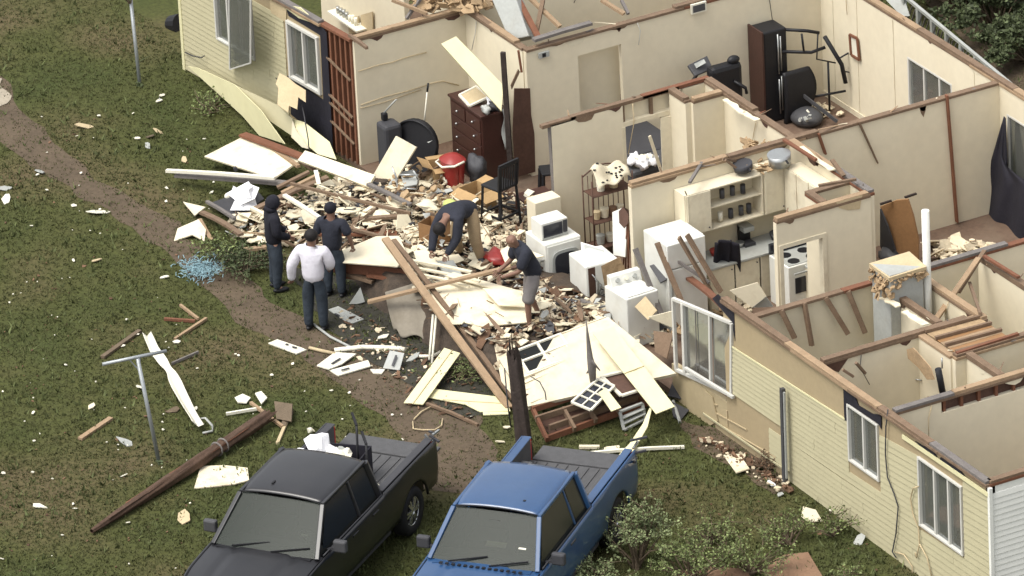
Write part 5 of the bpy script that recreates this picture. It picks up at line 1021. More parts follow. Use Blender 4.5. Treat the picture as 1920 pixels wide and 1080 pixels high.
# window frames on top
WF = thing('window_frame', 'small black and white gridded window sash on the fallen wall', 'window sash', tuple(Q(1110, 745, .5)))
g4 = [Q(1072, 754, .46), Q(1122, 710, .68), Q(1152, 724, .62), Q(1108, 769, .42)]
for i in range(4): b = MB(); b.beam(g4[i], g4[(i+1) % 4], .04, .03); b.build('frame', 'white', WF)
for t in (.3, .55, .8): b = MB(); b.beam(g4[0].lerp(g4[1], t), g4[3].lerp(g4[2], t), .025, .02); b.build('glazing_bar', 'white', WF)
b = MB(); b.beam(g4[0].lerp(g4[3], .5), g4[1].lerp(g4[2], .5), .025, .02); b.build('glazing_bar', 'white', WF)
b = MB(); b.slab([p-V(0, 0, .02) for p in g4], .01); b.build('pane', 'dark_screen', WF)
WG = thing('window_frame', 'larger white window frame with brown board behind, right of the gridded sash', 'window frame', tuple(Q(1165, 725, .5)))
g4 = [Q(1128, 706, .68), Q(1172, 695, .72), Q(1202, 730, .56), Q(1165, 742, .5)]
for i in range(4): b = MB(); b.beam(g4[i], g4[(i+1) % 4], .06, .03); b.build('frame', 'white', WG)
b = MB(); b.slab([p-V(0, 0, .03) for p in g4], .01); b.build('backing_board', 'brown_panel', WG)
slab_t('siding_scrap', [(1122, 736, .62), (1136, 727, .66), (1165, 764, .46), (1146, 771, .42)], .02, 'yellow_bright', 'short pale siding scrap over the gridded sash', 'siding scrap')
LV = thing('louvre_panel', 'small pale louvre panel propped under the frame above the grass', 'louvre', tuple(Q(1185, 800, .1)))
l4 = [Q(1162, 772, .3), Q(1204, 756, .34), Q(1210, 785, .1), Q(1170, 806, .04)]
for i in range(4): b = MB(); b.beam(l4[i], l4[(i+1) % 4], .05, .03); b.build('frame', 'light_grey', LV)
for t in (.35, .65): b = MB(); b.beam(l4[0].lerp(l4[3], t), l4[1].lerp(l4[2], t), .09, .015); b.build('slat', 'light_grey', LV)
slab_t('dark_shingle', [(1262, 712, .3), (1288, 722, .2), (1278, 748, .1), (1252, 742, .12)], .02, 'charcoal', 'dark torn shingle right of the wide yellow strip', 'shingle')
slab_t('dark_shingle', [(1258, 752, .15), (1292, 768, .05), (1276, 788, .04), (1262, 780, .04)], .02, 'charcoal', 'lower dark torn shingle by the torn wall end', 'shingle')
b = MB(); b.tube([Q(1262, 752, .1), Q(1275, 792, .03)], .03, 6); tag(b.build('pipe', 'light_grey'), 'grey pipe stub below the dark shingles', 'pipe')
# broken post and spike
BP = thing('broken_post', 'tall dark splintered broken post standing behind the blue pickup', 'broken post', tuple(Q(986, 858, 0)))
def jag(u, v):
    a = u*2*math.pi; base = Q(986, 858, 0); top = Q(962, 660, 1.72); c = base.lerp(top, v); r_ = .125-.02*v+.018*math.sin(a*5+v*3)
    z = (.35*noise.noise(V(math.cos(a)*3, math.sin(a)*3, 2))+.1*math.sin(a*4)) if v > .97 else 0
    return c+V(math.cos(a)*r_, math.sin(a)*r_, z)
b = MB(); b.grid(jag, 28, 16); b.build('trunk', 'black_wood', BP)
for dx, h, w_ in ((-.08, .35, .05), (.06, .25, .05), (0, .5, .03), (.1, .15, .04)): b = MB(); t = Q(962, 660, 1.72)+V(dx, 0, -.15); b.beam(t, t+V(-.03, 0, h), w_, w_, taper=.15); b.build('splinter', 'black_wood', BP)
b = MB(); b.tube([Q(946, 690, 1.5), Q(952, 760, .9), Q(958, 800, .5)], .012, 5); b.build('cable', 'charcoal', BP)
SP = thing('splintered_spike', 'thin grey splintered spike standing up through the fallen white wall', 'spike', tuple(Q(1110, 715, .6)))
b = MB(); b.tube([Q(1112, 716, .62), Q(1110, 690, .9), Q(1106, 668, 1.1), Q(1102, 630, 1.45), Q(1099, 600, 1.75)], [.05, .07, .05, .025, .006], 7); b.build('shaft', 'grey_wood', SP)
b = MB(); b.tube([Q(1110, 690, .9), Q(1100, 700, .78)], [.04, .01], 5); b.build('splinter', 'grey_wood', SP); b = MB(); b.tube([Q(1108, 675, 1.05), Q(1125, 695, .85)], [.03, .01], 5); b.build('splinter', 'grey_wood', SP)
# fallen utility pole on the lawn
LG = thing('fallen_log', 'long splintered brown pole lying on the lawn left of the black pickup', 'fallen pole', tuple(Q(330, 890, 0)))
a0, a1 = Q(172, 998, .06), Q(505, 780, .16)
def logf(u, v):
    c = a0.lerp(a1, v); d = (a1-a0).normalized(); s_ = V(-d.y, d.x, 0); a = u*2*math.pi; r_ = (.035+.065*min(1, v*1.8)**.6)*(1+.12*math.sin(a*6+v*9)+.12*noise.noise(V(v*14, math.cos(a), math.sin(a))))
    if v > .96: c = c+d*.25*noise.noise(V(a*1.7, 0, 5))
    return c+s_*math.cos(a)*r_+V(0, 0, math.sin(a)*r_+.02)
b = MB(); b.grid(logf, 24, 60); b.build('trunk', 'old_pole', LG)
dl = (a1-a0).normalized()
for k in range(9):
    t = random.uniform(.02, .9); p = a0.lerp(a1, t)+V(-dl.y, dl.x, 0)*random.uniform(-.08, .08)+V(0, 0, .08); b = MB(); b.beam(p, p+dl*random.uniform(.4, 1.2)+V(0, 0, .01), .025, .02, taper=.3); b.build('splinter', random.choice(['old_pole', 'lumber_red', 'black_wood']), LG)
for t in (.70, .735): c = a0.lerp(a1, t); b = MB(); s_ = V(-dl.y, dl.x, 0); b.tube([c+s_*math.cos(q)*.112+V(0, 0, math.sin(q)*.112+.02) for q in np.linspace(0, 6.283, 18)], .018, 5); b.build('band', 'grey_wood', LG)
# posts
def tpost(base, top, cb, label):
    T = thing('clothesline_post', label, 'clothesline post', tuple(base)); b = MB(); b.tube([base, top], .035, 8); b.build('pole', 'galvanised', T)
    if cb: b = MB(); b.tube(cb, .03, 8); b.build('crossbar', 'galvanised', T)
    for q in (.3, .6): 
        if cb: b = MB(); b.beam(top+(cb[0]-top)*q*.0+V(0, 0, -.2), cb[0].lerp(cb[1], .5+.15*(q-.45)*4), .02, .02); b.build('strut', 'galvanised', T)
tpost(Q(298, 866, 0), Q(258, 672, 1.8), (Q(192, 683, 1.82), Q(312, 658, 1.82)), 'grey T-shaped clothesline post leaning on the lower left lawn')
tpost(Q(262, 158, 0), Q(243, -20, 1.62), None, 'grey metal post standing on the upper left lawn, top cut by the picture edge')
for k, p in enumerate(((262, 158), (298, 866))): scatter('post_foot_weeds', [[(p[0]-6, p[1]-4), (p[0]+6, p[1]-4), (p[0]+6, p[1]+4), (p[0]-6, p[1]+4)]], 14, .02, .05, .01, 'leaf_dark', 'weeds at the foot of a clothesline post', mound=False, dz=(.02, .06))
# white twisted gutter piece
GT = thing('gutter_piece', 'long white twisted metal gutter lying on the lawn by the T post', 'gutter piece', tuple(Q(330, 720, 0)))
gp = [(276, 636), (290, 668), (306, 690), (322, 712), (336, 742), (356, 780), (372, 806)]
L_ = [Q(x, y, .08) for x, y in gp]
def gtf(u, v):
    t = v*(len(L_)-1); i = min(int(t), len(L_)-2); p = L_[i].lerp(L_[i+1], t-i); d = (L_[min(i+1, 6)]-L_[i]).normalized(); s_ = V(-d.y, d.x, 0); w_ = .075+.045*v-.035*math.exp(-((v-.45)/.08)**2); tw = .6*math.sin(v*5)
    return p+s_*(u-.5)*2*w_*math.cos(tw)+V(0, 0, .05+(u-.5)*2*w_*math.sin(tw)*.8+.04*abs(u-.5)*4)
b = MB(); b.grid(gtf, 8, 40); b.build('sheet', 'white', GT, solid=.008)
b = MB(); q = Q(388, 800, .05); b.tube([Q(372, 786, .1), Q(385, 784, .18), Q(398, 798, .14), Q(399, 808, .04), Q(380, 812, .03)], .02, 6); b.build('curled_end', 'light_grey', GT)
# pink-beige chips near the heap and small tube in grass
b = MB(); b.tube([Q(578, 808, .05), Q(584, 806, .05)], .05, 8); tag(b.build('paper_cup', 'white'), 'white cup on the grass above the black pickup cab', 'cup')
# white lump bag on the heap
b = MB(); b.ball(Q(455, 368, .32), (.33, .2, .17), 9, 6, jit=1.3); b.sm.clear(); b.slab([Q(425, 362, .4), Q(462, 342, .55), Q(486, 352, .5), Q(478, 372, .4), Q(452, 384, .3)], .01); tag(b.build('white_bag', 'white_cloth'), 'crumpled white bag left on the heap beside the brown boards', 'bag')
b = MB(); b.ball(Q(427, 368, .12), .06, 10, 6); tag(b.build('white_ball', 'white'), 'small white round lump beside the crumpled white bag', 'lump')
# blue mesh
b = MB()
for k in range(420):
    x, y = random.gauss(378, 20), random.gauss(503, 10); p = Q(x, y, random.uniform(.02, .2)); d = V(random.gauss(0, 1), random.gauss(0, 1), random.gauss(0, .5)).normalized()*random.uniform(.04, .12); b.tube([p, p+d*.5+V(0, 0, .02), p+d], .007, 4, cap=False)
tag(b.build('blue_netting', 'sky_blue_mesh'), 'tangled pale blue netting on the grass left of the people', 'netting', kind='stuff')
# ================================================================ FURNITURE, APPLIANCES, CLUTTER
def boxt(T, name, m, near, sx, sy, h, yaw=0, bevel=.012, z0=None):
    "box whose near top corner (largest x, smallest y) is at near"
    M = Matrix.Rotation(math.radians(yaw), 3, 'Z'); b = MB(); n = Vector(near); b.box((n.x-sx, n.y, n.z-h), (n.x, n.y+sy, n.z), M if yaw else None, n); return b.build(name, m, T, bevel=bevel)
def pbox(T, name, m, n, x0, x1, y0, y1, z0, z1, yaw=0, bevel=0):
    M = Matrix.Rotation(math.radians(yaw), 3, 'Z'); b = MB(); n = Vector(n); b.box((n.x+x0, n.y+y0, n.z+z0), (n.x+x1, n.y+y1, n.z+z1), M if yaw else None, n); return b.build(name, m, T, bevel=bevel)
# dresser
n = Q(903, 222, 1.42); DR = thing('dresser', 'tall dark brown chest of drawers in the torn corner of the room', 'chest of drawers', (n.x, n.y, .1)); w_ = 1.12
boxt(DR, 'case', 'dresser_wood', n, w_, .5, 1.32); pbox(DR, 'top_board', 'dresser_wood', n, -w_-.03, .03, -.03, .53, .002, .045, bevel=.01)
for i in range(5):
    for q in range(2 if i < 1 else 1):
        a = -w_+.04+(w_/2-.02)*q; e = a+(w_/2-.06 if i < 1 else w_-.08); pbox(DR, 'drawer', 'dresser_wood', n, a, e, -.018, -.001, -.28-.25*i, -.05-.25*i, bevel=.008)
        for t in ((.5,) if i < 1 else (.2, .8)): k = MB(); k.ball(n+V(a+(e-a)*t, -.035, -.165-.25*i), .022, 8, 6); k.build('knob', 'metal', DR)
PFm = thing('picture_frame', 'white picture frame lying on the dark chest of drawers', 'picture frame', tuple(n+V(-.6, .2, .05)))
c = [n+V(-.95, .10, .06), n+V(-.45, .02, .06), n+V(-.40, .38, .16), n+V(-.9, .42, .16)]
for i in range(4): b = MB(); b.beam(c[i], c[(i+1) % 4], .045, .03); b.build('frame', 'white', PFm)
b = MB(); b.slab([p-V(0, 0, .005) for p in c], .01); b.build('mat_board', 'tan_flap', PFm)
for k, (x, y, s_, m) in enumerate(((-.25, .35, .14, 'white_cloth'), (-.08, .3, .12, 'charcoal'), (-.05, .12, .1, 'light_grey'))):
    b = MB(); b.ball(n+V(x, y, .12), (s_, s_*.7, s_*.7), 12, 8, jit=.9); tag(b.build('clothing', m), ('white crumpled shirt', 'dark crumpled cloth', 'grey crumpled sock')[k]+' on top of the dark chest of drawers', 'clothing')
b = MB(); b.grid(lambda u, v: n+V(.03+.03*math.sin(v*9), .38+.12*u+.02*math.sin(v*7), .08-.75*v), 4, 14); tag(b.build('hanging_cloth', 'light_grey', solid=.01), 'grey cloth strip hanging down the side of the chest of drawers', 'cloth')
# upright suitcase and round chair
n = Q(722, 240, 1.2); SU = thing('suitcase', 'dark grey upright case with a black handle beside the bared studs', 'case', (n.x, n.y, .15))
boxt(SU, 'body', 'charcoal', n, .36, .34, 1.05, bevel=.06); pbox(SU, 'neck', 'black', n, -.34, -.24, .1, .2, .0, .14, bevel=.02)
b = MB(); b.tube([n+V(-.29, .15, .14), n+V(-.2, .25, .3), n+V(-.1, .3, .42)], .014, 6); b.build('handle', 'light_grey', SU)
RC = thing('round_chair', 'black round-backed chair half buried behind the upright panel', 'chair', tuple(Q(785, 310, .15)))
c = Q(783, 268, .80); b = MB()
b.tube([c, c+V(.05, -.09, .02)], .44, 28, smooth=False); b.build('backrest', 'black', RC, bevel=.02)
b = MB(); b.tube([c+V(math.cos(t)*.44*.88+.03, math.cos(t)*.44*.47-.05, math.sin(t)*.44) for t in np.linspace(-.4, 3.5, 20)], .02, 6); b.build('rim', 'black', RC)
b = MB(); b.ball(c+V(.35, -.1, -.42), (.5, .3, .16), 14, 8); b.build('seat', 'black', RC)
BR = thing('broom', 'long thin broom handle standing against the cracked wall', 'broom', tuple(Q(795, 245, .8)))
b = MB(); b.tube([Q(794, 243, .95), Q(801, 172, 1.65)], .014, 6); b.build('handle', 'white', BR); b = MB(); b.tube([Q(801, 172, 1.65), Q(803, 156, 1.8)], .018, 6); b.build('grip', 'black', BR)
# red bin
c = Q(851, 345, .52); RB = thing('red_bin', 'red plastic bin with a white swing handle in the rubble', 'bin', tuple(c-V(0, 0, .1)))
b = MB()
def binf(u, v): a = u*2*math.pi; r_ = (.15+.045*v); q = .82; sg = lambda t: math.copysign(abs(t)**q, t); return c+V(sg(math.cos(a))*r_*1.15, sg(math.sin(a))*r_, -.05+.5*v)
b.grid(binf, 32, 6); b.build('tub', 'red_plastic', RB, solid=.01); b = MB()
def lidf(u, v): a = u*2*math.pi; r_ = .21*v; sg = lambda t: math.copysign(abs(t)**.82, t); return c+V(sg(math.cos(a))*r_*1.15, sg(math.sin(a))*r_, .47+.1*(1-v*v))
b.grid(lidf, 32, 5); b.build('lid', 'red_plastic', RB)
b = MB(); b.tube([c+V(-.25, -.02, .43), c+V(-.17, -.23, .41), c+V(.08, -.25, .41), c+V(.25, -.1, .45), c+V(.27, .08, .5)], .02, 7); b.build('handle', 'white', RB)
for k in range(3): b = MB(); p = c+V(-.08+.07*k, -.2-.0*k, .17-.02*k); b.beam(p, p+V(.06, -.0, .02), .02, .05); b.build('label_mark', 'white', RB)
b = MB(); b.ball(Q(893, 315, .8), (.2, .16, .22), 14, 10, jit=.5); tag(b.build('grey_bag', 'charcoal'), 'dark grey stuffed bag between red bin and chest of drawers', 'bag')
def cbox(px, py, z, sx, sy, h, yaw, label, m='cardboard', flaps=3, cat='box'):
    n = Q(px, py, z); T = thing('cardboard_box', label, cat, tuple(n-V(0, 0, h))); t = .008; M = Matrix.Rotation(math.radians(yaw), 3, 'Z')
    for nm, lo, hi in (('side', (-sx, 0, -h), (0, t, 0)), ('side', (-sx, sy-t, -h), (0, sy, 0)), ('side', (-sx, t, -h), (-sx+t, sy-t, 0)), ('side', (-t, t, -h), (0, sy-t, 0)), ('bottom', (-sx+t, t, -h), (-t, sy-t, -h+t))):
        b = MB(); b.box(tuple(n+Vector(lo)), tuple(n+Vector(hi)), M, n); b.build(nm, m, T)
    for k in range(flaps):
        a = [(-sx, 0), (0, 0), (0, sy), (-sx, sy)]; p, q = a[k], a[(k+1) % 4]; p = n+M @ V(*p, .001); q = n+M @ V(*q, .001); o = (q-p).cross(V(0, 0, 1)).normalized()*(.55*sy); up = V(0, 0, random.uniform(-.14, .1))
        b = MB(); b.slab([p, q, q+o*.9+up, p+o*.9+up], .008); b.build('flap', m, T)
    return T
cbox(895, 368, .78, .5, .42, .34, 12, 'torn open cardboard box right of the red bin'); cbox(812, 318, .80, .42, .36, .26, -15, 'flattened open cardboard box left of the red bin', flaps=4)
T = cbox(822, 428, .95, .42, .34, .44, 25, 'orange-brown wooden drawer box standing in the rubble', 'orange_wood', flaps=0, cat='drawer box')
b = MB(); b.ball(Q(803, 385, 1.0), (.22, .13, .06), 12, 8, jit=.8); tag(b.build('cream_cloth', 'cream_bright'), 'cream cloth lying over the orange-brown drawer box', 'cloth')
b = MB(); b.ball(Q(845, 383, .85), (.17, .12, .06), 14, 8, jit=.3); tag(b.build('lime_cushion', 'lime'), 'small lime green cushion behind the bent worker', 'cushion')
WC = thing('wrecked_chair', 'bent metal tube chair wreck right of the boxed panel', 'chair', tuple(Q(765, 350, .6)))
for pts in (((735, 312, 1.0), (742, 330, .85), (745, 352, .65), (760, 358, .62)), ((775, 320, 1.0), (785, 335, .85), (782, 355, .65)), ((745, 352, .65), (782, 355, .65)), ((748, 328, .85), (785, 328, .85))):
    b = MB(); b.tube([Q(*p) for p in pts], .018, 6); b.build('tube', 'metal', WC)
b = MB(); b.slab([Q(750, 322, .8), Q(775, 318, .82), Q(785, 345, .72), Q(758, 350, .7)], .03); b.build('seat', 'light_grey', WC)
def slat_chair(px, py, label, face, sh=.74, bh=.45, w_=.45):
    c = S(px, py); T = thing('slat_chair', label, 'chair', tuple(c), face); 
    def B(nm, a, e, w__, t__, m='black'): b = MB(); b.beam(V(*a), V(*e), w__, t__); b.build(nm, m, T, local=True)
    b = MB(); b.box((-w_/2, -w_/2, sh-.03), (w_/2, w_/2, sh+.02)); b.build('seat', 'black', T, local=True, bevel=.02)
    for x in (-1, 1):
        for y in (-1, 1): B('leg', (x*w_*.44, y*w_*.44, sh-.03), (x*w_*.52, y*w_*.52, 0), .045, .045)
        B('backrest_post', (x*w_*.46, w_*.46, sh), (x*w_*.48, w_*.56, sh+bh), .04, .04)
    for z in (.22,):
        for a, e in (((-1, -1), (1, -1)), ((1, -1), (1, 1)), ((1, 1), (-1, 1)), ((-1, 1), (-1, -1))): B('stretcher', (a[0]*w_*.48, a[1]*w_*.48, z), (e[0]*w_*.48, e[1]*w_*.48, z), .03, .03)
    B('top_rail', (-w_*.5, w_*.56, sh+bh), (w_*.5, w_*.56, sh+bh), .04, .07)
    for k in range(7): x = -w_*.36+w_*.12*k; B('slat', (x, w_*.47, sh), (x, w_*.555, sh+bh), .022, .018)
    return T
slat_chair(940, 420, 'black slat-backed bar chair standing in the rubble, seen from its front left', math.radians(-75)); slat_chair(1038, 388, 'black slat-backed chair behind the counter cabinet, mostly hidden', math.radians(-20), .7, .5, .4)
# counter cabinet, clutter
n = Q(1000, 440, 1.05); CC = thing('small_cabinet', 'cream cabinet end standing behind the microwave', 'cabinet', (n.x, n.y, .1)); boxt(CC, 'case', 'cream_wall', Q(1003, 382, 1.25), .3, .5, 1.1)
n = Q(1060, 385, .75); DT = thing('small_table', 'dark small table with clutter by the black chair', 'table', (n.x, n.y, .1)); pbox(DT, 'table_top', 'dresser_wood', n, -.9, 0, -.5, .1, -.04, 0, bevel=.01)
for x, y in ((-.85, -.45), (-.05, -.45), (-.85, .05), (-.05, .05)): pbox(DT, 'leg', 'dresser_wood', n, x-.03, x+.03, y-.03, y+.03, -.65, -.041)
for k, (x, y, m, sx) in enumerate(((-.7, -.3, 'white', .16), (-.45, -.1, 'charcoal', .12), (-.2, -.35, 'cream_bright', .2), (-.5, -.4, 'cardboard', .14), (-.3, -.05, 'light_grey', .1))):
    b = MB(); chunk(b, n+V(x, y, .05), sx, .06, .2, n=4, asp=.7); tag(b.build('table_clutter', m), ('white carton', 'dark case', 'cream folded paper', 'brown carton', 'grey lid')[k]+' on the dark small table by the black chair', 'clutter')
# appliances
def knobs(T, n, pts, r_=.03, m='light_grey', ax=V(.03, 0, 0)):
    for p in pts: b = MB(); b.tube([n+Vector(p), n+Vector(p)+ax], r_, 12, smooth=False); b.build('knob', m, T)
n = Q(1022, 460, 1.02); DY = thing('dryer', 'white clothes dryer with a dark rounded door, a microwave on top', 'dryer', (n.x, n.y, .1)); boxt(DY, 'body', 'appliance_white', n, .68, .69, .92, bevel=.025)
pbox(DY, 'front_panel', 'appliance_white', n, .001, .02, .03, .66, -.85, -.04, bevel=.01)
b = MB(); cc = n+V(.021, .36, -.4)
def rr(a, w__, h__, q=.5): c_, s_ = math.cos(a), math.sin(a); return V(0, math.copysign(abs(c_)**q, c_)*w__, math.copysign(abs(s_)**q, s_)*h__)
b.slab([cc+rr(a, .26, .25)+V(.03, 0, 0) for a in np.linspace(0, 6.283, 28)[:-1]], .028); b.build('door_ring', 'light_grey', DY)
b = MB(); b.slab([cc+rr(a, .215, .2)+V(.042, 0, 0) for a in np.linspace(0, 6.283, 28)[:-1]], .011); b.build('door_glass', 'dark_screen', DY)
pbox(DY, 'handle', 'charcoal', n, .02, .045, .05, .2, -.84, -.78)
m0 = Q(1015, 421, n.z+.31); MWv = thing('microwave', 'white microwave oven with a black window on top of the dryer', 'microwave', (m0.x, m0.y, n.z+.003)); boxt(MWv, 'body', 'appliance_white', m0, .36, .50, .305, bevel=.01)
pbox(MWv, 'window', 'dark_screen', m0, .001, .012, .03, .39, -.26, -.04); pbox(MWv, 'door_frame', 'light_grey', m0, .001, .008, .01, .49, -.295, -.262); pbox(MWv, 'control_panel', 'charcoal', m0, .001, .01, .405, .485, -.25, -.03)
n = Q(1098, 501, .98); A2 = thing('tipped_appliance', 'white appliance with its brown back torn open, between dryer and washer', 'appliance', (n.x, n.y, .1)); boxt(A2, 'body', 'appliance_white', n, .66, .62, .85, yaw=-4, bevel=.03)
b = MB(); b.slab([n+V(.012, .04, -.04), n+V(.012, .6, -.02), n+V(.012, .56, -.5), n+V(.012, .3, -.8), n+V(.012, .05, -.8)], .01); b.build('open_back', 'brown_panel', A2)
b = MB(); b.slab([n+V(.02, .28, -.05), n+V(.06, .62, .04), n+V(.1, .7, -.2), n+V(.06, .5, -.5), n+V(.03, .35, -.6)], .01); b.build('torn_panel', 'insulation', A2)
b = MB(); b.slab([n+V(.05, .3, -.5), n+V(.1, .55, -.42), n+V(.1, .55, -.8), n+V(.05, .35, -.85)], .02); b.build('torn_panel', 'tan_flap', A2)
for k in range(4): b = MB(); b.tube([n+V(.03, .1+.05*k, -.15-.1*k), n+V(.05, .2+.06*k, -.3-.08*k), n+V(.04, .18, -.6)], .012, 5); b.build('hose', random.choice(['charcoal', 'metal']), A2)
OD = thing('oven_door', 'pale framed appliance door lying above the tipped white appliance', 'appliance door', tuple(Q(1115, 475, .9)))
c = [Q(1088, 453, 1.02), Q(1138, 468, 1.02), Q(1146, 490, .88), Q(1090, 478, .88)]
b = MB(); b.slab(c, .04); b.build('panel', 'appliance_white', OD, bevel=.01)
ce = (c[0]+c[1]+c[2]+c[3])/4; b = MB(); b.slab([ce+(p-ce)*.75+V(0, 0, .006)+V(.004, -.004, 0) for p in c], .01); b.build('inset', 'light_grey', OD)
n = Q(1175, 562, 1.02); WA = thing('washing_machine', 'white washing machine with three knobs, nearest of the appliances', 'washing machine', (n.x, n.y, .1)); boxt(WA, 'body', 'appliance_white', n, .68, .62, .92, bevel=.02, yaw=3)
pbox(WA, 'lid', 'appliance_white', n, -.50, -.03, .05, .58, .001, .02, yaw=3, bevel=.008)
b = MB(); o = n+V(-.68, 0, 0); vs = [o+V(x, y, z) for y in (.02, .60) for x, z in ((0, .0), (.17, .0), (.10, .17), (0, .18))]; b.add(vs, [(0, 1, 2, 3), (7, 6, 5, 4), (0, 4, 5, 1), (1, 5, 6, 2), (2, 6, 7, 3), (3, 7, 4, 0)]); b.build('console', 'appliance_white', WA, bevel=.01)
for y in (.14, .30, .46): b = MB(); p = o+V(.13, y, .09); b.tube([p, p+V(.05, 0, .03)], .035, 12, smooth=False); b.build('knob', 'light_grey' if y != .3 else 'white', WA)
n = Q(1247, 459, 1.72); FR = thing('refrigerator', 'tall white refrigerator in the kitchen corner behind the leaning studs', 'refrigerator', (n.x, n.y, .1)); boxt(FR, 'body', 'appliance_white', n, .72, .74, 1.6, bevel=.02)
pbox(FR, 'freezer_door', 'appliance_white', n, .001, .05, .005, .735, -.46, -.01, bevel=.015); pbox(FR, 'door', 'appliance_white', n, .001, .05, .005, .735, -1.58, -.475, bevel=.015); pbox(FR, 'handle', 'light_grey', n, .05, .08, .04, .07, -.95, -.52)
n = Q(1530, 505, .95); n = Q(1478, 503, .95); ST = thing('stove', 'white electric stove with a dark cooktop seen through the kitchen door opening', 'stove', (n.x, n.y, .1)); boxt(ST, 'body', 'appliance_white', n, .62, .76, .85, bevel=.012)
pbox(ST, 'cooktop', 'light_grey', n, -.58, -.03, .03, .73, .001, .012)
for x, y in ((-.43, .2), (-.43, .55), (-.16, .2), (-.16, .55)): b = MB(); b.tube([n+V(x, y, .012), n+V(x, y, .022)], .1, 16, smooth=False); b.build('burner', 'black', ST)
pbox(ST, 'oven_window', 'dark_screen', n, .001, .01, .12, .64, -.5, -.22); b = MB(); b.beam(n+V(.05, .08, -.12), n+V(.05, .68, -.12), .025, .025); b.build('handle', 'light_grey', ST)
pbox(ST, 'control_panel', 'dark_screen', n, -.66, -.6, .02, .74, .01, .18)
# baker's rack
n = gy(1092, 340, -15.1); n.z = .12; BK = thing('wire_rack', 'brown metal shelf rack against the small room wall, spotted cloth on top', 'shelf rack', tuple(n)); Wd, Dp = .78, .32
for x in (0, Dp):
    for y in (0, Wd): b = MB(); b.tube([n+V(x, y, 0), n+V(x, y, 1.42)], .013, 6); b.build('post', 'brown_panel', BK)
for z in (.15, .62, 1.12):
    for x in (0, Dp): b = MB(); b.tube([n+V(x, 0, z), n+V(x, Wd, z)], .012, 6); b.build('rail', 'brown_panel', BK)
    pbox(BK, 'shelf', 'brown_panel', n, .01, Dp-.01, .01, Wd-.01, z, z+.012)
for k in range(7): b = MB(); b.tube([n+V(0, .1+k*.095, .15), n+V(0, .1+k*.095, 1.38)], .008, 5); b.build('back_wire', 'brown_panel', BK)
b = MB(); b.tube([n+V(0, Wd*(t/12), 1.38+.14*math.sin(t/12*math.pi)) for t in range(13)], .013, 6); b.build('arch', 'brown_panel', BK)
for k, (y, z, m, s_) in enumerate(((.15, .64, 'tan_flap', .07), (.3, .64, 'cream_bright', .08), (.46, .64, 'brick_red', .07), (.6, .64, 'cream_bright', .07), (.2, .17, 'light_grey', .08), (.38, .17, 'white', .07), (.55, .17, 'charcoal', .09), (.25, 1.14, 'white', .08), (.5, 1.14, 'tan_flap', .09))):
    b = MB(); p = n+V(.17, y, z); b.tube([p, p+V(0, 0, s_*2)], [s_*.8, s_], 10, smooth=False); tag(b.build('rack_jar', m), '%s %s on the %s shelf of the brown rack' % ({'tan_flap': 'tan', 'cream_bright': 'cream', 'brick_red': 'red', 'light_grey': 'grey', 'white': 'white', 'charcoal': 'black'}[m], ('first pot', 'second pot', 'pot', 'right-hand pot', 'pot', 'pot', 'pot', 'canister', 'canister')[k], 'lower' if z < .5 else 'middle' if z < 1 else 'top'), 'pot')
SPt = thing('spotted_cloth', 'pale cloth with black spots draped over the top of the brown rack', 'cloth', tuple(n+V(.1, .4, 1.4)))
def clf(u, v): return n+V(.05+.3*v, .12+.62*u, 1.50+.06*math.sin(u*9)+.05*math.sin(u*4+v*5)-.22*v*v)
b = MB(); b.grid(clf, 20, 8); b.build('fabric', 'cream_bright', SPt, solid=.008)
for k in range(16): u, v = random.uniform(.05, .95), random.uniform(.1, .9); p = clf(u, v); b = MB(); b.ball(p+V(.004, -.004, .006), (.03, .03, .012), 8, 4); b.build('spot', 'black', SPt)
IB = thing('ironing_board', 'tall white board with a dark pad and crossed legs by the kitchen wall end', 'ironing board', tuple(Q(1165, 560, .1)))
b = MB(); b.slab([Q(1148, 398, 1.4), Q(1166, 390, 1.45), Q(1176, 420, 1.3), Q(1172, 482, .75), Q(1150, 478, .75)], .03); b.build('board', 'appliance_white', IB)
b = MB(); b.slab([Q(1160, 396, 1.55), Q(1168, 388, 1.62), Q(1178, 402, 1.5), Q(1178, 418, 1.4), Q(1170, 428, 1.3), Q(1161, 418, 1.35)], .02); b.build('pad', 'brown_panel', IB)
for a, c in (((1178, 412, 1.4), (1166, 520, .3)), ((1178, 412, 1.4), (1178, 540, .15)), ((1176, 410, 1.4), (1172, 530, .2))): b = MB(); b.tube([Q(*a), Q(*c)], .014, 6); b.build('leg', 'lumber_red', IB)
GB = thing('grey_sign_board', 'small grey-green board on a pale post among the leaning studs', 'board', tuple(Q(1245, 560, .5)))
b = MB(); b.slab([Q(1218, 498, 1.2), Q(1246, 489, 1.25), Q(1262, 517, 1.15), Q(1238, 530, 1.05)], .025); b.build('board', 'grey_plastic', GB); b = MB(); b.beam(Q(1246, 524, 1.05), Q(1260, 570, .6), .05, .03); b.build('post', 'light_grey', GB)
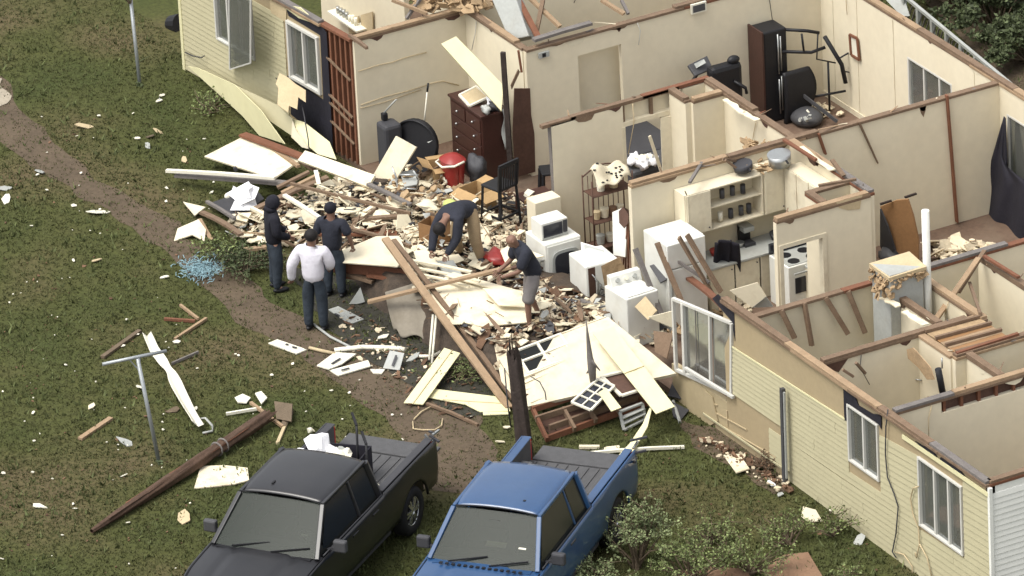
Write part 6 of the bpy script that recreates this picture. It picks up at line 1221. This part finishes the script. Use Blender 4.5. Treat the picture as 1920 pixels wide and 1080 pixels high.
# kitchen clutter
KC = [((-12.25, 2.35, .93), .1, 'red_plastic', 'red kettle on the kitchen counter'), ((-12.2, 2.6, .93), .09, 'white', 'white bowl on the kitchen counter'), ((-12.3, 2.85, .93), .08, 'metal', 'steel cup on the kitchen counter'), ((-12.1, 2.5, .93), .06, 'orange_wood', 'small orange-brown dish on the kitchen counter'), ((-12.2, 3.5, .93), .12, 'charcoal', 'dark pan at the far end of the kitchen counter')]
for p, r_, m, lab in KC: b = MB(); b.tube([Vector(p), Vector(p)+V(0, 0, r_)], [r_*.7, r_], 12); tag(b.build('kitchenware', m), lab, 'kitchenware')
CM = thing('coffee_maker', 'dark coffee maker under the kitchen wall cabinets', 'coffee maker', (-12.35, 3.0, .93)); q = V(-12.35, 3.0, .93)
pbox(CM, 'base', 'charcoal', q, -.1, .15, -.1, .1, 0, .05); pbox(CM, 'tower', 'black', q, -.1, -.02, -.1, .1, .05, .32); pbox(CM, 'head', 'light_grey', q, -.1, .13, -.1, .1, .25, .34, bevel=.01)
for p, r_, h, m, lab in ((Q(1394, 318, 2.28), .17, .12, 'charcoal', 'dark round pan on top of the kitchen wall cabinets'), (Q(1463, 308, 2.3), .20, .2, 'metal', 'steel stockpot tipped on the corner cabinets')):
    T = thing('cooking_pot', lab, 'pot', tuple(p)); b = MB(); b.tube([p, p+V(0, -.02, h)], [r_*.9, r_], 20); b.build('bowl', m, T); b = MB(); b.beam(p+V(r_, 0, h*.7), p+V(r_+.14, -.05, h*.8), .03, .02); b.build('handle', 'black', T)
b = MB()
for k in range(60): chunk(b, Q(random.uniform(1398, 1440), random.uniform(262, 325), 2.35-random.uniform(0, .3)), random.uniform(.05, .16), .02, .9)
tag(b.build('torn_insulation', 'insulation'), 'torn tan ceiling insulation hanging over the kitchen cabinets', kind='stuff')
b = MB(); b.grid(lambda u, v: Q(1338+46*u, 455+75*v, 1.35-.9*v)+V(.04*math.sin(u*14), .03*math.cos(u*11+v*3), .05*math.sin(u*3.1)), 24, 14); tag(b.build('dark_cloth', 'dark_felt', solid=.015), 'dark cloth hanging off the kitchen counter edge', 'cloth')
# exercise machine
n = Q(1442, 232, .1); GY = thing('exercise_machine', 'black multi-gym machine with a tall weight tower and press arms', 'exercise machine', tuple(n)); n2 = n+V(0, 0, 0)
pbox(GY, 'tower', 'black', n, -.45, 0, -.05, .42, 0, 1.72, bevel=.03); pbox(GY, 'tower_side', 'dresser_wood', n, -.47, .01, -.085, -.052, .0, 1.74)
for x, z0, z1 in ((-.3, .95, 1.6), (-.2, .9, 1.65), (-.3, .2, .85), (-.2, .15, .8)): b = MB(); b.tube([n+V(.03, .12+x*-.5, z0), n+V(.03, .12+x*-.5, z1)], .014, 6); b.build('guide_rod', 'metal', GY)
for pts, r_ in (([(0, .4, 1.68), (.15, .75, 1.62), (.2, .95, 1.55)], .03), ([(.02, .3, 1.3), (.25, .75, 1.25), (.3, 1.0, 1.3)], .03), ([(.2, .6, 1.62), (.22, .62, 1.3)], .02), ([(.24, .9, 1.55), (.26, .85, 1.1), (.3, 1.2, .95)], .014), ([(.3, 1.0, 1.5), (.42, 1.25, .95), (.45, 1.3, .6)], .04),
                ([(.3, 1.05, 1.0), (.3, 1.05, .1)], .02), ([(.1, .6, .35), (.45, 1.3, .45)], .022), ([(.45, 1.2, 1.1), (.3, 1.75, 1.15), (.3, 1.9, 1.1)], .016), ([(.3, 1.75, 1.2), (.32, 1.85, .1)], .022), ([(.2, 1.85, 1.22), (.22, 1.95, .1)], .022), ([(.3, 1.75, 1.2), (.25, 1.8, 1.26), (.2, 1.85, 1.22)], .022), ([(.4, 1.3, .8), (.4, 1.55, .7), (.42, 1.6, .1)], .014)):
    b = MB(); b.tube([n+V(*p) for p in pts], r_, 7); b.build('tube_arm', 'black', GY)
b = MB(); b.grid(lambda u, v: n+V(.12+.06*math.sin(v*3), .22+(.62 if v < .05 else .62)*u*(.45+.55*math.sin(math.pi*(.25+.7*v))), .95-.95*v), 10, 14); b.build('seat_back', 'black', GY, solid=.07)
b = MB(); b.ball(n+V(.35, .55, .12), (.34, .28, .16), 14, 9); b.build('weight_shroud', 'grey_plastic', GY); b = MB(); b.tube([n+V(.45, .5, .3), n+V(.52, .55, .2), n+V(.5, .62, .12)], .018, 6); b.build('hook', 'white', GY)
b = MB(); b.beam(n+V(.2, .55, .5), n+V(.8, .9, .1), .03, .06); b.build('foot_rail', 'grey_plastic', GY)
n = Q(1340, 175, .1); TC = thing('treadmill', 'dark treadmill with a tilted grey console against the wall', 'treadmill', tuple(n))
b = MB(); b.slab([gy(1290, 122, -17.9), gy(1326, 104, -18.0), gy(1337, 128, -17.8), gy(1304, 142, -17.7)], .05); b.build('console', 'grey_plastic', TC, bevel=.01)
b = MB(); b.slab([p+V(.03, -.02, .02) for p in (gy(1302, 120, -17.86), gy(1320, 111, -17.9), gy(1324, 118, -17.82), gy(1306, 128, -17.8))], .01); b.build('screen', 'light_grey', TC)
b = MB(); b.tube([gy(1310, 135, -17.8), gy(1300, 150, -17.8), gy(1295, 170, -17.8)], .03, 6); b.build('post', 'black', TC)
n = Q(1378, 172, .75); BC = thing('black_armchair', 'black padded chair back between treadmill and exercise machine', 'chair', (n.x, n.y, .1)); boxt(BC, 'backrest', 'black', gy(1335, 132, -17.5), .25, .62, .75, bevel=.08)
b = MB(); b.ball(gy(1375, 112, -17.6), (.08, .12, .08), 10, 8); b.build('headrest', 'black', BC); b = MB(); b.tube([gy(1376, 152, -17.5), gy(1398, 165, -17.4), gy(1400, 175, -17.4)], .03, 6); b.build('armrest', 'black', BC)
b = MB()
for k in range(60): chunk(b, Q(random.uniform(1495, 1520), random.uniform(196, 225), .15+random.random()*.2), random.uniform(.03, .1), .03, 1.0)
tag(b.build('plastic_scraps', 'light_grey'), 'grey plastic bags and scraps beside the exercise machine', kind='stuff')
PF2 = thing('wall_picture', 'small dark red framed picture hanging on the far wall', 'picture', tuple(fx(1602, 110, 8.08)))
c = [fx(1593, 65, 8.06), fx(1607, 72, 8.06), fx(1611, 112, 8.06), fx(1596, 103, 8.06)]
for i in range(4): b = MB(); b.beam(c[i], c[(i+1) % 4], .045, .03, up=(0, -1, 0)); b.build('frame', 'lumber_red', PF2)
b = MB(); b.slab([p+V(0, .01, 0) for p in c], .01); b.build('print', 'white', PF2)
n = Q(1694, 186, .85); DK = thing('desk', 'small orange-brown desk below the far window', 'desk', (n.x, n.y, .1)); pbox(DK, 'desk_top', 'orange_wood', n, -.75, 0, 0, .6, -.03, 0, bevel=.006)
for x, y in ((-.72, .03), (-.03, .03), (-.72, .55), (-.03, .55)): pbox(DK, 'leg', 'orange_wood', n, x-.025, x+.025, y-.025, y+.025, -.7, -.031)
n = Q(1702, 158, 1.22); BB = thing('black_box', 'black boxy printer standing on the small desk', 'printer', (n.x, n.y, .82)); boxt(BB, 'body', 'black', n, .34, .42, .27, bevel=.04); pbox(BB, 'slot', 'charcoal', n, .001, .01, .05, .36, -.12, -.07)
# things on walls
for px, py, x, nm, lab in ((1019, 102, -18.28, 'wall_box', 'small grey wall box with a dark hole near the broken corner'), (1309, 14, -18.28, 'vent_grille', 'small white vent grille high on the long wall')):
    c = gy(px, py, x); T = thing(nm, lab, 'wall fitting', tuple(c)); w2, h2 = (.1, .05) if nm == 'wall_box' else (.15, .09)
    b = MB(); b.box((c.x-.01, c.y-w2, c.z-h2), (c.x+.03, c.y+w2, c.z+h2)); b.build('frame', 'light_grey' if nm == 'wall_box' else 'white', T); b = MB()
    b.box((c.x+.031, c.y-w2*.8 if nm != 'wall_box' else c.y-.04, c.z-h2*.7), (c.x+.036, c.y+w2*.8 if nm != 'wall_box' else c.y+.03, c.z+h2*.7)); b.build('opening', 'black' if nm == 'wall_box' else 'grey_plastic', T)
# tilted white air unit on the wall top
UN = thing('air_unit', 'tilted white air handler with a square black opening stuck in the broken wall top', 'air unit', tuple(Q(960, 60, 2.3)))
a = [Q(918, -10, 3.0), Q(962, -18, 3.1), Q(992, 68, 2.5), Q(955, 76, 2.35)]; nn_ = (a[1]-a[0]).cross(a[3]-a[0]).normalized(); nn_ = nn_ if nn_.dot(CAM-a[0]) > 0 else -nn_
b = MB(); b.slab(a, .3); b.build('casing', 'light_grey', UN, bevel=.02)
o = [Q(938, 39, 2.78), Q(960, 32, 2.82), Q(966, 48, 2.68), Q(944, 53, 2.65)]; b = MB(); d = (a[0]-o[0]).dot(nn_); b.slab([p+nn_*((a[0]-p).dot(nn_)+.006) for p in o], .01); b.build('opening', 'dark_screen', UN)
for p, q, w_, m, lab in (((972, 0, 2.9), (1012, 75, 2.5), .1, 'lumber_red', 'brown broken truss board right of the air handler'), ((992, -5, 2.9), (1050, 50, 2.55), .08, 'lumber_pale', 'pale truss board sloping to the long wall top'), ((1000, 75, 2.6), (1108, 43, 2.62), .12, 'grey_wood', 'dark loose plate lying along the long wall top'), ((1018, 0, 2.9), (1005, 65, 2.45), .07, 'lumber', 'short upright truss end beside the air handler'),
                         ((1128, 0, 2.75), (1170, 26, 2.58), .08, 'lumber_pale', 'left of the two slats crossing the top edge wall'), ((1165, 0, 2.7), (1178, 26, 2.55), .05, 'grey_wood', 'right of the two slats crossing the top edge wall'), ((663, 70, 2.6), (686, 88, 2.7), .05, 'lumber', 'short board end jutting out at the broken front corner'),
                         ((870, 12, 2.58), (960, 78, 2.4), .1, 'lumber', 'brown board along the torn bedroom wall top'), ((735, 0, 2.8), (800, 25, 2.6), .06, 'lumber_pale', 'pale board in the torn ceiling above the bedroom wall'), ((790, -5, 2.8), (762, 35, 2.5), .05, 'grey_wood', 'grey lath in the torn ceiling above the bedroom wall')):
    beam_t('truss_board', p, q, w_, .05, m, lab, 'board')
b = MB()
for k in range(120): x = random.uniform(780, 915); chunk(b, Q(x, random.uniform(-12, 12 if x < 865 else 18), 2.5+random.random()*.2), random.uniform(.05, .2), .02, .9)
tag(b.build('torn_insulation', 'insulation'), 'torn brown ceiling insulation behind the bedroom wall', kind='stuff')
# room behind the left wall
for (x0, y0, x1, y1), m, nm, lab in (((652, 30, 672, 60), 'tan_flap', 'cabinet_door', ''), ((676, 22, 698, 58), 'tan_flap', 'cabinet_door', '')):
    c = [fx(x0, y0+6, 2.2), fx(x1, y0, 2.2), fx(x1+1, y1, 2.2), fx(x0+2, y1+4, 2.2)]; b = MB(); b.slab(c, .02); b.build(nm, m, H)
SH = thing('wall_shelf', 'white wall shelf with bottles in the room behind the left wall', 'shelf', tuple(fx(655, 15, 2.1))); c = fx(632, 20, 2.15); d = fx(682, 2, 2.15)
b = MB(); b.box((c.x-.1, 2.0, c.z-.03), (c.x+1.0, 2.24, c.z)); b.build('board', 'white', SH)
for k in range(7): b = MB(); p = V(c.x+.1+k*.11, 2.12, c.z+.002); b.tube([p, p+V(0, 0, .1+.05*random.random())], .035, 8); tag(b.build('shelf_bottle', random.choice(['charcoal', 'white', 'metal'])), 'small bottle on the white wall shelf behind the left wall', 'bottle', 'bottles on the white wall shelf')
# bed and clothes seen through the small room door
n = Q(1225, 300, .55); BD = thing('bed', 'bed with a dark cover seen through the small room doorway', 'bed', (n.x, n.y, .1)); pbox(BD, 'mattress', 'grey_plastic', n, -1.6, .25, -.55, .7, -.4, 0, bevel=.06); pbox(BD, 'cover', 'charcoal', n, -1.62, -.3, -.57, .72, -.25, .03, bevel=.05)
for k in range(5): b = MB(); b.ball(Q(1190+8*k, 298+3*(k % 3), .68), (.14, .1, .09), 12, 8, jit=1.0); tag(b.build('clothes', 'white_cloth' if k % 2 == 0 else 'white'), 'crumpled white clothes heaped on the bed in the small room', 'clothes', 'white clothes on the bed')
# right rooms
LD_ = thing('leaning_door', 'orange-brown curved door panel leaning in the far right room', 'door panel', tuple(Q(1690, 480, .2)))
b = MB(); b.slab([Q(1650, 388, 1.25), Q(1680, 376, 1.35), Q(1702, 374, 1.35), Q(1712, 405, 1.1), Q(1722, 450, .7), Q(1722, 500, .2), Q(1702, 492, .2), Q(1680, 470, .35), Q(1668, 440, .65)], .04); b.build('panel', 'orange_wood', LD_)
b = MB(); b.beam(Q(1650, 383, 1.3), Q(1672, 376, 1.35), .04, .03); b.build('edge', 'black_wood', LD_); b = MB(); b.beam(Q(1697, 370, 1.35), Q(1718, 363, 1.35), .04, .03); b.build('edge', 'black_wood', LD_)
b = MB(); b.slab([Q(1650, 392, 1.2), Q(1664, 425, .9), Q(1678, 470, .35), Q(1656, 478, .2), Q(1650, 460, .3)], .03); tag(b.build('dark_sheet', 'charcoal'), 'dark sheet behind the leaning orange-brown door', 'panel')
b = MB(); b.ball(Q(1672, 478, .25), (.3, .2, .12), 12, 8, jit=.4); tag(b.build('dark_pillow', 'grey_plastic'), 'grey cushion on the floor under the leaning door', 'cushion')
def curt(u, v):
    L = [(1883, 218), (1868, 270), (1848, 340), (1828, 400), (1818, 440)]; Rr = [(1886, 222), (1890, 322), (1950, 350), (1960, 400), (1960, 470)]
    t = v*4; i = min(int(t), 3); f = t-i; l = [L[i][k]*(1-f)+L[i+1][k]*f for k in (0, 1)]; r = [Rr[i][k]*(1-f)+Rr[i+1][k]*f for k in (0, 1)]
    p = fx(l[0]*(1-u)+r[0]*u, l[1]*(1-u)+r[1]*u, 8.02-.25*v-.05*math.sin(u*18+v*3)*v); return p
b = MB(); b.grid(curt, 30, 20); tag(b.build('black_curtain', 'dark_felt', solid=.01), 'black sheet fallen in a triangle from the far right window', 'curtain')
wp = Q(1741, 605, 1.9); b = MB(); b.tube([V(wp.x, wp.y, .1), V(wp.x, wp.y, 2.6), V(wp.x, wp.y, 3.88)], .065, 14); tag(b.build('white_pipe', 'appliance_white'), 'white standpipe rising through the torn closet', 'pipe')
HB = thing('duct_box', 'torn grey-white furnace box wrapped in tan insulation beside the white standpipe', 'furnace box', tuple(Q(1690, 560, .1)))
n = Q(1668, 517, 2.95); boxt(HB, 'casing', 'light_grey', n, .55, .62, 2.7, bevel=.01)
b = MB(); b.slab([n+V(-.58, -.03, .0), n+V(.03, -.03, -.02), n+V(.05, .66, .0), n+V(-.5, .68, .05)], .06); b.build('lid', 'tan_flap', HB)
b = MB()
for k in range(46): t = random.random(); p = n+(V(.03, .66*t, -.06-random.random()*.16) if k % 2 else V(-.58*t, -.04, -.06-random.random()*.25)); chunk(b, p, random.uniform(.04, .1), .02, 1.2)
for k in range(26): chunk(b, Q(random.uniform(1640, 1672), random.uniform(520, 556), 2.75-random.random()*.2), random.uniform(.05, .12), .02, 1.2)
tag(b.build('insulation_tatters', 'insulation', HB), kind='stuff')
b = MB(); b.box((-5.55, 2.45, .1), (-5.12, 2.95, 2.2)); b.build('closet_panel', 'cream_bright', H)
# pinned bath things
VP = Q(1768, 738, 2.45); b = MB(); b.tube([VP, Q(1759, 692, 2.9)], .055, 10); tag(b.build('black_vent_pipe', 'black'), 'short black vent pipe behind the nearest cross wall', 'pipe')
b = MB(); b.tube([VP+V(-.0, .0, .44), VP+V(-.0, .0, .62)], .012, 6); tag(b.build('thin_rod', 'metal'), 'thin metal rod above the black vent pipe', 'rod')
SHW = thing('shower_head', 'chrome shower head on the bathroom wall', 'shower head', tuple(fx(1716, 720, 1.85))); c = fx(1716, 718, 1.83)
b = MB(); b.tube([c+V(.15, .03, .1), c+V(.05, -.05, .1), c], .012, 6); b.build('arm', 'metal', SHW); b = MB(); b.ball(c, .04, 10, 6); b.build('head', 'metal', SHW)
b = MB(); b.box((-6.9, .4, .1), (-6.2, 1.9, .5)); tag(b.build('bathtub', 'appliance_white', bevel=.08), 'white bathtub block on the floor of the nearest front room', 'bathtub')
LO = V(-6.3, .15, .1); SHF = thing('closet_shelves', 'small brown shelf unit with boxes inside the front room', 'shelf unit', tuple(LO))
for z in (0, .4, .8): pbox(SHF, 'shelf', 'lumber_red', LO, 0, .6, 0, .35, z, z+.03)
for x in (0, .57): pbox(SHF, 'side', 'lumber', LO, x, x+.03, .0, .35, .031, .799)
pbox(H, 'partition', 'cream_wall', V(-5.75, .6, .1), -.03, .03, 0, .9, 0, 1.7)
# cables and downpipe on the front wall
for pts, m in (([(1665, 768), (1661, 800), (1660, 850), (1664, 895), (1676, 925), (1684, 950), (1680, 1000), (1673, 1035), (1680, 1045)], 'charcoal'), ([(1722, 912), (1712, 915), (1707, 935), (1712, 965), (1722, 990), (1724, 1020), (1718, 1046), (1716, 1036)], 'tan_flap'), ([(1724, 1020), (1738, 1045), (1748, 1085)], 'tan_flap'), ([(1678, 1035), (1695, 1040), (1710, 1062), (1712, 1085)], 'tan_flap')):
    b = MB(); b.tube([fx(x, y, -.05) for x, y in pts], .011, 6); b.build('cable', m, H)
DP = thing('meter_post', 'grey steel post standing against the right wall', 'post', tuple(fx(1471, 898, -.12))); b = MB(); p0 = fx(1467, 728, -.12); p1 = fx(1472, 905, -.12)
b.beam(p0, p1, .07, .07, up=(1, 0, 0)); b.build('post', 'grey_plastic', DP); b = MB(); b.beam(p0+V(.05, 0, -.05), p1+V(.05, 0, .1), .03, .04, up=(1, 0, 0)); b.build('rail', 'light_grey', DP)
# ================================================================ truck loads
def L2W(T, r, x, y, z): c, s_ = math.cos(r), math.sin(r); return V(T.location.x+c*x-s_*y, T.location.y+s_*x+c*y, z)
for k, (x, y, z, s_, m, lab) in enumerate(((-.72, -.42, 1.34, .27, 'white_cloth', 'large white crumpled bundle in the black pickup bed'), (-.70, -.05, 1.34, .2, 'white', 'white bundle in the middle of the black pickup bed front'), (-.98, -.2, 1.22, .17, 'light_grey', 'grey bundle behind the white ones in the black pickup bed'), (-.55, -.68, 1.34, .19, 'white_cloth', 'white bundle against the far side of the black pickup bed'),
                                           (-.40, .55, 1.12, .15, 'white', 'white bundle by the near side of the black pickup bed'))):
    b = MB(); b.ball(L2W(TB, rb, x, y, z), (s_, s_*.8, s_*.75), 10, 7, jit=1.3); b.sm.clear(); tag(b.build('bundle', m), lab, 'bundle')
CRt = thing('dark_crate', 'dark purple open crate of bundles in the black pickup bed', 'crate', tuple(L2W(TB, rb, -.5, -.35, .86)))
for x0, y0, x1, y1 in ((-.22, -.78, -.22, .2), (-1.2, -.78, -1.2, .2), (-.22, .2, -1.2, .2), (-.22, -.78, -1.2, -.78)):
    b = MB(); b.slab([L2W(TB, rb, x0, y0, .86), L2W(TB, rb, x1, y1, .86), L2W(TB, rb, x1, y1, 1.38), L2W(TB, rb, x0, y0, 1.30)], .02); b.build('side', 'dark_felt', CRt)
for x, y, a, lab in ((-.9, .1, 1.0, 'black upright tool handle in the black pickup bed'), (-.8, .3, .75, 'short black upright handle in the black pickup bed')):
    b = MB(); b.tube([L2W(TB, rb, x, y, .86), L2W(TB, rb, x-.03, y, .86+a)], .02, 7); b.beam(L2W(TB, rb, x-.03, y-.0, .86+a), L2W(TB, rb, x-.2, y-.15, .98+a), .04, .03); tag(b.build('tool_handle', 'black'), lab, 'tool', kind=None)
for x, y, rz_, lab in ((-.55, -.15, 0, 'white square board in the blue pickup bed, farther from the cab side rail'), (-.48, .28, .2, 'white square board in the blue pickup bed, nearer to the camera')):
    T = thing('white_board', lab, 'board', tuple(L2W(TU, ru, x, y, .9))); c_ = [(-.16, -.15), (.16, -.15), (.16, .15), (-.16, .15)]
    b = MB(); b.slab([L2W(TU, ru, x+a*1.15, y+e*1.15, 1.08+.04*(a > 0)) for a, e in c_], .03); b.build('tray', 'black', T); b = MB(); b.slab([L2W(TU, ru, x+a, y+e, 1.095+.04*(a > 0)) for a, e in c_], .008); b.build('sheet', 'white', T)
for T_, r_, cc_ in ((TU, ru, 'blue'), (TB, rb, 'black')):
    for k in range(6):
        b = MB(); p = L2W(T_, r_, -1.95+random.uniform(-.1, .05), .87+random.uniform(-.04, .06), 1.2+random.uniform(-.15, .22)); b.beam(p, p+V(random.uniform(-.2, .2), random.uniform(-.1, .25), random.uniform(-.1, .12)), .035, .03); b.build('torn_tail_part', random.choice(['black', 'charcoal', 'red_lens', 'metal']), T_) if 0 else tag(b.build('tailgate_scrap', random.choice(['black', 'charcoal', 'metal'])), 'torn metal bit hanging at the rear corner of the %s pickup' % cc_, 'metal scrap', 'torn bits at the rear corner of the %s pickup' % cc_)
# ================================================================ VEGETATION
def shrub(name, label, cat, c, R_, h, nst, nlf, m, lf=(.03, .06), seed=1, group=None, sparse=.0, cat2=None):
    R = random.Random(seed); T = thing(name, label, cat, tuple(c), group=group); st = MB(); tips = []
    for k in range(nst):
        a = R.uniform(0, 6.283); q = R_*math.sqrt(R.random()); tip = c+V(math.cos(a)*q, math.sin(a)*q, h*R.uniform(.5, 1)*(1-.35*(q/R_)**2)); mid = c.lerp(tip, .5)+V(R.uniform(-.1, .1), R.uniform(-.1, .1), .1*h)
        st.tube([c+V(R.uniform(-.1, .1)*R_, R.uniform(-.1, .1)*R_, 0), mid, tip], [.022, .012, .004], 5, cap=False); tips += [(mid, tip)]
        for z in range(3): t = R.uniform(.3, .95); p = mid.lerp(tip, t); e = p+V(R.gauss(0, .16), R.gauss(0, .16), R.uniform(.02, .18)); st.tube([p, e], [.008, .003], 4, cap=False); tips.append((p, e))
    tag(st.build('stems', 'bark', T), kind='stuff'); n = nlf; V_ = np.zeros((n, 4, 3))
    for i in range(n):
        a, e = tips[R.randrange(len(tips))]; p = a.lerp(e, R.random()**.6)+V(R.gauss(0, .035), R.gauss(0, .035), R.gauss(0, .03)); s_ = R.uniform(*lf); d = V(R.gauss(0, 1), R.gauss(0, 1), R.gauss(.3, .6)).normalized(); w_ = d.orthogonal().normalized(); w_.rotate(Quaternion(d, R.uniform(0, 6.28)))
        V_[i] = [p, p+d*s_*.5+w_*s_*.28, p+d*s_, p+d*s_*.5-w_*s_*.28]
    me = bpy.data.meshes.new('foliage'); V_ -= np.array(T.location)[None, None]; me.from_pydata(V_.reshape(-1, 3).tolist(), [], [(4*i, 4*i+1, 4*i+2, 4*i+3) for i in range(n)]); me.materials.append(MT[m]); o = bpy.data.objects.new('foliage', me); COL.objects.link(o); o.parent = T; tag(o, kind='stuff'); return T
BG = 'wild bushes growing behind the blue pickup'
for k, (px, py, R_, h, ns, nl, m, lab) in enumerate(((1195, 1065, .62, 1.15, 26, 2700, 'leaf_grey', 'grey-green leafy bush touching the blue pickup side'), (1300, 1095, .8, .8, 26, 2500, 'leaf_green', 'broad green bush right of the bush touching the blue pickup'), (1405, 1075, .75, .6, 22, 1500, 'leaf_green', 'low open green bush left of the reddish slab'),
    (1110, 1120, .55, .6, 18, 1800, 'leaf_grey', 'grey-green bush in front of the blue pickup door'), (1480, 1020, .5, .45, 12, 700, 'leaf_green', 'small twiggy plant behind the reddish slab'), (1560, 1005, .4, .35, 9, 420, 'leaf_green', 'sparse twiggy plant between reddish slab and right wall'), (1330, 1020, .5, .4, 14, 600, 'leaf_green', 'thin leafy plant at the top of the bush row'), (1610, 1095, .3, .25, 6, 200, 'leaf_green', 'tiny weed near the right wall foot'))):
    shrub('leafy_bush', lab, 'bush', Q(px, py, 0), R_, h, ns, nl, m, seed=20+k, lf=(.025, .065))
shrub('uprooted_brush', 'pile of green brush lying at the front edge of the rubble heap', 'brush', Q(455, 505, 0), .75, .3, 26, 2400, 'leaf_dark', seed=40, lf=(.03, .07)); shrub('uprooted_brush', 'small heap of brush beside the blue netting', 'brush', Q(410, 480, 0), .5, .25, 16, 1100, 'leaf_green', seed=41, lf=(.03, .07))
shrub('weed_clump', 'weed clump growing along the foot of the left wall', 'weeds', Q(395, 205, 0), .45, .2, 14, 700, 'leaf_green', seed=42); shrub('weed_clump', 'weeds under the grey sheet between beam and yellow boards', 'weeds', Q(862, 705, 0), .5, .2, 14, 700, 'leaf_green', seed=43)
shrub('weed_clump', 'dead twigs and weeds beside the grey wall post', 'weeds', Q(1445, 880, 0), .3, .25, 12, 300, 'brown_bits', seed=44); shrub('torn_branch', 'leafy scrap snagged on the top of the upper left post', 'branch', Q(243, 5, 1.4), .25, .3, 8, 260, 'leaf_dark', seed=45)
# far side: path, railing and thick brush
b = MB(); b.add([Q(1700, -30, 0), Q(1770, -30, 0), Q(1930, 120, 0), Q(1930, 185, 0), Q(1880, 150, 0)], [(0, 1, 2, 3, 4)]); o = b.build('dirt_track', 'dirt'); o.location.z = .014; tag(o, 'bare track behind the house', kind='structure')
FN = thing('lattice_fence', 'low pale railing with dark lattice panel along the back of the house', 'fence', tuple(Q(1800, 90, 0)))
r0, r1 = Q(1695, -8, .75), Q(1912, 172, .75); b = MB(); b.beam(r0, r1, .06, .05); b.build('top_rail', 'light_grey', FN); b = MB(); b.beam(r0-V(0, 0, .62), r1-V(0, 0, .62), .05, .05); b.build('bottom_rail', 'grey_wood', FN)
for k in range(9): t = k/8; p = r0.lerp(r1, t); b = MB(); b.beam(p-V(0, 0, .74), p-V(0, 0, .03), .07, .07); b.build('post', 'light_grey', FN)
dF = (r1-r0).normalized(); Lf = (r1-r0).length; N_ = int(Lf/.14)
for k in range(N_):
    p = r0+dF*(k+.2)*.14-V(0, 0, .6); b = MB(); b.beam(p, p+dF*(.3 if k < N_-2 else .1)+V(0, 0, .52), .025, .012); b.build('lattice_slat', 'grey_wood', FN)
WS = thing('washed_panel', 'pale grey sheet metal strip along the fence at the top edge', 'panel', tuple(Q(1690, 10, 0))); b = MB(); b.slab([Q(1650, -12, .7), Q(1692, -12, .7), Q(1706, 30, .5), Q(1690, 30, .4)], .02); b.build('sheet', 'light_grey', WS)
for k, (px, py, R_, h, nl, m) in enumerate(((1800, 20, 1.2, 1.2, 7000, 'leaf_green'), (1865, 62, 1.3, 1.3, 8000, 'leaf_dark'), (1925, 20, 1.8, 1.8, 9000, 'leaf_dark'), (1850, -40, 2.0, 1.8, 9000, 'leaf_grey'), (1925, 118, 1.0, .9, 5000, 'leaf_dark'), (1765, -45, 1.2, 1.0, 4500, 'leaf_green'), (1950, -60, 2, 2, 6000, 'leaf_dark'))):
    shrub('brush_tree', ('green bush nearest the railing at the top', 'dark bush in the middle of the back thicket', 'tall dark bush at the right edge of the back thicket', 'large grey-green bush at the top of the back thicket', 'lowest dark bush of the back thicket by the railing end', 'small green bush at the top left of the back thicket', 'dark bush at the top right corner of the picture')[k], 'bush', Q(px, py, 0), R_, h, 34, nl, m, seed=60+k, lf=(.05, .12))
b = MB(); b.tube([Q(322, 45, .02), Q(340, 45, .1)], [.16, .2], 14, smooth=False); tag(b.build('dark_tub', 'black'), 'dark round tub behind the left corner of the house', 'tub')
